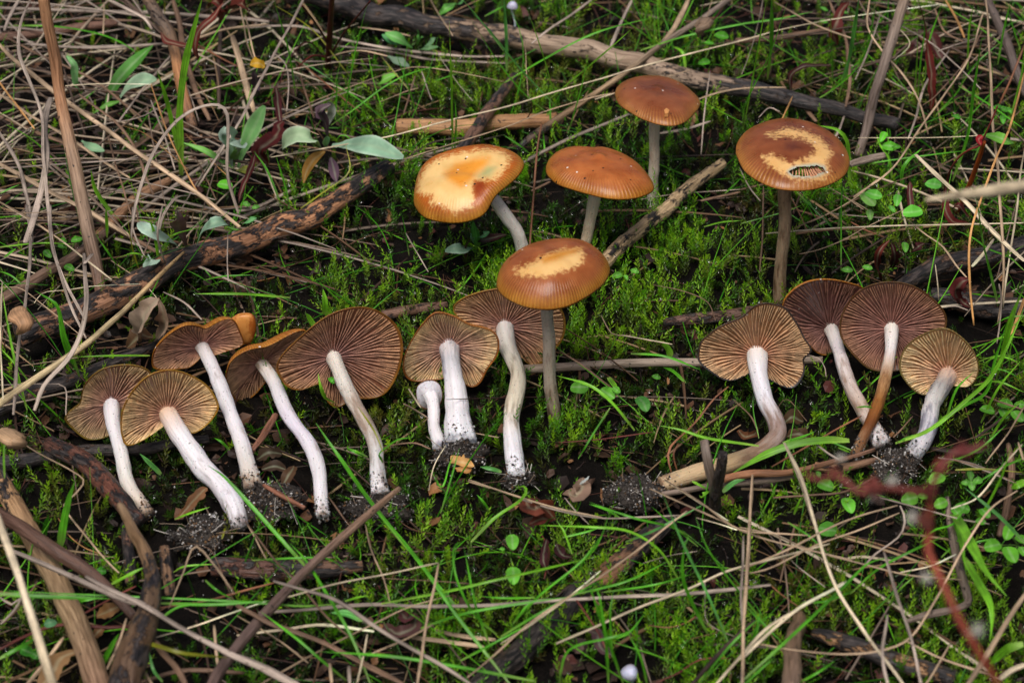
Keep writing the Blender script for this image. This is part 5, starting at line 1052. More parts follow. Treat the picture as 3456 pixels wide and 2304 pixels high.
G('D', [(1400, 1200), (1500, 900), (1540, 600), (1595, 250)], 22, 'green', (6, 26, 46, 70), label='tall green blade rising behind the orange tan kinked stalk')
G('D', [(1440, 570), (1640, 690), (1880, 860)], 14, 'green', (30, 34, 34))
G('D', [(720, 1225), (715, 1050), (700, 930), (640, 860), (510, 830)], 26, 'lime', (3, 14, 22, 26, 24))
G('D', [(720, 1105), (1000, 1060), (1300, 1020), (1600, 985)], 11, 'green', (10, 14, 16, 14))
G('D', [(1060, 1240), (1080, 1100), (1200, 980)], 24, 'green', (4, 14, 18))
G('D', [(1000, 1180), (980, 1050), (920, 960), (900, 890)], 20, 'lime', (4, 12, 16, 16))
G('D', [(1700, 430), (1740, 200), (1790, 0)], 14, 'green', (18, 34, 50))
G('D', [(1850, 330), (1790, 150), (1750, 20)], 14, 'green', (22, 34, 44))
G('D', [(1500, 460), (1510, 200), (1540, 30)], 14, 'lime', (16, 34, 48))
G('D', [(1460, 560), (1560, 420), (1720, 280)], 12, 'green', (14, 24, 30))
G('D', [(1640, 720), (1660, 480), (1640, 330)], 12, 'green', (10, 24, 34))
G('D', [(1790, 760), (1860, 480), (1874, 300)], 14, 'lime', (10, 28, 40))
G('D', [(1290, 760), (1440, 600), (1480, 480)], 12, 'green', (6, 16, 24))
G('D', [(1540, 1060), (1640, 840), (1760, 700)], 12, 'green', (8, 20, 28))
G('D', [(640, 1540), (668, 1300), (670, 1150)], 12, 'deep', (3, 14, 22))
G('D', [(0, 1480), (300, 1400), (420, 1350)], 10, 'green', (6, 10, 12))
G('D', [(370, 1270), (500, 1400), (660, 1560)], 12, 'deep', (14, 8, 4))
G('N', [(1500, 985), (1430, 700), (1380, 480), (1340, 200), (1296, 55)], 40, 'green', (4, 24, 40, 60, 70), label='wide green blade standing in front of the large dark log')
G('N', [(1470, 1568), (1530, 1330), (1600, 1060), (1693, 830)], 44, 'lime', (6, 26, 46, 62))
G('N', [(1693, 700), (1580, 600), (1430, 540), (1300, 450), (1160, 390)], 14, 'green', (34, 30, 26, 20, 14))
G('N', [(1440, 700), (1560, 590), (1693, 510)], 14, 'lime', (18, 30, 36))
G('N', [(1190, 565), (1140, 450), (1090, 370)], 18, 'yellow', (4, 12, 18))
G('N', [(1350, 1568), (1400, 1400), (1540, 1340), (1693, 1380)], 14, 'lime', (6, 22, 26, 22))
G('N', [(1360, 1300), (1450, 1230), (1560, 1200), (1693, 1210)], 14, 'lime', (10, 22, 26, 24))
G('N', [(1340, 1480), (1460, 1440), (1600, 1480), (1693, 1560)], 14, 'green', (8, 18, 18, 12))
G('N', [(1370, 1360), (1560, 1360), (1693, 1300)], 13, 'lime', (8, 20, 26))
G('N', [(1400, 1560), (1500, 1460), (1650, 1440)], 13, 'lime', (6, 18, 22))
G('N', [(1570, 1560), (1590, 1300), (1620, 1120)], 14, 'lime', (6, 28, 44))
G('N', [(1640, 1560), (1660, 1400), (1600, 1250), (1500, 1220)], 13, 'green', (6, 20, 30, 30))
G('N', [(1693, 1040), (1560, 1060), (1450, 1130)], 13, 'green', (30, 28, 20))
G('N', [(310, 700), (310, 400), (315, 100)], 12, 'green', (4, 16, 30))
G('N', [(300, 470), (180, 280), (0, 120)], 12, 'deep', (6, 16, 22))
G('G', [(1600, 1120), (1800, 1040), (2000, 880), (2150, 740), (2250, 560), (2352, 330)], 22, 'lime', (10, 18, 26, 34, 44, 54))
G('G', [(1830, 1000), (2000, 900), (2130, 820), (2180, 640), (2250, 420)], 18, 'green', (6, 14, 22, 34, 48))
G('G', [(2100, 1000), (2200, 800), (2330, 640)], 14, 'lime', (8, 24, 34))
G('G', [(2150, 1100), (2240, 960), (2352, 860)], 14, 'lime', (10, 22, 28))
G('G', [(1860, 1250), (2080, 1160), (2250, 1010)], 14, 'green', (10, 18, 24))
G('G', [(2090, 640), (2200, 610), (2300, 640), (2352, 700)], 14, 'lime', (14, 22, 22, 16))
G('G', [(2060, 780), (2200, 760), (2352, 820)], 14, 'lime', (10, 18, 16))
G('G', [(1900, 960), (1960, 800), (2060, 700)], 14, 'green', (4, 16, 22))
G('G', [(1950, 1275), (2100, 1270), (2352, 1290)], 12, 'yellow', (22, 24, 24))
G('G', [(800, 1135), (500, 1090), (340, 1040), (215, 1015)], 15, 'lime', (12, 16, 18, 18))
G('G', [(1330, 1104), (1200, 1100), (1030, 1120), (850, 1180), (650, 1290)], 40, 'lime', (20, 22, 22, 20, 18), label='thick bright green blade arching over the hooked stem', fold=.3)
G('G', [(940, 1115), (1060, 1080), (1130, 1050)], 14, 'green', (8, 12, 14))
G('G', [(1340, 1160), (1220, 1110), (1150, 1085)], 10, 'green', (10, 12, 14))
G('G', [(1720, 1070), (1660, 1090), (1610, 1115)], 12, 'green', (8, 12, 14))
G('G', [(50, 595), (250, 610), (460, 690)], 14, 'green', (12, 14, 10))
G('G', [(370, 765), (300, 700), (240, 675)], 18, 'green', (4, 8, 12))
G('G', [(290, 615), (255, 560), (230, 545)], 50, 'lime', (4, 9, 12))
G('G', [(800, 1090), (770, 950), (765, 850)], 6, 'green', (8, 12, 14))
G('G', [(1370, 910), (1430, 905), (1470, 915)], 10, 'green', (16, 18, 16))
G('E', [(2140, 1580), (1900, 1270), (1740, 1040), (1595, 830)], 20, 'green', (8, 22, 34, 40), label='long straight green blade slanting across the soil below the widest cap')
G('E', [(2460, 1960), (2290, 1760), (2140, 1580)], 20, 'green', (2, 6, 8))
G('K', [(1800, 1580), (1450, 1130), (1200, 770), (900, 400)], 19, 'green', (12, 22, 28, 26))
G('E', [(1560, 1700), (1440, 1568), (1200, 1300), (1060, 1150), (960, 1080)], 20, 'green', (8, 14, 22, 26, 26))
G('K', [(880, 1580), (760, 1280), (620, 1030), (450, 760), (350, 650)], 17, 'green', (14, 22, 26, 22, 18))
G('K', [(720, 1550), (560, 1420), (400, 1280), (160, 1100)], 14, 'green', (14, 22, 26, 26))
G('K', [(1960, 1555), (1400, 1450), (1000, 1390), (540, 1360)], 17, 'green', (20, 26, 28, 24))
G('K', [(920, 1052), (1400, 960), (1700, 890), (1960, 830), (2430, 720)], 14, 'lime', (14, 24, 28, 28, 20))
G('K', [(1710, 1250), (1550, 1100), (1440, 870), (1425, 680), (1500, 630)], 14, 'green', (8, 18, 28, 32, 30))
G('K', [(1660, 1310), (1570, 1060), (1490, 660)], 14, 'green', (8, 20, 34))
G('K', [(1160, 1225), (1500, 1110), (1960, 1030), (2200, 1000)], 15, 'green', (12, 22, 26, 26))
G('K', [(1960, 1005), (1750, 1010), (1590, 995)], 12, 'green', (16, 18, 16))
G('K', [(1470, 1420), (1700, 1300), (1960, 1160)], 13, 'green', (16, 24, 26))
G('K', [(640, 1050), (400, 1060), (0, 1030), (-1560, 960)], 12, 'green', (16, 20, 22, 24))
G('K', [(710, 1030), (800, 1005), (875, 992)], 15, 'lime', (8, 12, 13))
G('K', [(100, 760), (400, 745), (600, 750), (720, 830)], 12, 'green', (12, 16, 14, 8))
G('K', [(1540, 640), (1700, 480), (1850, 380), (1905, 310), (1880, 270), (1820, 300)], 20, 'lime', (10, 16, 18, 18, 17, 14), label='pale green curled shoot hooking below the kinked white stem')
G('K', [(830, 1150), (720, 1110), (620, 1105)], 44, 'blue', (14, 16, 16), fold=.3)
G('K', [(510, 610), (480, 550), (460, 525)], 14, 'green', (4, 8, 9))
G('K', [(1740, 180), (1680, 160), (1600, 145)], 24, 'blue', (6, 8, 8))
G('K', [(1340, 450), (1400, 250), (1465, 20)], 10, 'green', (8, 16, 24))
G('K', [(860, 80), (780, 50), (720, 20)], 14, 'green', (8, 12, 12))
G('K', [(960, 120), (940, 60), (1010, 0)], 18, 'green', (10, 16, 20))
G('K', [(1820, 1175), (1880, 1090), (1950, 1020)], 13, 'green', (12, 18, 20))
G('L', [(1150, 885), (1020, 690), (830, 572), (600, 542), (240, 530)], 14, 'lime', (8, 20, 26, 28, 24))
G('L', [(1235, 610), (1100, 540), (850, 480), (565, 378)], 14, 'green', (8, 16, 22, 22))
G('L', [(1280, 670), (1100, 520), (975, 408)], 12, 'green', (6, 14, 20))
G('L', [(1510, 1375), (1340, 980), (1180, 650), (1048, 325)], 14, 'blue', (8, 26, 42, 56))
G('L', [(1740, 1205), (1480, 880), (1340, 680), (1263, 478)], 13, 'green', (8, 26, 38, 44))
G('L', [(1345, 1250), (1220, 1000), (1175, 850), (1190, 670), (1220, 600)], 22, 'green', (4, 22, 32, 40, 42))
G('L', [(790, 1580), (640, 1150), (550, 885)], 15, 'green', (8, 34, 46))
G('L', [(440, 990), (800, 900), (1085, 765)], 13, 'green', (12, 18, 18))
G('L', [(640, 972), (1000, 920), (1245, 848)], 12, 'green', (12, 18, 16))
G('L', [(690, 1580), (670, 1260), (630, 1000), (600, 930)], 15, 'green', (10, 30, 42, 42))
G('L', [(715, 1400), (700, 1100), (725, 955)], 12, 'green', (10, 26, 30))
G('L', [(945, 1580), (900, 1400), (820, 1240)], 14, 'green', (10, 22, 28))
G('L', [(360, 1580), (430, 1350), (700, 1270), (830, 1230), (950, 1080)], 13, 'green', (12, 26, 32, 32, 30))
G('L', [(1270, 1590), (1500, 1310), (1690, 1130)], 13, 'green', (14, 26, 30))
G('L', [(-20, 1262), (200, 1130), (460, 985), (700, 860)], 14, 'green', (14, 22, 26, 24))
G('L', [(60, 1175), (250, 980), (500, 780), (640, 600)], 13, 'green', (12, 24, 32, 36))
G('L', [(800, 640), (1000, 560), (1330, 385)], 16, 'blue', (8, 16, 22))
G('L', [(450, 720), (400, 580), (350, 500)], 12, 'lime', (8, 14, 16))
G('L', [(540, 870), (510, 790), (620, 650), (700, 440)], 12, 'green', (6, 12, 22, 30))
G('L', [(390, 610), (550, 570), (640, 540)], 12, 'green', (12, 14, 14))
G('L', [(1300, 350), (1310, 330), (1370, 300)], 30, 'lime', (10, 14, 14))
G('L', [(1440, 310), (1520, 250), (1590, 228)], 34, 'blue', (10, 13, 14))
G('L', [(1240, 240), (1340, 295)], 16, 'lime', (12, 12))
G('L', [(1540, 1620), (1700, 1470), (1780, 1400)], 12, 'green', (16, 22, 24))
G('L', [(1620, 1400), (1650, 1280), (1690, 1160)], 12, 'green', (10, 18, 22))
G('L', [(490, 90), (530, 30), (555, -10)], 14, 'green', (6, 12, 14))
G('M', [(-20, 1580), (300, 1290), (640, 970), (740, 870), (850, 775), (1010, 735)], 17, 'green', (22, 28, 30, 30, 28, 24))
G('M', [(720, 980), (900, 820), (1120, 700), (1350, 595)], 14, 'green', (8, 18, 24, 22))
G('M', [(1880, 660), (1700, 470), (1475, 285)], 20, 'blue', (20, 30, 36))
G('M', [(1380, 420), (1450, 530), (1530, 680), (1620, 840), (1750, 995)], 58, 'lime', (10, 26, 34, 38, 36), label='wide bright green grass leaf drooping beside the sharply elbowed twig', fold=.25)
G('M', [(1380, 425), (1440, 600), (1470, 760), (1485, 860)], 40, 'lime', (10, 18, 18, 14), label='narrow bright green grass leaf under the drooping wide one', fold=.25)
G('M', [(1470, 740), (1560, 900), (1640, 1040), (1655, 1150), (1640, 1290)], 44, 'lime', (16, 24, 26, 24, 18), label='twisted bright green grass leaf hanging below the wide one', fold=.25)
G('M', [(970, 1070), (1040, 960), (1150, 860)], 12, 'lime', (8, 16, 20))
G('M', [(410, 1035), (560, 1030), (740, 960)], 12, 'green', (12, 16, 16))
G('M', [(830, 1290), (840, 1180), (850, 1110)], 18, 'lime', (10, 18, 22))
G('M', [(60, 1320), (110, 1180), (130, 1080)], 12, 'green', (10, 18, 20))
G('M', [(30, 1060), (130, 1160), (300, 1330)], 13, 'green', (20, 22, 18))
G('M', [(1860, 1310), (1760, 1340), (1640, 1440)], 50, 'lime', (24, 22, 10), fold=.3)
G('M', [(310, 510), (460, 610), (620, 760)], 13, 'green', (20, 20, 14))
G('M', [(350, 460), (380, 380), (400, 340)], 14, 'lime', (8, 14, 16))
G('M', [(380, 1568), (500, 1500), (620, 1420)], 14, 'green', (18, 22, 22))
G('M', [(1180, 640), (1280, 560), (1400, 520), (1500, 380)], 13, 'green', (10, 16, 20, 26))
G('M', [(1680, 620), (1560, 640), (1420, 700)], 12, 'green', (16, 16, 12))
G('M', [(1320, 740), (1470, 590), (1560, 520)], 12, 'green', (10, 18, 22))
G('M', [(1880, 240), (1820, 265), (1780, 285)], 44, 'lime', (18, 18, 16), fold=.3)
G('M', [(1880, 80), (1700, 160), (1500, 290)], 13, 'green', (24, 26, 20))
G('M', [(1520, 560), (1620, 400), (1720, 200), (1780, 0)], 14, 'lime', (8, 20, 34, 46))
G('M', [(640, 20), (720, 50)], 14, 'lime', (18, 14))
G('J', [(390, 690), (440, 430), (495, 235)], 54, 'green', (6, 22, 36), label='wide dull green blade standing beside the reddish branch', fold=.3)
G('J', [(285, 620), (320, 460)], 36, 'deep', (6, 16))
G('J', [(-20, 980), (300, 1000), (720, 1012)], 26, 'green', (36, 36, 34))
G('J', [(1040, 1042), (1400, 1050), (1780, 1025)], 18, 'green', (20, 22, 22))
G('J', [(720, 925), (840, 860), (960, 800)], 18, 'lime', (14, 18, 20))
G('J', [(660, 1470), (730, 1340), (785, 1240)], 36, 'green', (10, 18, 24))
G('J', [(1060, 195), (980, 120), (920, 60)], 32, 'blue', (6, 12, 16))
G('J', [(1070, 1560), (1010, 1480), (985, 1370)], 15, 'blue', (20, 24, 26))
G('J', [(-10, 1410), (120, 1340), (240, 1270)], 24, 'green', (14, 16, 14))
G('J', [(480, 1040), (560, 1015), (640, 1010)], 26, 'green', (10, 12, 12))
G('J', [(1140, 840), (1220, 800), (1420, 785)], 12, 'lime', (6, 10, 10))
G('J', [(1060, 1140), (1170, 1070), (1300, 1050)], 16, 'green', (10, 13, 13))
G('J', [(1350, 890), (1430, 960), (1540, 1020)], 14, 'green', (14, 14, 8))
G('J', [(1150, 490), (1250, 450), (1380, 410)], 12, 'lime', (8, 12, 14))
G('J', [(30, 220), (25, 60), (30, -60)], 14, 'lime', (24, 30, 34))
G('J', [(920, 1290), (1060, 1330), (1200, 1370), (1500, 1400)], 22, 'yellow', (24, 28, 28, 22))
G('J', [(1460, 620), (1490, 520)], 14, 'yellow', (6, 8))
G('E', [(1445, 95), (1150, 72), (872, 72)], 15, 'lime', (14, 20, 20))
G('E', [(620, 435), (400, 437), (185, 442)], 14, 'lime', (12, 18, 18))
G('E', [(205, 560), (150, 440), (110, 330), (75, 150), (0, 85)], 26, 'green', (8, 22, 32, 42, 46))
G('E', [(1650, 195), (1650, 120), (1638, 45)], 34, 'lime', (4, 10, 14))
G('E', [(1590, 265), (1560, 225), (1535, 185)], 36, 'lime', (6, 9, 12))
G('E', [(1090, 990), (1040, 940), (1000, 920)], 14, 'green', (6, 10, 10))
G('E', [(1720, 720), (1650, 680), (1620, 600), (1610, 540)], 22, 'lime', (4, 12, 18, 20))
G('E', [(2000, 980), (2080, 930), (2170, 915)], 14, 'green', (6, 12, 14))
G('E', [(1900, 1030), (1840, 1000), (1775, 975)], 12, 'lime', (8, 12, 12))
G('E', [(1990, 1000), (1940, 880), (1840, 730)], 10, 'yellow', (18, 22, 24))
G('I', [(600, 1275), (490, 970), (430, 740), (330, 670), (260, 625)], 26, 'green', (8, 26, 38, 40, 38))
G('I', [(1190, 430), (1100, 370), (1000, 348), (875, 388)], 24, 'lime', (6, 20, 24, 18))
G('I', [(1200, 390), (1175, 240), (1130, 110), (1035, 95)], 28, 'lime', (6, 22, 32, 32))
G('I', [(1225, 340), (1260, 260), (1330, 200), (1515, 152)], 26, 'lime', (6, 20, 28, 28))
G('I', [(1050, 470), (1000, 300), (960, 40)], 14, 'yellow', (6, 20, 40))
G('I', [(205, 1530), (130, 1250), (60, 900), (20, 650)], 18, 'lime', (14, 26, 38, 46))
G('I', [(230, 1330), (120, 1190), (0, 1060)], 12, 'lime', (20, 26, 28))
G('I', [(940, 520), (830, 360), (720, 200)], 16, 'green', (6, 20, 28))
G('I', [(160, 580), (90, 520), (0, 480)], 14, 'green', (12, 14, 14))
G('I', [(0, 300), (300, 270), (580, 280)], 14, 'lime', (16, 20, 18))
G('I', [(30, 380), (120, 310)], 18, 'green', (14, 18))
G('I', [(810, 230), (810, 150), (800, 0)], 26, 'lime', (8, 14, 24))
G('I', [(1650, 590), (1590, 520), (1530, 450)], 14, 'green', (4, 12, 14))
G('I', [(1640, 610), (1520, 530), (1395, 465)], 14, 'green', (4, 12, 14))
G('I', [(1540, 550), (1700, 520), (1920, 510)], 12, 'green', (8, 12, 12))
G('F', [(1320, 1100), (1200, 955), (1080, 862), (910, 812)], 15, 'lime', (6, 16, 20, 20))
G('F', [(1190, 980), (1100, 1120), (1020, 1255)], 10, 'green', (16, 12, 8))
G('F', [(240, 1310), (300, 1400), (340, 1280), (370, 1210)], 8, 'green', (8, 14, 16, 16))
G('F', [(550, 1525), (520, 1480), (485, 1440)], 14, 'green', (4, 8, 10))
G('F', [(1250, 1568), (1170, 1520), (1080, 1490)], 12, 'green', (6, 10, 12))
G('F', [(880, 1500), (820, 1480), (760, 1460)], 12, 'green', (6, 9, 10))
G('F', [(1180, 820), (1220, 870), (1245, 890)], 24, 'lime', (12, 14, 14))
G('H', [(740, 980), (720, 900), (700, 770)], 70, 'blue', (3, 9, 18), fold=.3, label='small silvery upright leaf blade under the wavy cream patched cap')
G('H', [(190, 1040), (160, 850), (125, 680)], 10, 'deep', (4, 12, 20))

# ---------------- leafy plants
SIL = (150, 190, 160); SILP = (178, 205, 188); GRN = (104, 172, 84); LIM = (112, 178, 62)
p = plant('cudweed', 'silvery leaf rosette with one large flat spoon leaf and a wilted leaf', 'plant', 'B', (590, 1000), 4, 'silvery rosettes')
leafpart(p, 'B', [(625, 965), (760, 950), (900, 965), (1100, 1040)], 178, SIL, (14, 20, 22, 18), edge=(205, 220, 205), curl=.15)
leafpart(p, 'B', [(545, 970), (490, 910), (400, 890), (320, 930), (300, 990)], 130, (172, 200, 160), (14, 24, 26, 22, 16), edge=(215, 220, 205), curl=.4)
leafpart(p, 'B', [(590, 985), (592, 940), (590, 905)], 60, (120, 178, 120), (14, 20, 24), edge=(190, 215, 190))
leafpart(p, 'B', [(600, 900), (580, 800), (545, 735), (620, 690)], 90, (98, 74, 86), (12, 20, 26, 28), name='withered_leaf', curl=.7)
leafpart(p, 'B', [(590, 860), (620, 760), (600, 670)], 80, (190, 195, 185), (12, 20, 28), name='withered_leaf', curl=.5)
leafpart(p, 'B', [(580, 1000), (510, 1050), (460, 1130), (440, 1210)], 80, (176, 132, 62), (14, 14, 10, 6), name='withered_leaf', curl=.6, shape='lance')
leafpart(p, 'B', [(620, 1040), (640, 1120), (660, 1210)], 76, (92, 68, 84), (10, 8, 6), name='withered_leaf', curl=.3, shape='lance')
p = plant('cudweed', 'upright green leaf cluster with small silvery cupped leaves', 'plant', 'A', (1560, 1150), 3, 'silvery rosettes')
leafpart(p, 'A', [(1575, 1110), (1620, 960), (1690, 820), (1750, 700)], 130, (128, 186, 112), (6, 18, 28, 36), edge=(180, 205, 160), curl=.25)
leafpart(p, 'A', [(1540, 1110), (1430, 1040), (1340, 990), (1215, 945)], 54, (128, 190, 92), (6, 14, 18, 20), shape='lance')
leafpart(p, 'A', [(1535, 1100), (1510, 980), (1470, 890), (1490, 840)], 90, SILP, (10, 20, 28, 30), curl=.5)
leafpart(p, 'A', [(1550, 1000), (1560, 930), (1520, 840)], 84, SILP, (14, 24, 32), curl=.5)
leafpart(p, 'A', [(1560, 1030), (1600, 960), (1520, 950)], 80, (182, 206, 190), (16, 26, 28), curl=.4)
leafpart(p, 'A', [(1545, 1130), (1555, 1060), (1560, 990)], 80, (140, 190, 110), (4, 12, 22), curl=.3)
leafpart(p, 'A', [(1560, 1130), (1620, 1120), (1660, 1150)], 60, (170, 176, 80), (4, 8, 5), curl=.4)
p = plant('cudweed', 'silvery rosette with a purple spoon leaf above the charred branch', 'plant', 'I', (1400, 320), 8, 'silvery rosettes')
leafpart(p, 'I', [(1390, 330), (1290, 250), (1180, 200), (1090, 150), (1050, 110)], 110, SILP, (10, 20, 26, 28, 26), edge=(200, 220, 205), curl=.35)
leafpart(p, 'I', [(1480, 310), (1530, 180), (1600, 120), (1680, 105), (1745, 150)], 96, SIL, (10, 22, 28, 28, 22), edge=(200, 220, 205), curl=.35)
leafpart(p, 'I', [(1410, 300), (1370, 190), (1340, 100), (1335, 5)], 124, (146, 112, 116), (10, 22, 34, 42), name='purple_leaf', curl=.25)
leafpart(p, 'I', [(1210, 410), (1150, 390), (1080, 440)], 110, SILP, (10, 18, 14), curl=.3)
leafpart(p, 'I', [(1830, 170), (1770, 160), (1720, 150)], 66, LIM, (14, 20, 22), curl=.3)
leafpart(p, 'I', [(1830, 130), (1880, 100), (1940, 80)], 60, (110, 178, 110), (14, 20, 22), curl=.3)
p = plant('cudweed', 'small plant with a silvery leaf lying under the wavy cream patched cap', 'plant', 'H', (710, 985), 2, 'silvery rosettes')
leafpart(p, 'H', [(690, 980), (620, 985), (550, 985), (475, 1000)], 92, SIL, (5, 11, 12, 10), edge=(200, 220, 205), curl=.2)
leafpart(p, 'H', [(730, 900), (780, 875), (825, 850)], 66, (84, 146, 92), (12, 18, 18), curl=.3)
leafpart(p, 'H', [(700, 940), (690, 890), (675, 865)], 40, (120, 180, 140), (10, 16, 18))
leafpart(p, 'H', [(720, 920), (840, 900), (965, 875)], 80, (72, 40, 38), (6, 11, 12), name='dark_red_leaf', curl=.4, shape='lance')
leafpart(p, 'H', [(640, 1060), (640, 980), (670, 910)], 44, (92, 44, 44), (3, 9, 16), name='dark_red_leaf', curl=.6, shape='lance')
p = plant('leafy_seedling', 'pale spoon leaf and curled leaf in the thick of the straw tangle', 'plant', 'A', (790, 640), 8)
leafpart(p, 'A', [(795, 645), (850, 570), (930, 530), (1035, 530)], 110, (150, 182, 150), (12, 18, 22, 24), edge=(190, 210, 185), curl=.25)
leafpart(p, 'A', [(540, 640), (500, 540), (490, 430), (440, 370)], 60, (130, 186, 120), (8, 18, 26, 28), curl=.5)
leafpart(p, 'A', [(700, 680), (780, 530), (900, 400), (1010, 300)], 110, (76, 138, 48), (6, 14, 20, 22), curl=.3, shape='lance')
leafpart(p, 'A', [(600, 760), (700, 700), (790, 670)], 44, (100, 160, 60), (6, 10, 10))
leafpart(p, 'A', [(540, 930), (600, 970), (690, 1000)], 70, (140, 180, 140), (10, 12, 12))
p = plant('leafy_seedling', 'cluster of soft green leaves tucked under the weathered log', 'plant', 'B', (1150, 320), 3)
leafpart(p, 'B', [(1160, 320), (1080, 260), (980, 220)], 90, GRN, (6, 12, 14), curl=.3)
leafpart(p, 'B', [(1080, 310), (1020, 270), (960, 230)], 70, (80, 150, 90), (4, 10, 12), curl=.3)
leafpart(p, 'B', [(1230, 320), (1280, 280), (1310, 250)], 60, (130, 180, 130), (5, 10, 12), curl=.3)
leafpart(p, 'B', [(1190, 300), (1210, 250), (1190, 200)], 50, GRN, (5, 11, 16), curl=.3)
leafpart(p, 'B', [(1200, 330), (1260, 320), (1330, 310)], 50, (120, 170, 110), (5, 10, 10), curl=.3)
leafpart(p, 'B', [(930, 570), (960, 530), (1060, 490)], 76, LIM, (4, 10, 12), curl=.3)
leafpart(p, 'B', [(1000, 370), (1080, 410), (1140, 440)], 90, (150, 180, 150), (5, 8, 6), curl=.3)
p = plant('leafy_seedling', 'green leaf pair near the thread stemmed mushroom', 'plant', 'B', (1440, 40), 3)
leafpart(p, 'B', [(1450, 20), (1390, 50), (1330, 100)], 76, (100, 168, 70), (8, 14, 10), curl=.3)
leafpart(p, 'B', [(1440, 40), (1480, 10), (1500, -20)], 70, (96, 160, 90), (8, 14, 16), curl=.3)
p = plant('red_stem_herb', 'red stemmed herb with one oval green leaf and a red bud', 'plant', 'D', (1430, 1400), 0)
stalkpart(p, 'D', [(1430, 1400), (1510, 1230), (1580, 1040), (1610, 940)], 40, (178, 82, 34), (2, 18, 36, 46), name='stem')
leafpart(p, 'D', [(1600, 890), (1680, 900), (1750, 925), (1805, 945)], 76, LIM, (46, 50, 50, 46), curl=.25, shape='lance')
leafpart(p, 'D', [(1590, 960), (1575, 920), (1600, 900)], 44, (176, 40, 52), (46, 48, 48), name='red_bud', curl=.5, shape='round')
stalkpart(p, 'D', [(1590, 960), (1480, 1010), (1400, 1100), (1350, 1240), (1330, 1420)], 14, (110, 44, 36), (46, 42, 34, 22, 8), name='side_stem')
stalkpart(p, 'D', [(1590, 950), (1650, 820), (1700, 700)], 14, (100, 40, 34), (46, 54, 60), name='side_stem')
p = plant('red_stem_herb', 'dark red upright stem with thin branches before the weathered log', 'plant', 'B', (600, 440), 0)
stalkpart(p, 'B', [(600, 450), (612, 250), (622, 100), (630, -30)], 50, (88, 26, 18), (2, 26, 46, 64), name='stem')
stalkpart(p, 'B', [(605, 290), (560, 220), (500, 130), (430, 40)], 18, (80, 26, 20), (22, 32, 44, 56), name='side_stem')
stalkpart(p, 'B', [(630, 350), (700, 230), (780, 130), (880, 10)], 16, (80, 26, 20), (14, 30, 46, 62), name='side_stem')
stalkpart(p, 'B', [(590, 380), (500, 370), (430, 420), (380, 480)], 16, (96, 34, 28), (8, 14, 14, 10), name='side_stem')
stalkpart(p, 'B', [(570, 370), (480, 280), (400, 320), (330, 430), (280, 560)], 14, (70, 28, 28), (8, 18, 18, 14, 8), name='side_stem')
def red_leaf(label, reg, parts, name='dry_red_leaf'):
    q = plant(name, label, 'leaf', reg, parts[0][0][0], 3)
    for pts, w, colr, h in parts: leafpart(q, reg, pts, w, colr, h, name='leaf_blade', curl=.6, shape='crumple')
red_leaf('crumpled red brown dead leaf hanging over the frayed stem', 'A', [([(1460, 150), (1470, 60), (1420, 10), (1380, 40)], 110, (104, 44, 34), (30, 40, 44, 40)), ([(1470, 100), (1540, 30), (1600, 20), (1650, 80)], 120, (112, 50, 38), (32, 42, 46, 40)), ([(1480, 20), (1390, 130), (1310, 210), (1290, 320), (1310, 390)], 60, (116, 46, 36), (44, 40, 36, 30, 24)), ([(1310, 300), (1200, 300), (1100, 270), (1060, 210)], 40, (100, 44, 36), (30, 28, 28, 28))])
red_leaf('long narrow dark red leaf hanging near the leaning grey stem', 'D', [([(1170, -10), (1215, 150), (1235, 300)], 16, (110, 36, 34), (58, 44, 34)), ([(1230, 260), (1250, 400), (1262, 550), (1258, 730)], 66, (112, 40, 36), (36, 28, 20, 8))])
red_leaf('dark red withered leaf beside the big silvery leaf', 'B', [([(260, 560), (270, 720), (290, 840)], 50, (72, 26, 30), (16, 12, 8)), ([(290, 800), (240, 920), (150, 1000), (200, 1090)], 120, (92, 28, 26), (12, 16, 14, 6)), ([(130, 980), (90, 1120), (30, 1260), (10, 1340)], 40, (82, 28, 30), (14, 12, 9, 6))])
red_leaf('curled maroon leaves standing behind the round dark gill disc', 'N', [([(620, 780), (590, 680), (600, 560), (680, 470)], 70, (96, 34, 28), (4, 14, 22, 24)), ([(700, 680), (720, 580), (690, 490)], 60, (72, 28, 28), (6, 14, 18)), ([(840, 560), (890, 520), (940, 490)], 60, (76, 30, 34), (6, 10, 10))])
red_leaf('dark red leaf propped on the rotten black log', 'N', [([(1210, 960), (1180, 850), (1230, 780), (1290, 760)], 110, (98, 38, 38), (8, 16, 20, 20)), ([(1200, 900), (1240, 940), (1290, 980)], 60, (84, 32, 30), (10, 12, 10))])
red_leaf('curled red leaf hooked below the faded pale blade', 'N', [([(1110, 0), (1100, 120), (1100, 230), (1160, 330), (1280, 340)], 60, (110, 42, 38), (26, 20, 16, 12, 10)), ([(830, 30), (830, 130), (850, 260), (920, 200)], 56, (84, 34, 36), (16, 14, 10, 10)), ([(1140, 240), (1200, 210), (1280, 300)], 50, (100, 38, 36), (14, 18, 12))])
red_leaf('dark red leaf scraps behind the leaning grey stem', 'D', [([(640, 300), (620, 200), (660, 80), (720, 10)], 90, (100, 40, 36), (8, 16, 22, 26)), ([(330, 620), (330, 500), (420, 440), (600, 430)], 44, (70, 30, 34), (6, 14, 18, 16)), ([(1330, 400), (1290, 300), (1250, 200)], 110, (84, 36, 32), (8, 12, 14)), ([(1120, 380), (1160, 300), (1100, 370)], 60, (70, 30, 30), (6, 8, 6))])
red_leaf('crumpled rusty leaf below the kinked white stem', 'L', [([(130, 360), (200, 420), (260, 400), (340, 480)], 110, (112, 56, 40), (8, 14, 14, 8)), ([(170, 520), (250, 480), (330, 500)], 80, (104, 50, 40), (6, 10, 8))])
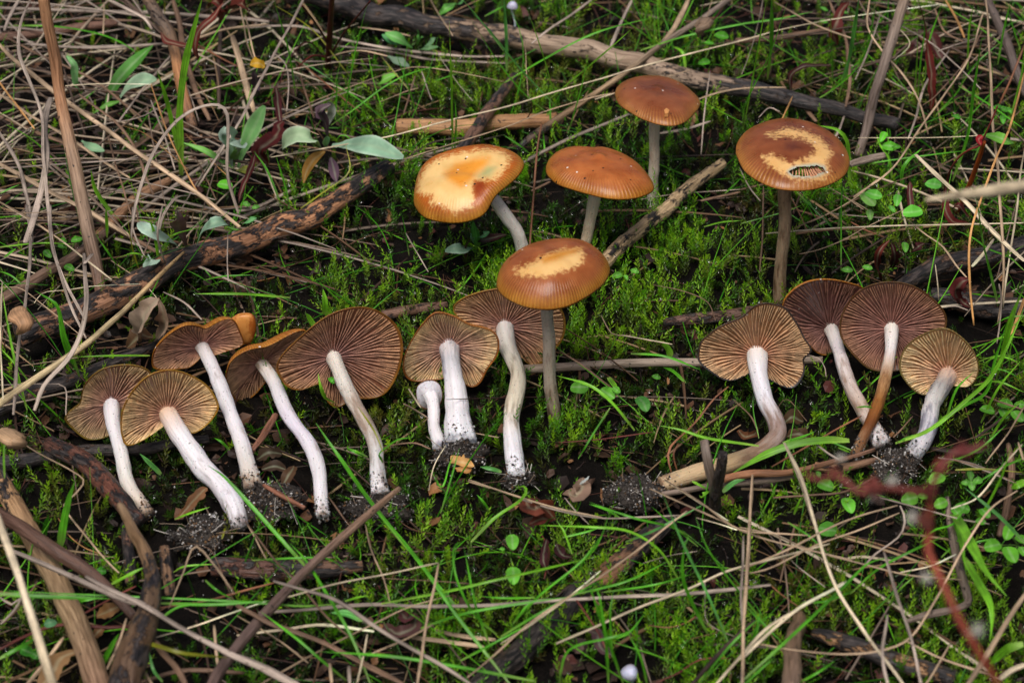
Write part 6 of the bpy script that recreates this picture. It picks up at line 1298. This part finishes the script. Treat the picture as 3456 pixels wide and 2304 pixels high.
red_leaf('curled purple brown leaf in the front moss', 'K', [([(960, 1180), (1060, 1240), (1160, 1200), (1180, 1110)], 70, (86, 56, 54), (10, 14, 14, 10)), ([(1080, 1100), (1120, 1140), (1170, 1110)], 70, (84, 42, 46), (10, 16, 12))])
red_leaf('purple brown leaf lying on the half buried log', 'L', [([(560, 1220), (620, 1250), (640, 1330), (720, 1400)], 70, (96, 70, 74), (10, 12, 10, 7)), ([(350, 650), (380, 720), (450, 740)], 60, (62, 28, 34), (8, 10, 8)), ([(280, 620), (260, 760), (300, 850)], 50, (66, 30, 34), (8, 10, 6))])
red_leaf('papery grey brown dead leaf cupped behind the saddle capped mushroom', 'I', [([(1040, 1020), (1040, 900), (1110, 780), (1190, 690)], 190, (186, 162, 142), (6, 16, 24, 28)), ([(1170, 1010), (1230, 900), (1220, 780), (1190, 690)], 110, (168, 142, 122), (6, 16, 24, 28)), ([(960, 1060), (1050, 960), (1150, 980)], 120, (110, 82, 58), (4, 10, 8))], name='dead_leaf')
red_leaf('orange brown chip of dead leaf between two picked stems', 'J', [([(1170, 490), (1240, 410), (1300, 340), (1370, 280)], 60, (132, 92, 60), (5, 8, 8, 6))], name='dead_leaf')
red_leaf('flat spotted tan bark flake beside the split hollow stem', 'J', [([(640, 1130), (720, 1090), (800, 1050)], 80, (150, 110, 70), (5, 8, 8)), ([(600, 1280), (640, 1230), (680, 1200)], 60, (130, 94, 60), (5, 7, 7))], name='bark_flake')
red_leaf('pale tan bark flake under the spotted tan stem', 'J', [([(250, 1600), (350, 1480), (430, 1380), (500, 1350)], 110, (160, 124, 84), (8, 12, 14, 14))], name='bark_flake')
red_leaf('torn orange wood flake on the soil under the button', 'F', [([(350, 1240), (400, 1270), (470, 1285)], 62, (205, 158, 98), (10, 11, 10)), ([(370, 1300), (420, 1310), (460, 1295)], 36, (190, 138, 80), (9, 10, 9))], name='wood_flake')
red_leaf('brown husks between two picked stems', 'E', [([(1240, 1040), (1330, 1000), (1400, 1020)], 70, (74, 58, 44), (4, 7, 4)), ([(1400, 1200), (1440, 1130), (1470, 1080)], 56, (84, 60, 40), (4, 7, 6)), ([(1280, 1100), (1350, 1080), (1420, 1110)], 56, (70, 54, 42), (4, 6, 4))], name='husk')
red_leaf('translucent brown husks behind the crossing stems', 'G', [([(930, 1010), (990, 960), (1060, 990)], 70, (80, 60, 40), (4, 7, 4)), ([(680, 1040), (730, 1070), (800, 1050)], 60, (104, 64, 40), (5, 8, 5)), ([(960, 1080), (1040, 1060), (1100, 1100)], 70, (88, 66, 48), (5, 8, 5))], name='husk')
red_leaf('pale brown seed husk on a green thread below the kinked stem', 'L', [([(420, 300), (470, 330), (520, 280), (510, 220)], 110, (150, 122, 104), (6, 10, 10, 8)), ([(500, 260), (540, 230), (560, 205)], 16, (190, 196, 200), (9, 11, 12))], name='husk')
red_leaf('yellow and purple wilted leaf hanging beside the grey stalk', 'A', [([(1650, 430), (1700, 415), (1750, 440)], 80, (206, 160, 46), (30, 32, 30)), ([(1690, 460), (1690, 560), (1700, 620)], 70, (96, 74, 92), (30, 22, 16))], name='wilted_leaf')
# curled papery seed pods at the left edge
def pod(label, reg, pts, h, colr):
    q = plant('seed_pod', label, 'seed pod', reg, pts[0], h-4)
    for k, (dx, w) in enumerate(((0, 1.0), (12, .8))):
        SEED[0] += 1; P, _ = world(reg, [(x+dx, y) for x, y in pts], [h, h+6, h+7, h]); n = 14; Q = spline(P, n); t = np.linspace(0, 1, n)
        V, F, sc, ss = tube(Q, .0032*w*np.clip(np.sin(np.pi*(t*.9+.06)), .1, 1), 12, .2, SEED[0], flat=.55)
        mk('valve', V, F, M_straw, q, dict(col=np.array(c(*colr))*(1-.2*k), s_co=sc))
pod('curled tan seed pod hanging on a thread over the black branch', 'I', [(150, 750), (140, 820), (190, 890), (130, 960)], 40, (196, 152, 116))
pod('curled pale seed pod below the long cream straw', 'W', [(5, 985), (15, 1000), (35, 1015), (20, 1030)], 40, (200, 164, 130))
straw('I', [(0, 1180), (30, 900), (80, 830), (140, 820)], 9, 'brown', (34, 38, 40, 42))
pod('small grey seed pod dangling from a thread above the weathered log', 'C', [(1530, 125), (1525, 150), (1500, 190), (1490, 230)], 24, (138, 116, 98))

# round-leaved seedlings: stem and leaves
def seedling(label, reg, base, leaves, h=8, colr=LIM, name='round_leaf_seedling'):
    q = plant(name, label, 'seedling', reg, base, 0, 'round leaved seedlings')
    s = REG[reg][2]
    for i, (x, y, r, *rest) in enumerate(leaves):
        hh = h+2*(i % 3); ang = rest[0] if rest else 0.3*i
        stalkpart(q, reg, [base, ((base[0]+x)/2+3, (base[1]+y)/2), (x, y)], 9, (128, 170, 80), (0, hh*.6, hh))
        r *= .9; d = np.array([math.cos(ang), math.sin(ang)])*r
        k = np.array(colr)*random.Random(SEED[0]).uniform(.86, 1.12)
        leafpart(q, reg, [(x-d[0], y-d[1]), (x, y), (x+d[0], y+d[1])], 1.5*r, tuple(np.clip(k, 0, 255)), (hh-.5, hh+.6, hh-.3), name='leaf', curl=random.Random(SEED[0]).uniform(.12, .5), shape='round', mat=M_leaf)
seedling('twin bright green round leaves one above the other in the front litter', 'K', (1800, 740), [(1812, 640, 56, 1.5), (1820, 862, 62, 1.5), (1745, 682, 18, 0)], 14, (112, 192, 60))
seedling('sprig of three green leaves beside the horizontal straw', 'F', (1110, 960), [(1028, 870, 52, 0), (1178, 905, 48, .6), (1225, 885, 26, .6)], 12, (98, 168, 52))
seedling('dark spotted round leaf near the half hidden dark soil', 'F', (1380, 990), [(1368, 955, 48, .8)], 8, (84, 156, 66))
seedling('round leaf with a bite in the moss before the ruffled cap', 'G', (140, 940), [(128, 890, 52, 1.2)], 8, (90, 160, 68))
seedling('small oval leaf in the moss beside the ruffled cap', 'G', (200, 770), [(202, 728, 26, .3)], 7, (96, 170, 56))
seedling('pair of tiny round leaves behind the orange rimmed gill cap', 'N', (440, 790), [(358, 690, 44, .1), (512, 672, 40, .2)], 18, (98, 172, 56))
seedling('single round leaf on a tall thin stem by the maroon leaves', 'N', (795, 740), [(795, 525, 42, 1.5)], 24, (104, 180, 54))
seedling('four leaved sprig beyond the bright red stem', 'M', (1520, 330), [(1512, 205, 34, 1.5), (1560, 232, 34, 0), (1522, 270, 34, 1.4), (1482, 245, 30, .1)], 18, (112, 186, 70))
seedling('round leaf with black spots in the litter before the soil clump', 'M', (720, 470), [(712, 400, 60, 1.2)], 10, (108, 186, 60))
seedling('oval leaf below the spotted round leaf', 'M', (600, 620), [(572, 555, 66, .2)], 9, (84, 150, 50))
seedling('green leaf peeping from under the red twig', 'M', (560, 320), [(565, 265, 62, .4), (515, 195, 24, 1.2)], 9, (98, 170, 52))
seedling('sprig of pointed oval leaves at the foot of the wide grass leaves', 'M', (1250, 420), [(1285, 222, 60, -.5), (1110, 355, 62, -.25), (1200, 335, 34, .2), (1315, 385, 50, -.4)], 18, (112, 182, 56))
seedling('sprig of overlapping oval leaves beside the wide grass leaves', 'M', (1520, 520), [(1460, 412, 56, .3), (1612, 448, 44, .8), (1580, 500, 36, .2), (1420, 440, 40, .9)], 16, (96, 172, 48))
seedling('tall sprig of pointed leaves beyond the wide drooping grass leaf', 'M', (1820, 660), [(1760, 580, 54, -1.2), (1780, 722, 66, 1.1), (1655, 662, 60, -.25), (1850, 620, 44, .5), (1862, 700, 40, 1.)], 18, (98, 170, 44))
seedling('cluster of round leaves among curved grass by the small pale cap', 'G', (2230, 1000), [(2140, 920, 46, .3), (2245, 885, 48, .2), (2320, 960, 46, .8), (2240, 945, 40, 1.), (2330, 890, 36, .1)], 14, (96, 166, 48))
seedling('round leaves in the shadow of the spotted tan stem', 'J', (210, 1420), [(180, 1358, 46, .4), (238, 1385, 36, .6)], 12, (62, 134, 36))
seedling('small round leaf beside the smooth dark rod', 'J', (665, 870), [(668, 828, 34, .1)], 10, (70, 146, 40))
seedling('narrow bluish leaf on the spotted tan stem', 'J', (300, 1190), [(330, 1168, 44, -.25)], 18, (110, 178, 120))
seedling('round leaves hiding behind the tall tan stem', 'I', (480, 420), [(580, 238, 48, -.2), (362, 350, 42, .8), (528, 455, 44, .5), (470, 290, 34, .3), (480, 248, 30, .4)], 12, (86, 158, 44))
seedling('round bright leaf under the silvery leaf cluster', 'A', (1520, 1260), [(1490, 1220, 54, .2)], 10, (100, 186, 50))
seedling('pair of small oval leaves by the charred branch top', 'A', (1640, 1390), [(1630, 1348, 30, .3), (1690, 1365, 28, -.2)], 8, (110, 180, 70))
seedling('green leaf pair sitting behind the leaning grey stem base', 'D', (960, 1040), [(985, 965, 56, .1), (940, 905, 40, -1.1), (1030, 968, 30, 0)], 16, (98, 186, 44))
seedling('feathery five point sprout beside the chewed cap', 'N', (735, 330), [(560, 125, 70, .3), (735, 170, 50, -1.4), (700, 235, 34, .9), (850, 255, 80, -.1)], 20, (98, 180, 60))
seedling('pale broad leaf behind the feathery sprout', 'N', (560, 260), [(520, 160, 76, .8), (530, 280, 44, 1.5)], 10, (120, 172, 80))
seedling('green leaf lying beside the faded pale blade', 'N', (1100, 90), [(1010, 45, 66, .2)], 12, (98, 176, 70))
seedling('tiny leaves behind the knobbed cap on the log', 'C', (1560, 310), [(1555, 282, 32, .1), (1640, 235, 50, .2), (1520, 410, 42, -.2)], 12, (92, 176, 44))
seedling('small leaves by the smooth dark twig', 'D', (560, 120), [(555, 60, 30, .5), (550, 140, 28, .2), (690, 80, 26, .3)], 14, (84, 160, 44))
seedling('pair of round leaves by the spotted slanting stick', 'H', (1930, 1230), [(1840, 1195, 46, -.3), (1985, 1160, 36, .4), (1915, 1215, 26, 1.)], 8, (106, 180, 60))
seedling('feathery sprig beside the tall orange kinked stalk', 'D', (1740, 830), [(1740, 720, 36, .5), (1700, 700, 26, 0), (1780, 730, 26, 1.), (1735, 790, 34, 1.5), (1430, 770, 30, .4)], 24, (92, 180, 48))
seedling('bright green sprout behind the white stem of the widest cap', 'E', (1690, 640), [(1660, 560, 30, .5), (1690, 580, 24, .9)], 12, (76, 160, 40))
# out of focus foreground
def blurplant():
    q = plant('red_stem_herb', 'bright red arching stem with woolly nodes above the wide drooping grass leaf', 'plant', 'M', (1960, 2500), 0)
    P0 = [(1960, 2500), (1800, 1900), (1740, 1700), (1690, 1568), (1560, 1280), (1400, 1110), (1300, 1000), (1245, 820), (1225, 640), (1215, 500), (1250, 330)]
    stalkpart(q, 'M', P0, 34, (140, 66, 50), (0, 110, 170, 180, 186, 190, 194, 197, 199, 200, 200), name='stem')
    stalkpart(q, 'M', [(1250, 320), (1100, 300), (960, 285), (870, 280)], 28, (116, 60, 54), (200, 201, 202, 203), name='side_stem')
    stalkpart(q, 'M', [(860, 300), (770, 310), (640, 210), (520, 230), (430, 200)], 24, (112, 58, 52), (203, 204, 205, 206, 206), name='side_stem')
    stalkpart(q, 'M', [(1250, 310), (1300, 180), (1340, 120), (1420, 50), (1500, 40), (1620, -10)], 26, (112, 56, 54), (200, 201, 202, 203, 204, 205), name='side_stem')
    for (x, y, r, cc) in [(870, 290, 84, (150, 74, 70)), (1210, 500, 60, (150, 84, 76)), (1320, 140, 60, (156, 70, 62)), (1470, 40, 70, (140, 66, 66)), (620, 190, 50, (150, 74, 66)), (1240, 310, 60, (140, 66, 60))]:
        for k in range(5):
            a = k*1.26+x*.01; leafpart(q, 'M', [(x, y), (x+r*.6*math.cos(a), y+r*.6*math.sin(a)), (x+r*.8*math.cos(a+.2), y+r*.8*math.sin(a+.2))], r*.42, cc, (200, 202, 201), name='withered_leaf', curl=.6, shape='lance')
    r_ = np.random.default_rng(5)
    for (x, y, rr) in [(1560, 1215, 70), (1220, 870, 50), (1130, 480, 60), (660, 90, 40), (880, 330, 60), (990, 240, 50)]:
        C = Ph(nat('M', [(x, y)])[0], .197); n = 60; d = unit(r_.normal(size=(n, 3))); L = rr/1.95*KP*DIST*r_.uniform(.4, .8, n)
        sd = unit(np.cross(d, r_.normal(size=(n, 3))))*.00012
        V = np.stack([C+sd, C-sd, C+d*L[:, None]], 1).reshape(-1, 3)
        tag(mk('wool_tuft', V, [np.arange(3*n).reshape(-1, 3)], M_litter, q, dict(col=np.repeat(c(205, 200, 190)[None], 3*n, 0)), smooth=False), kind='stuff')
blurplant()
stick('N', [(3200, 900, 50), (2100, 150, 64), (1760, 64, 70), (1500, 90, 64), (1250, 122, 48), (1080, 150, 34), (950, 168, 14)], (0, 120, 188, 195, 197, 198, 198), 'faded pale blade hanging loose above the large dark log', (214, 192, 156), 0, rough=.03, name='withered_grass', cat='dry stalk', mat=M_straw)
# ================================================================== MOSS, LITTER, SAND, DEW (uncountable)
CELL = 12; GW, GH = 3456//CELL+2, 2304//CELL+2
def depth_mask(lst, dil):
    B = np.full((GH, GW), np.inf)
    for V in lst:
        px, d = proj(V); i = (px[:, 1]//CELL).astype(int); j = (px[:, 0]//CELL).astype(int)
        for a in range(-dil, dil+1):
            for b in range(-dil, dil+1):
                ii, jj = i+a, j+b; ok = (ii >= 0) & (ii < GH) & (jj >= 0) & (jj < GW); np.minimum.at(B, (ii[ok], jj[ok]), d[ok])
    return B
B1 = depth_mask(PROT, 1); B2 = depth_mask(PROT2, 0)
def blocks(P, B, margin):
    px, d = proj(P); i = np.clip((px[..., 1]//CELL).astype(int), 0, GH-1); j = np.clip((px[..., 0]//CELL).astype(int), 0, GW-1)
    return d < B[i, j]+margin, d
def in_front(base, tip, B, margin=.006):
    r = np.zeros(len(base), bool)
    for t in (0, .35, .7, 1.0):
        a, d = blocks(base+(tip-base)*t, B, margin); px, _ = proj(base+(tip-base)*t)
        i = np.clip((px[:, 1]//CELL).astype(int), 0, GH-1); j = np.clip((px[:, 0]//CELL).astype(int), 0, GW-1)
        r |= a & np.isfinite(B[i, j])
    return r
MD = np.array([[.15, .15, .15, .2, .4, .4, .55, .6, .45, .45, .3, .25], [.1, .1, .15, .3, .6, .5, .55, .5, .45, .4, .25, .25], [.1, .2, .25, .6, .8, .9, .9, 1, 1, .7, .4, .3], [.1, .15, .35, .8, .8, .7, .8, 1, .9, .5, .25, .3],
               [.15, .2, .35, .6, .8, .9, 1, .9, .5, .3, .3, .4], [.35, .6, .6, .6, .7, .8, .9, .6, .35, .35, .35, .4], [.45, .55, .3, .3, .55, .7, .7, .7, .6, .6, .6, .6], [.3, .35, .5, .7, .8, .9, .9, 1, 1, 1, 1, .9]])
LD = np.array([[.9, .9, .8, .6, .4, .4, .4, .4, .5, .6, .8, .9], [1, 1, .9, .6, .4, .4, .4, .4, .4, .5, .8, .9], [1, 1, .8, .4, .3, .25, .3, .3, .3, .4, .6, .8], [.9, .9, .6, .3, .3, .3, .3, .3, .3, .4, .6, .7],
               [.8, .7, .6, .4, .3, .3, .3, .4, .5, .5, .5, .6], [.8, .7, .6, .5, .4, .4, .4, .5, .6, .6, .6, .7], [.9, .8, .6, .5, .5, .5, .5, .5, .6, .7, .7, .7], [.9, .9, .7, .6, .6, .6, .6, .6, .6, .7, .7, .7]])
def gridval(M_, px):
    u = np.clip(px[:, 0]/288-.5, 0, 10.999); v = np.clip(px[:, 1]/288-.5, 0, 6.999); i = u.astype(int); j = v.astype(int); a = u-i; b = v-j
    return (M_[j, i]*(1-a)+M_[j, i+1]*a)*(1-b)+(M_[j+1, i]*(1-a)+M_[j+1, i+1]*a)*b
XR, Y0, Y1 = .225, -.205, .29
def scatter(n, M_, r, clump=40, seed=0, pw=1.0):
    x = r.uniform(-XR, XR, n); y = r.uniform(Y0, Y1, n); P = np.stack([x, y, gz(x, y)], -1); px, _ = proj(P)
    k = gridval(M_, px)**pw*np.clip(.62+1.2*vn(P*[clump, clump, 0]+[0, 0, seed], seed), 0, 1.4)
    return P[r.random(n) < k]
# ---- moss
def moss(name, label, n, pal, r, hmin, hmax, leaflen, nl, M_, clump, seed, spread=.45):
    P = scatter(n, M_, r, clump, seed); m = len(P)
    hh = r.uniform(hmin, hmax, m)*(.75+.5*np.clip(vn(P*[60, 60, 0], seed+3)*.5+.5, 0, 1))
    lean = r.normal(0, spread, (m, 2)); D = unit(np.stack([lean[:, 0], lean[:, 1]-.08, np.ones(m)], -1))
    tip = P+D*hh[:, None]
    bad = in_front(P, tip, B1) & (r.random(m) < .94); bad |= in_front(P, tip, B2, .002) & (r.random(m) < .5)
    k = ~bad; P, hh, D = P[k], hh[k], D[k]; m = len(P)
    curve = unit(r.normal(size=(m, 3))*[1, 1, .2])*r.uniform(.1, .45, (m, 1))
    X = unit(np.cross(D, r.normal(size=(m, 3)))); Yv = np.cross(D, X)
    t = np.linspace(.12, 1, nl)[None]; ph = np.arange(nl)[None]*2.4+r.uniform(0, 6, (m, 1))
    C = P[:, None]+D[:, None]*(hh[:, None]*t)[..., None]+curve[:, None]*(hh[:, None]*t**2)[..., None]*.6
    T = unit(D[:, None]+curve[:, None]*(1.2*t)[..., None])
    Rd = X[:, None]*np.cos(ph)[..., None]+Yv[:, None]*np.sin(ph)[..., None]
    sp = (1.0-.55*sstep(.75, 1.0, t))*r.uniform(.6, 1.15, (m, 1)); dirv = unit(T*.75+Rd*sp[..., None]); side = unit(np.cross(dirv, T+Rd*.01))
    ll = (leaflen*(.65+.6*np.sin(np.pi*np.clip(t*.85+.1, 0, 1))))*r.uniform(.75, 1.25, (m, nl)); w = ll*.2
    a = C; b = C+dirv*(ll*.45)[..., None]+side*w[..., None]; d = C+dirv*(ll*.45)[..., None]-side*w[..., None]; e = C+dirv*ll[..., None]+T*(ll*.25)[..., None]
    V = np.stack([a, b, e, d], 2).reshape(-1, 3); Q = np.arange(m*nl*4).reshape(-1, 4)
    pal = np.array([c(*x) for x in pal]); zone = np.clip(vn(P*[25, 25, 0], seed+9)*.5+.5+r.normal(0, .16, m), 0, .999)*(len(pal)-1)
    zi = zone.astype(int); zf = (zone-zi)[:, None]; base = pal[zi]*(1-zf)+pal[np.minimum(zi+1, len(pal)-1)]*zf
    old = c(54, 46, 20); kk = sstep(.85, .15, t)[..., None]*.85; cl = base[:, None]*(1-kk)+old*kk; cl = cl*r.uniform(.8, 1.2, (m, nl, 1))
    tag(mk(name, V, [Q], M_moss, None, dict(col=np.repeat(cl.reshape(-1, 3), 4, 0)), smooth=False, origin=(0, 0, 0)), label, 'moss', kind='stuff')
    return P+D*hh[:, None]
r = np.random.default_rng(21)
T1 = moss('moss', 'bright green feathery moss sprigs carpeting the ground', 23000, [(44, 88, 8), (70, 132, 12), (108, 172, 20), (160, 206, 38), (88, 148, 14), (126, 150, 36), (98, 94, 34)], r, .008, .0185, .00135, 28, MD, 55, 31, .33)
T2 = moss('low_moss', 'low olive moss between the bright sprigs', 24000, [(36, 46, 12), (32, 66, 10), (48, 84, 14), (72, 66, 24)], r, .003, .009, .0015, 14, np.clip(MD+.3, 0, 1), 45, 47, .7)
GD = np.full((8, 12), .3); GD[0:2, 7:12] = .7; GD[0:6, 10:12] = 1; GD[6:8, :] = .6
# ---- strands: fine dead grass, rootlets, fine green threads
def strands(name, label, cat, n, pal, r, lmin, lmax, rad, M_, seed, up, hlift, mat, keep=.9, bend=.5, clump=30):
    P = scatter(n, M_, r, clump, seed); m = len(P); L = r.uniform(lmin, lmax, m); a = r.uniform(0, 2*np.pi, m)
    D = unit(np.stack([np.cos(a), np.sin(a)*.8, np.abs(r.normal(0, up, m))+.02], -1)); P[:, 2] += r.uniform(0, hlift, m)
    tip = P+D*L[:, None]; bad = in_front(P, tip, B1, .01) & (r.random(m) < .97); bad |= in_front(P, tip, B2, .004) & (r.random(m) < keep); k = ~bad
    P, D, L = P[k], D[k], L[k]; m = len(P); S_ = 7; t = np.linspace(0, 1, S_)[None]
    cv = unit(r.normal(size=(m, 3))*[1, 1, .5])*r.uniform(0, bend, (m, 1)); C = P[:, None]+D[:, None]*(L[:, None]*t)[..., None]+cv[:, None]*(L[:, None]*(t**2))[..., None]
    C[..., 2] -= (np.maximum(0, up-.2)*.0+.25)*(L[:, None]*t**2)*.5
    C[..., 2] = np.maximum(C[..., 2], gz(C[..., 0], C[..., 1])+.0003)
    T = unit(np.gradient(C, axis=1)); X = unit(np.cross(T, np.array([.1, .2, 1.]))); Y = np.cross(T, X)
    rr = (rad*r.uniform(.5, 1.4, (m, 1))*(1-.7*t**3))[..., None, None]; ang = np.arange(3)*2.094
    V = (C[:, :, None]+rr*(X[:, :, None]*np.cos(ang)[:, None]+Y[:, :, None]*np.sin(ang)[:, None])).reshape(-1, 3)
    q = grid_quads(S_, 3)[None]+(np.arange(m)*S_*3)[:, None, None]
    pal = np.array([c(*x) for x in pal]); cl = pal[r.integers(0, len(pal), m)]*r.uniform(.7, 1.2, (m, 1)); cl = np.repeat(cl, S_*3, 0)
    return tag(mk(name, V, [q.reshape(-1, 4)], mat, None, dict(col=cl), origin=(0, 0, 0)), label, cat, kind='stuff')
strands('dead_grass_litter', 'matted fine dead grass and straw bits under everything', 'litter', 2600, [(150, 122, 90), (120, 92, 66), (96, 70, 50), (70, 52, 42), (172, 146, 110), (110, 96, 84)], r, .015, .06, .00045, LD, 61, .10, .008, M_litter, .92, .14)
strands('straw_thatch', 'thick thatch of old dry grass stalks deep in the tangle', 'thatch', 2300, [(184, 164, 140), (166, 150, 136), (130, 110, 94), (212, 196, 168), (104, 86, 74)], r, .04, .13, .0005, np.clip(LD-.5, 0, 1)*2*np.array([1, 1, 1, .8, .4, .15, .12, .12])[:, None], 62, .09, .016, M_litter, .75, .1)
strands('rootlets', 'fine dark roots and twiglets on the soil', 'roots', 3200, [(60, 40, 34), (84, 50, 40), (44, 32, 28), (100, 70, 50)], r, .01, .035, .00025, np.clip(LD+.1, 0, 1), 63, .12, .006, M_litter, .8, .8)
strands('fine_grass', 'short thread fine green grass between the moss', 'grass', 2600, [(84, 172, 30), (118, 200, 44), (64, 142, 24)], r, .016, .055, .00026, GD, 67, .9, .002, M_moss, .85, .5)
# ---- flakes of rotted leaf and bark
def flakes(n, r):
    P = scatter(n, np.clip(LD+.25, 0, 1), r, 50, 71); m = len(P); P[:, 2] += r.uniform(.0005, .005, m)
    bad = in_front(P, P+np.array([0, 0, .002]), B1, .004) & (r.random(m) < .95); P = P[~bad]; m = len(P)
    N_ = unit(np.stack([r.normal(0, .5, m), r.normal(-.1, .5, m), np.ones(m)], -1)); X = unit(np.cross(N_, r.normal(size=(m, 3)))); Y = np.cross(N_, X)
    s = .0007+.0032*r.random((m, 1))**2.2; as_ = r.uniform(.3, .9, (m, 1)); ang = np.linspace(0, 2*np.pi, 6, endpoint=False)
    k = r.uniform(.6, 1.2, (m, 6)); ring = P[:, None]+(X[:, None]*(np.cos(ang)*k*s)[..., None]+Y[:, None]*(np.sin(ang)*k*s*as_)[..., None])+N_[:, None]*(r.uniform(-.25, .35, (m, 6))*s)[..., None]
    V = np.concatenate([P[:, None], ring, ring-N_[:, None]*.0002], 1).reshape(-1, 3); j = np.arange(6)
    T = np.stack([np.zeros(6, int), 1+j, 1+(j+1) % 6], -1); Qd = np.stack([1+j, 7+j, 7+(j+1) % 6, 1+(j+1) % 6], -1); off = (np.arange(m)*13)[:, None, None]
    pal = np.array([c(70, 50, 38), c(96, 66, 46), c(50, 36, 30), c(130, 92, 60), c(160, 112, 70), c(80, 40, 34), c(40, 30, 26)])
    cl = np.repeat(pal[r.choice(7, m, p=[.24, .16, .26, .06, .02, .08, .18])], 13, 0)
    tag(mk('leaf_crumbs', V, [(T[None]+off).reshape(-1, 3), (Qd[None]+off).reshape(-1, 4)], M_litter, None, dict(col=cl), smooth=False, origin=(0, 0, 0)), 'brown crumbs of rotted leaf and bark on the soil', 'litter', kind='stuff')
flakes(8500, r)
# ---- sand on the soil
SD = np.full((8, 12), .12); SD[3, 3:5] = .4; SD[5, 2:6] = .8; SD[6, 2:6] = .8; SD[5, 6:11] = .5; SD[6, 6:11] = .35; SD[4, 8:11] = .35
P = scatter(16000, SD, r, 60, 81); P[:, 2] += r.uniform(.0001, .0009, len(P))
tag(grains('sand', P, r, .8), 'pale and dark sand grains strewn over the soil', 'sand', kind='stuff')
# ---- dew
def dew(P, r, name, label):
    n = len(P); s = .00018+.0006*r.random(n)**3; u = np.array([0, .55, 1.1, 1.7, 2.3, 3.14]); v = np.linspace(0, 2*np.pi, 8, endpoint=False)
    U, Vv = np.meshgrid(u, v, indexing='ij'); S_ = np.stack([np.sin(U)*np.cos(Vv), np.sin(U)*np.sin(Vv), np.cos(U)*.9], -1).reshape(-1, 3)
    V = (P[:, None]+S_[None]*s[:, None, None]).reshape(-1, 3); q = (grid_quads(6, 8)[None]+(np.arange(n)*48)[:, None, None]).reshape(-1, 4)
    tag(mk(name, V, [q[:, ::-1]], M_dew, None, {}, origin=(0, 0, 0)), label, 'dew', kind='stuff')
Td = np.concatenate([T1, T2]); Td = Td[r.random(len(Td)) < .2]
dew(Td, r, 'dew', 'tiny dew drops on the moss and litter')
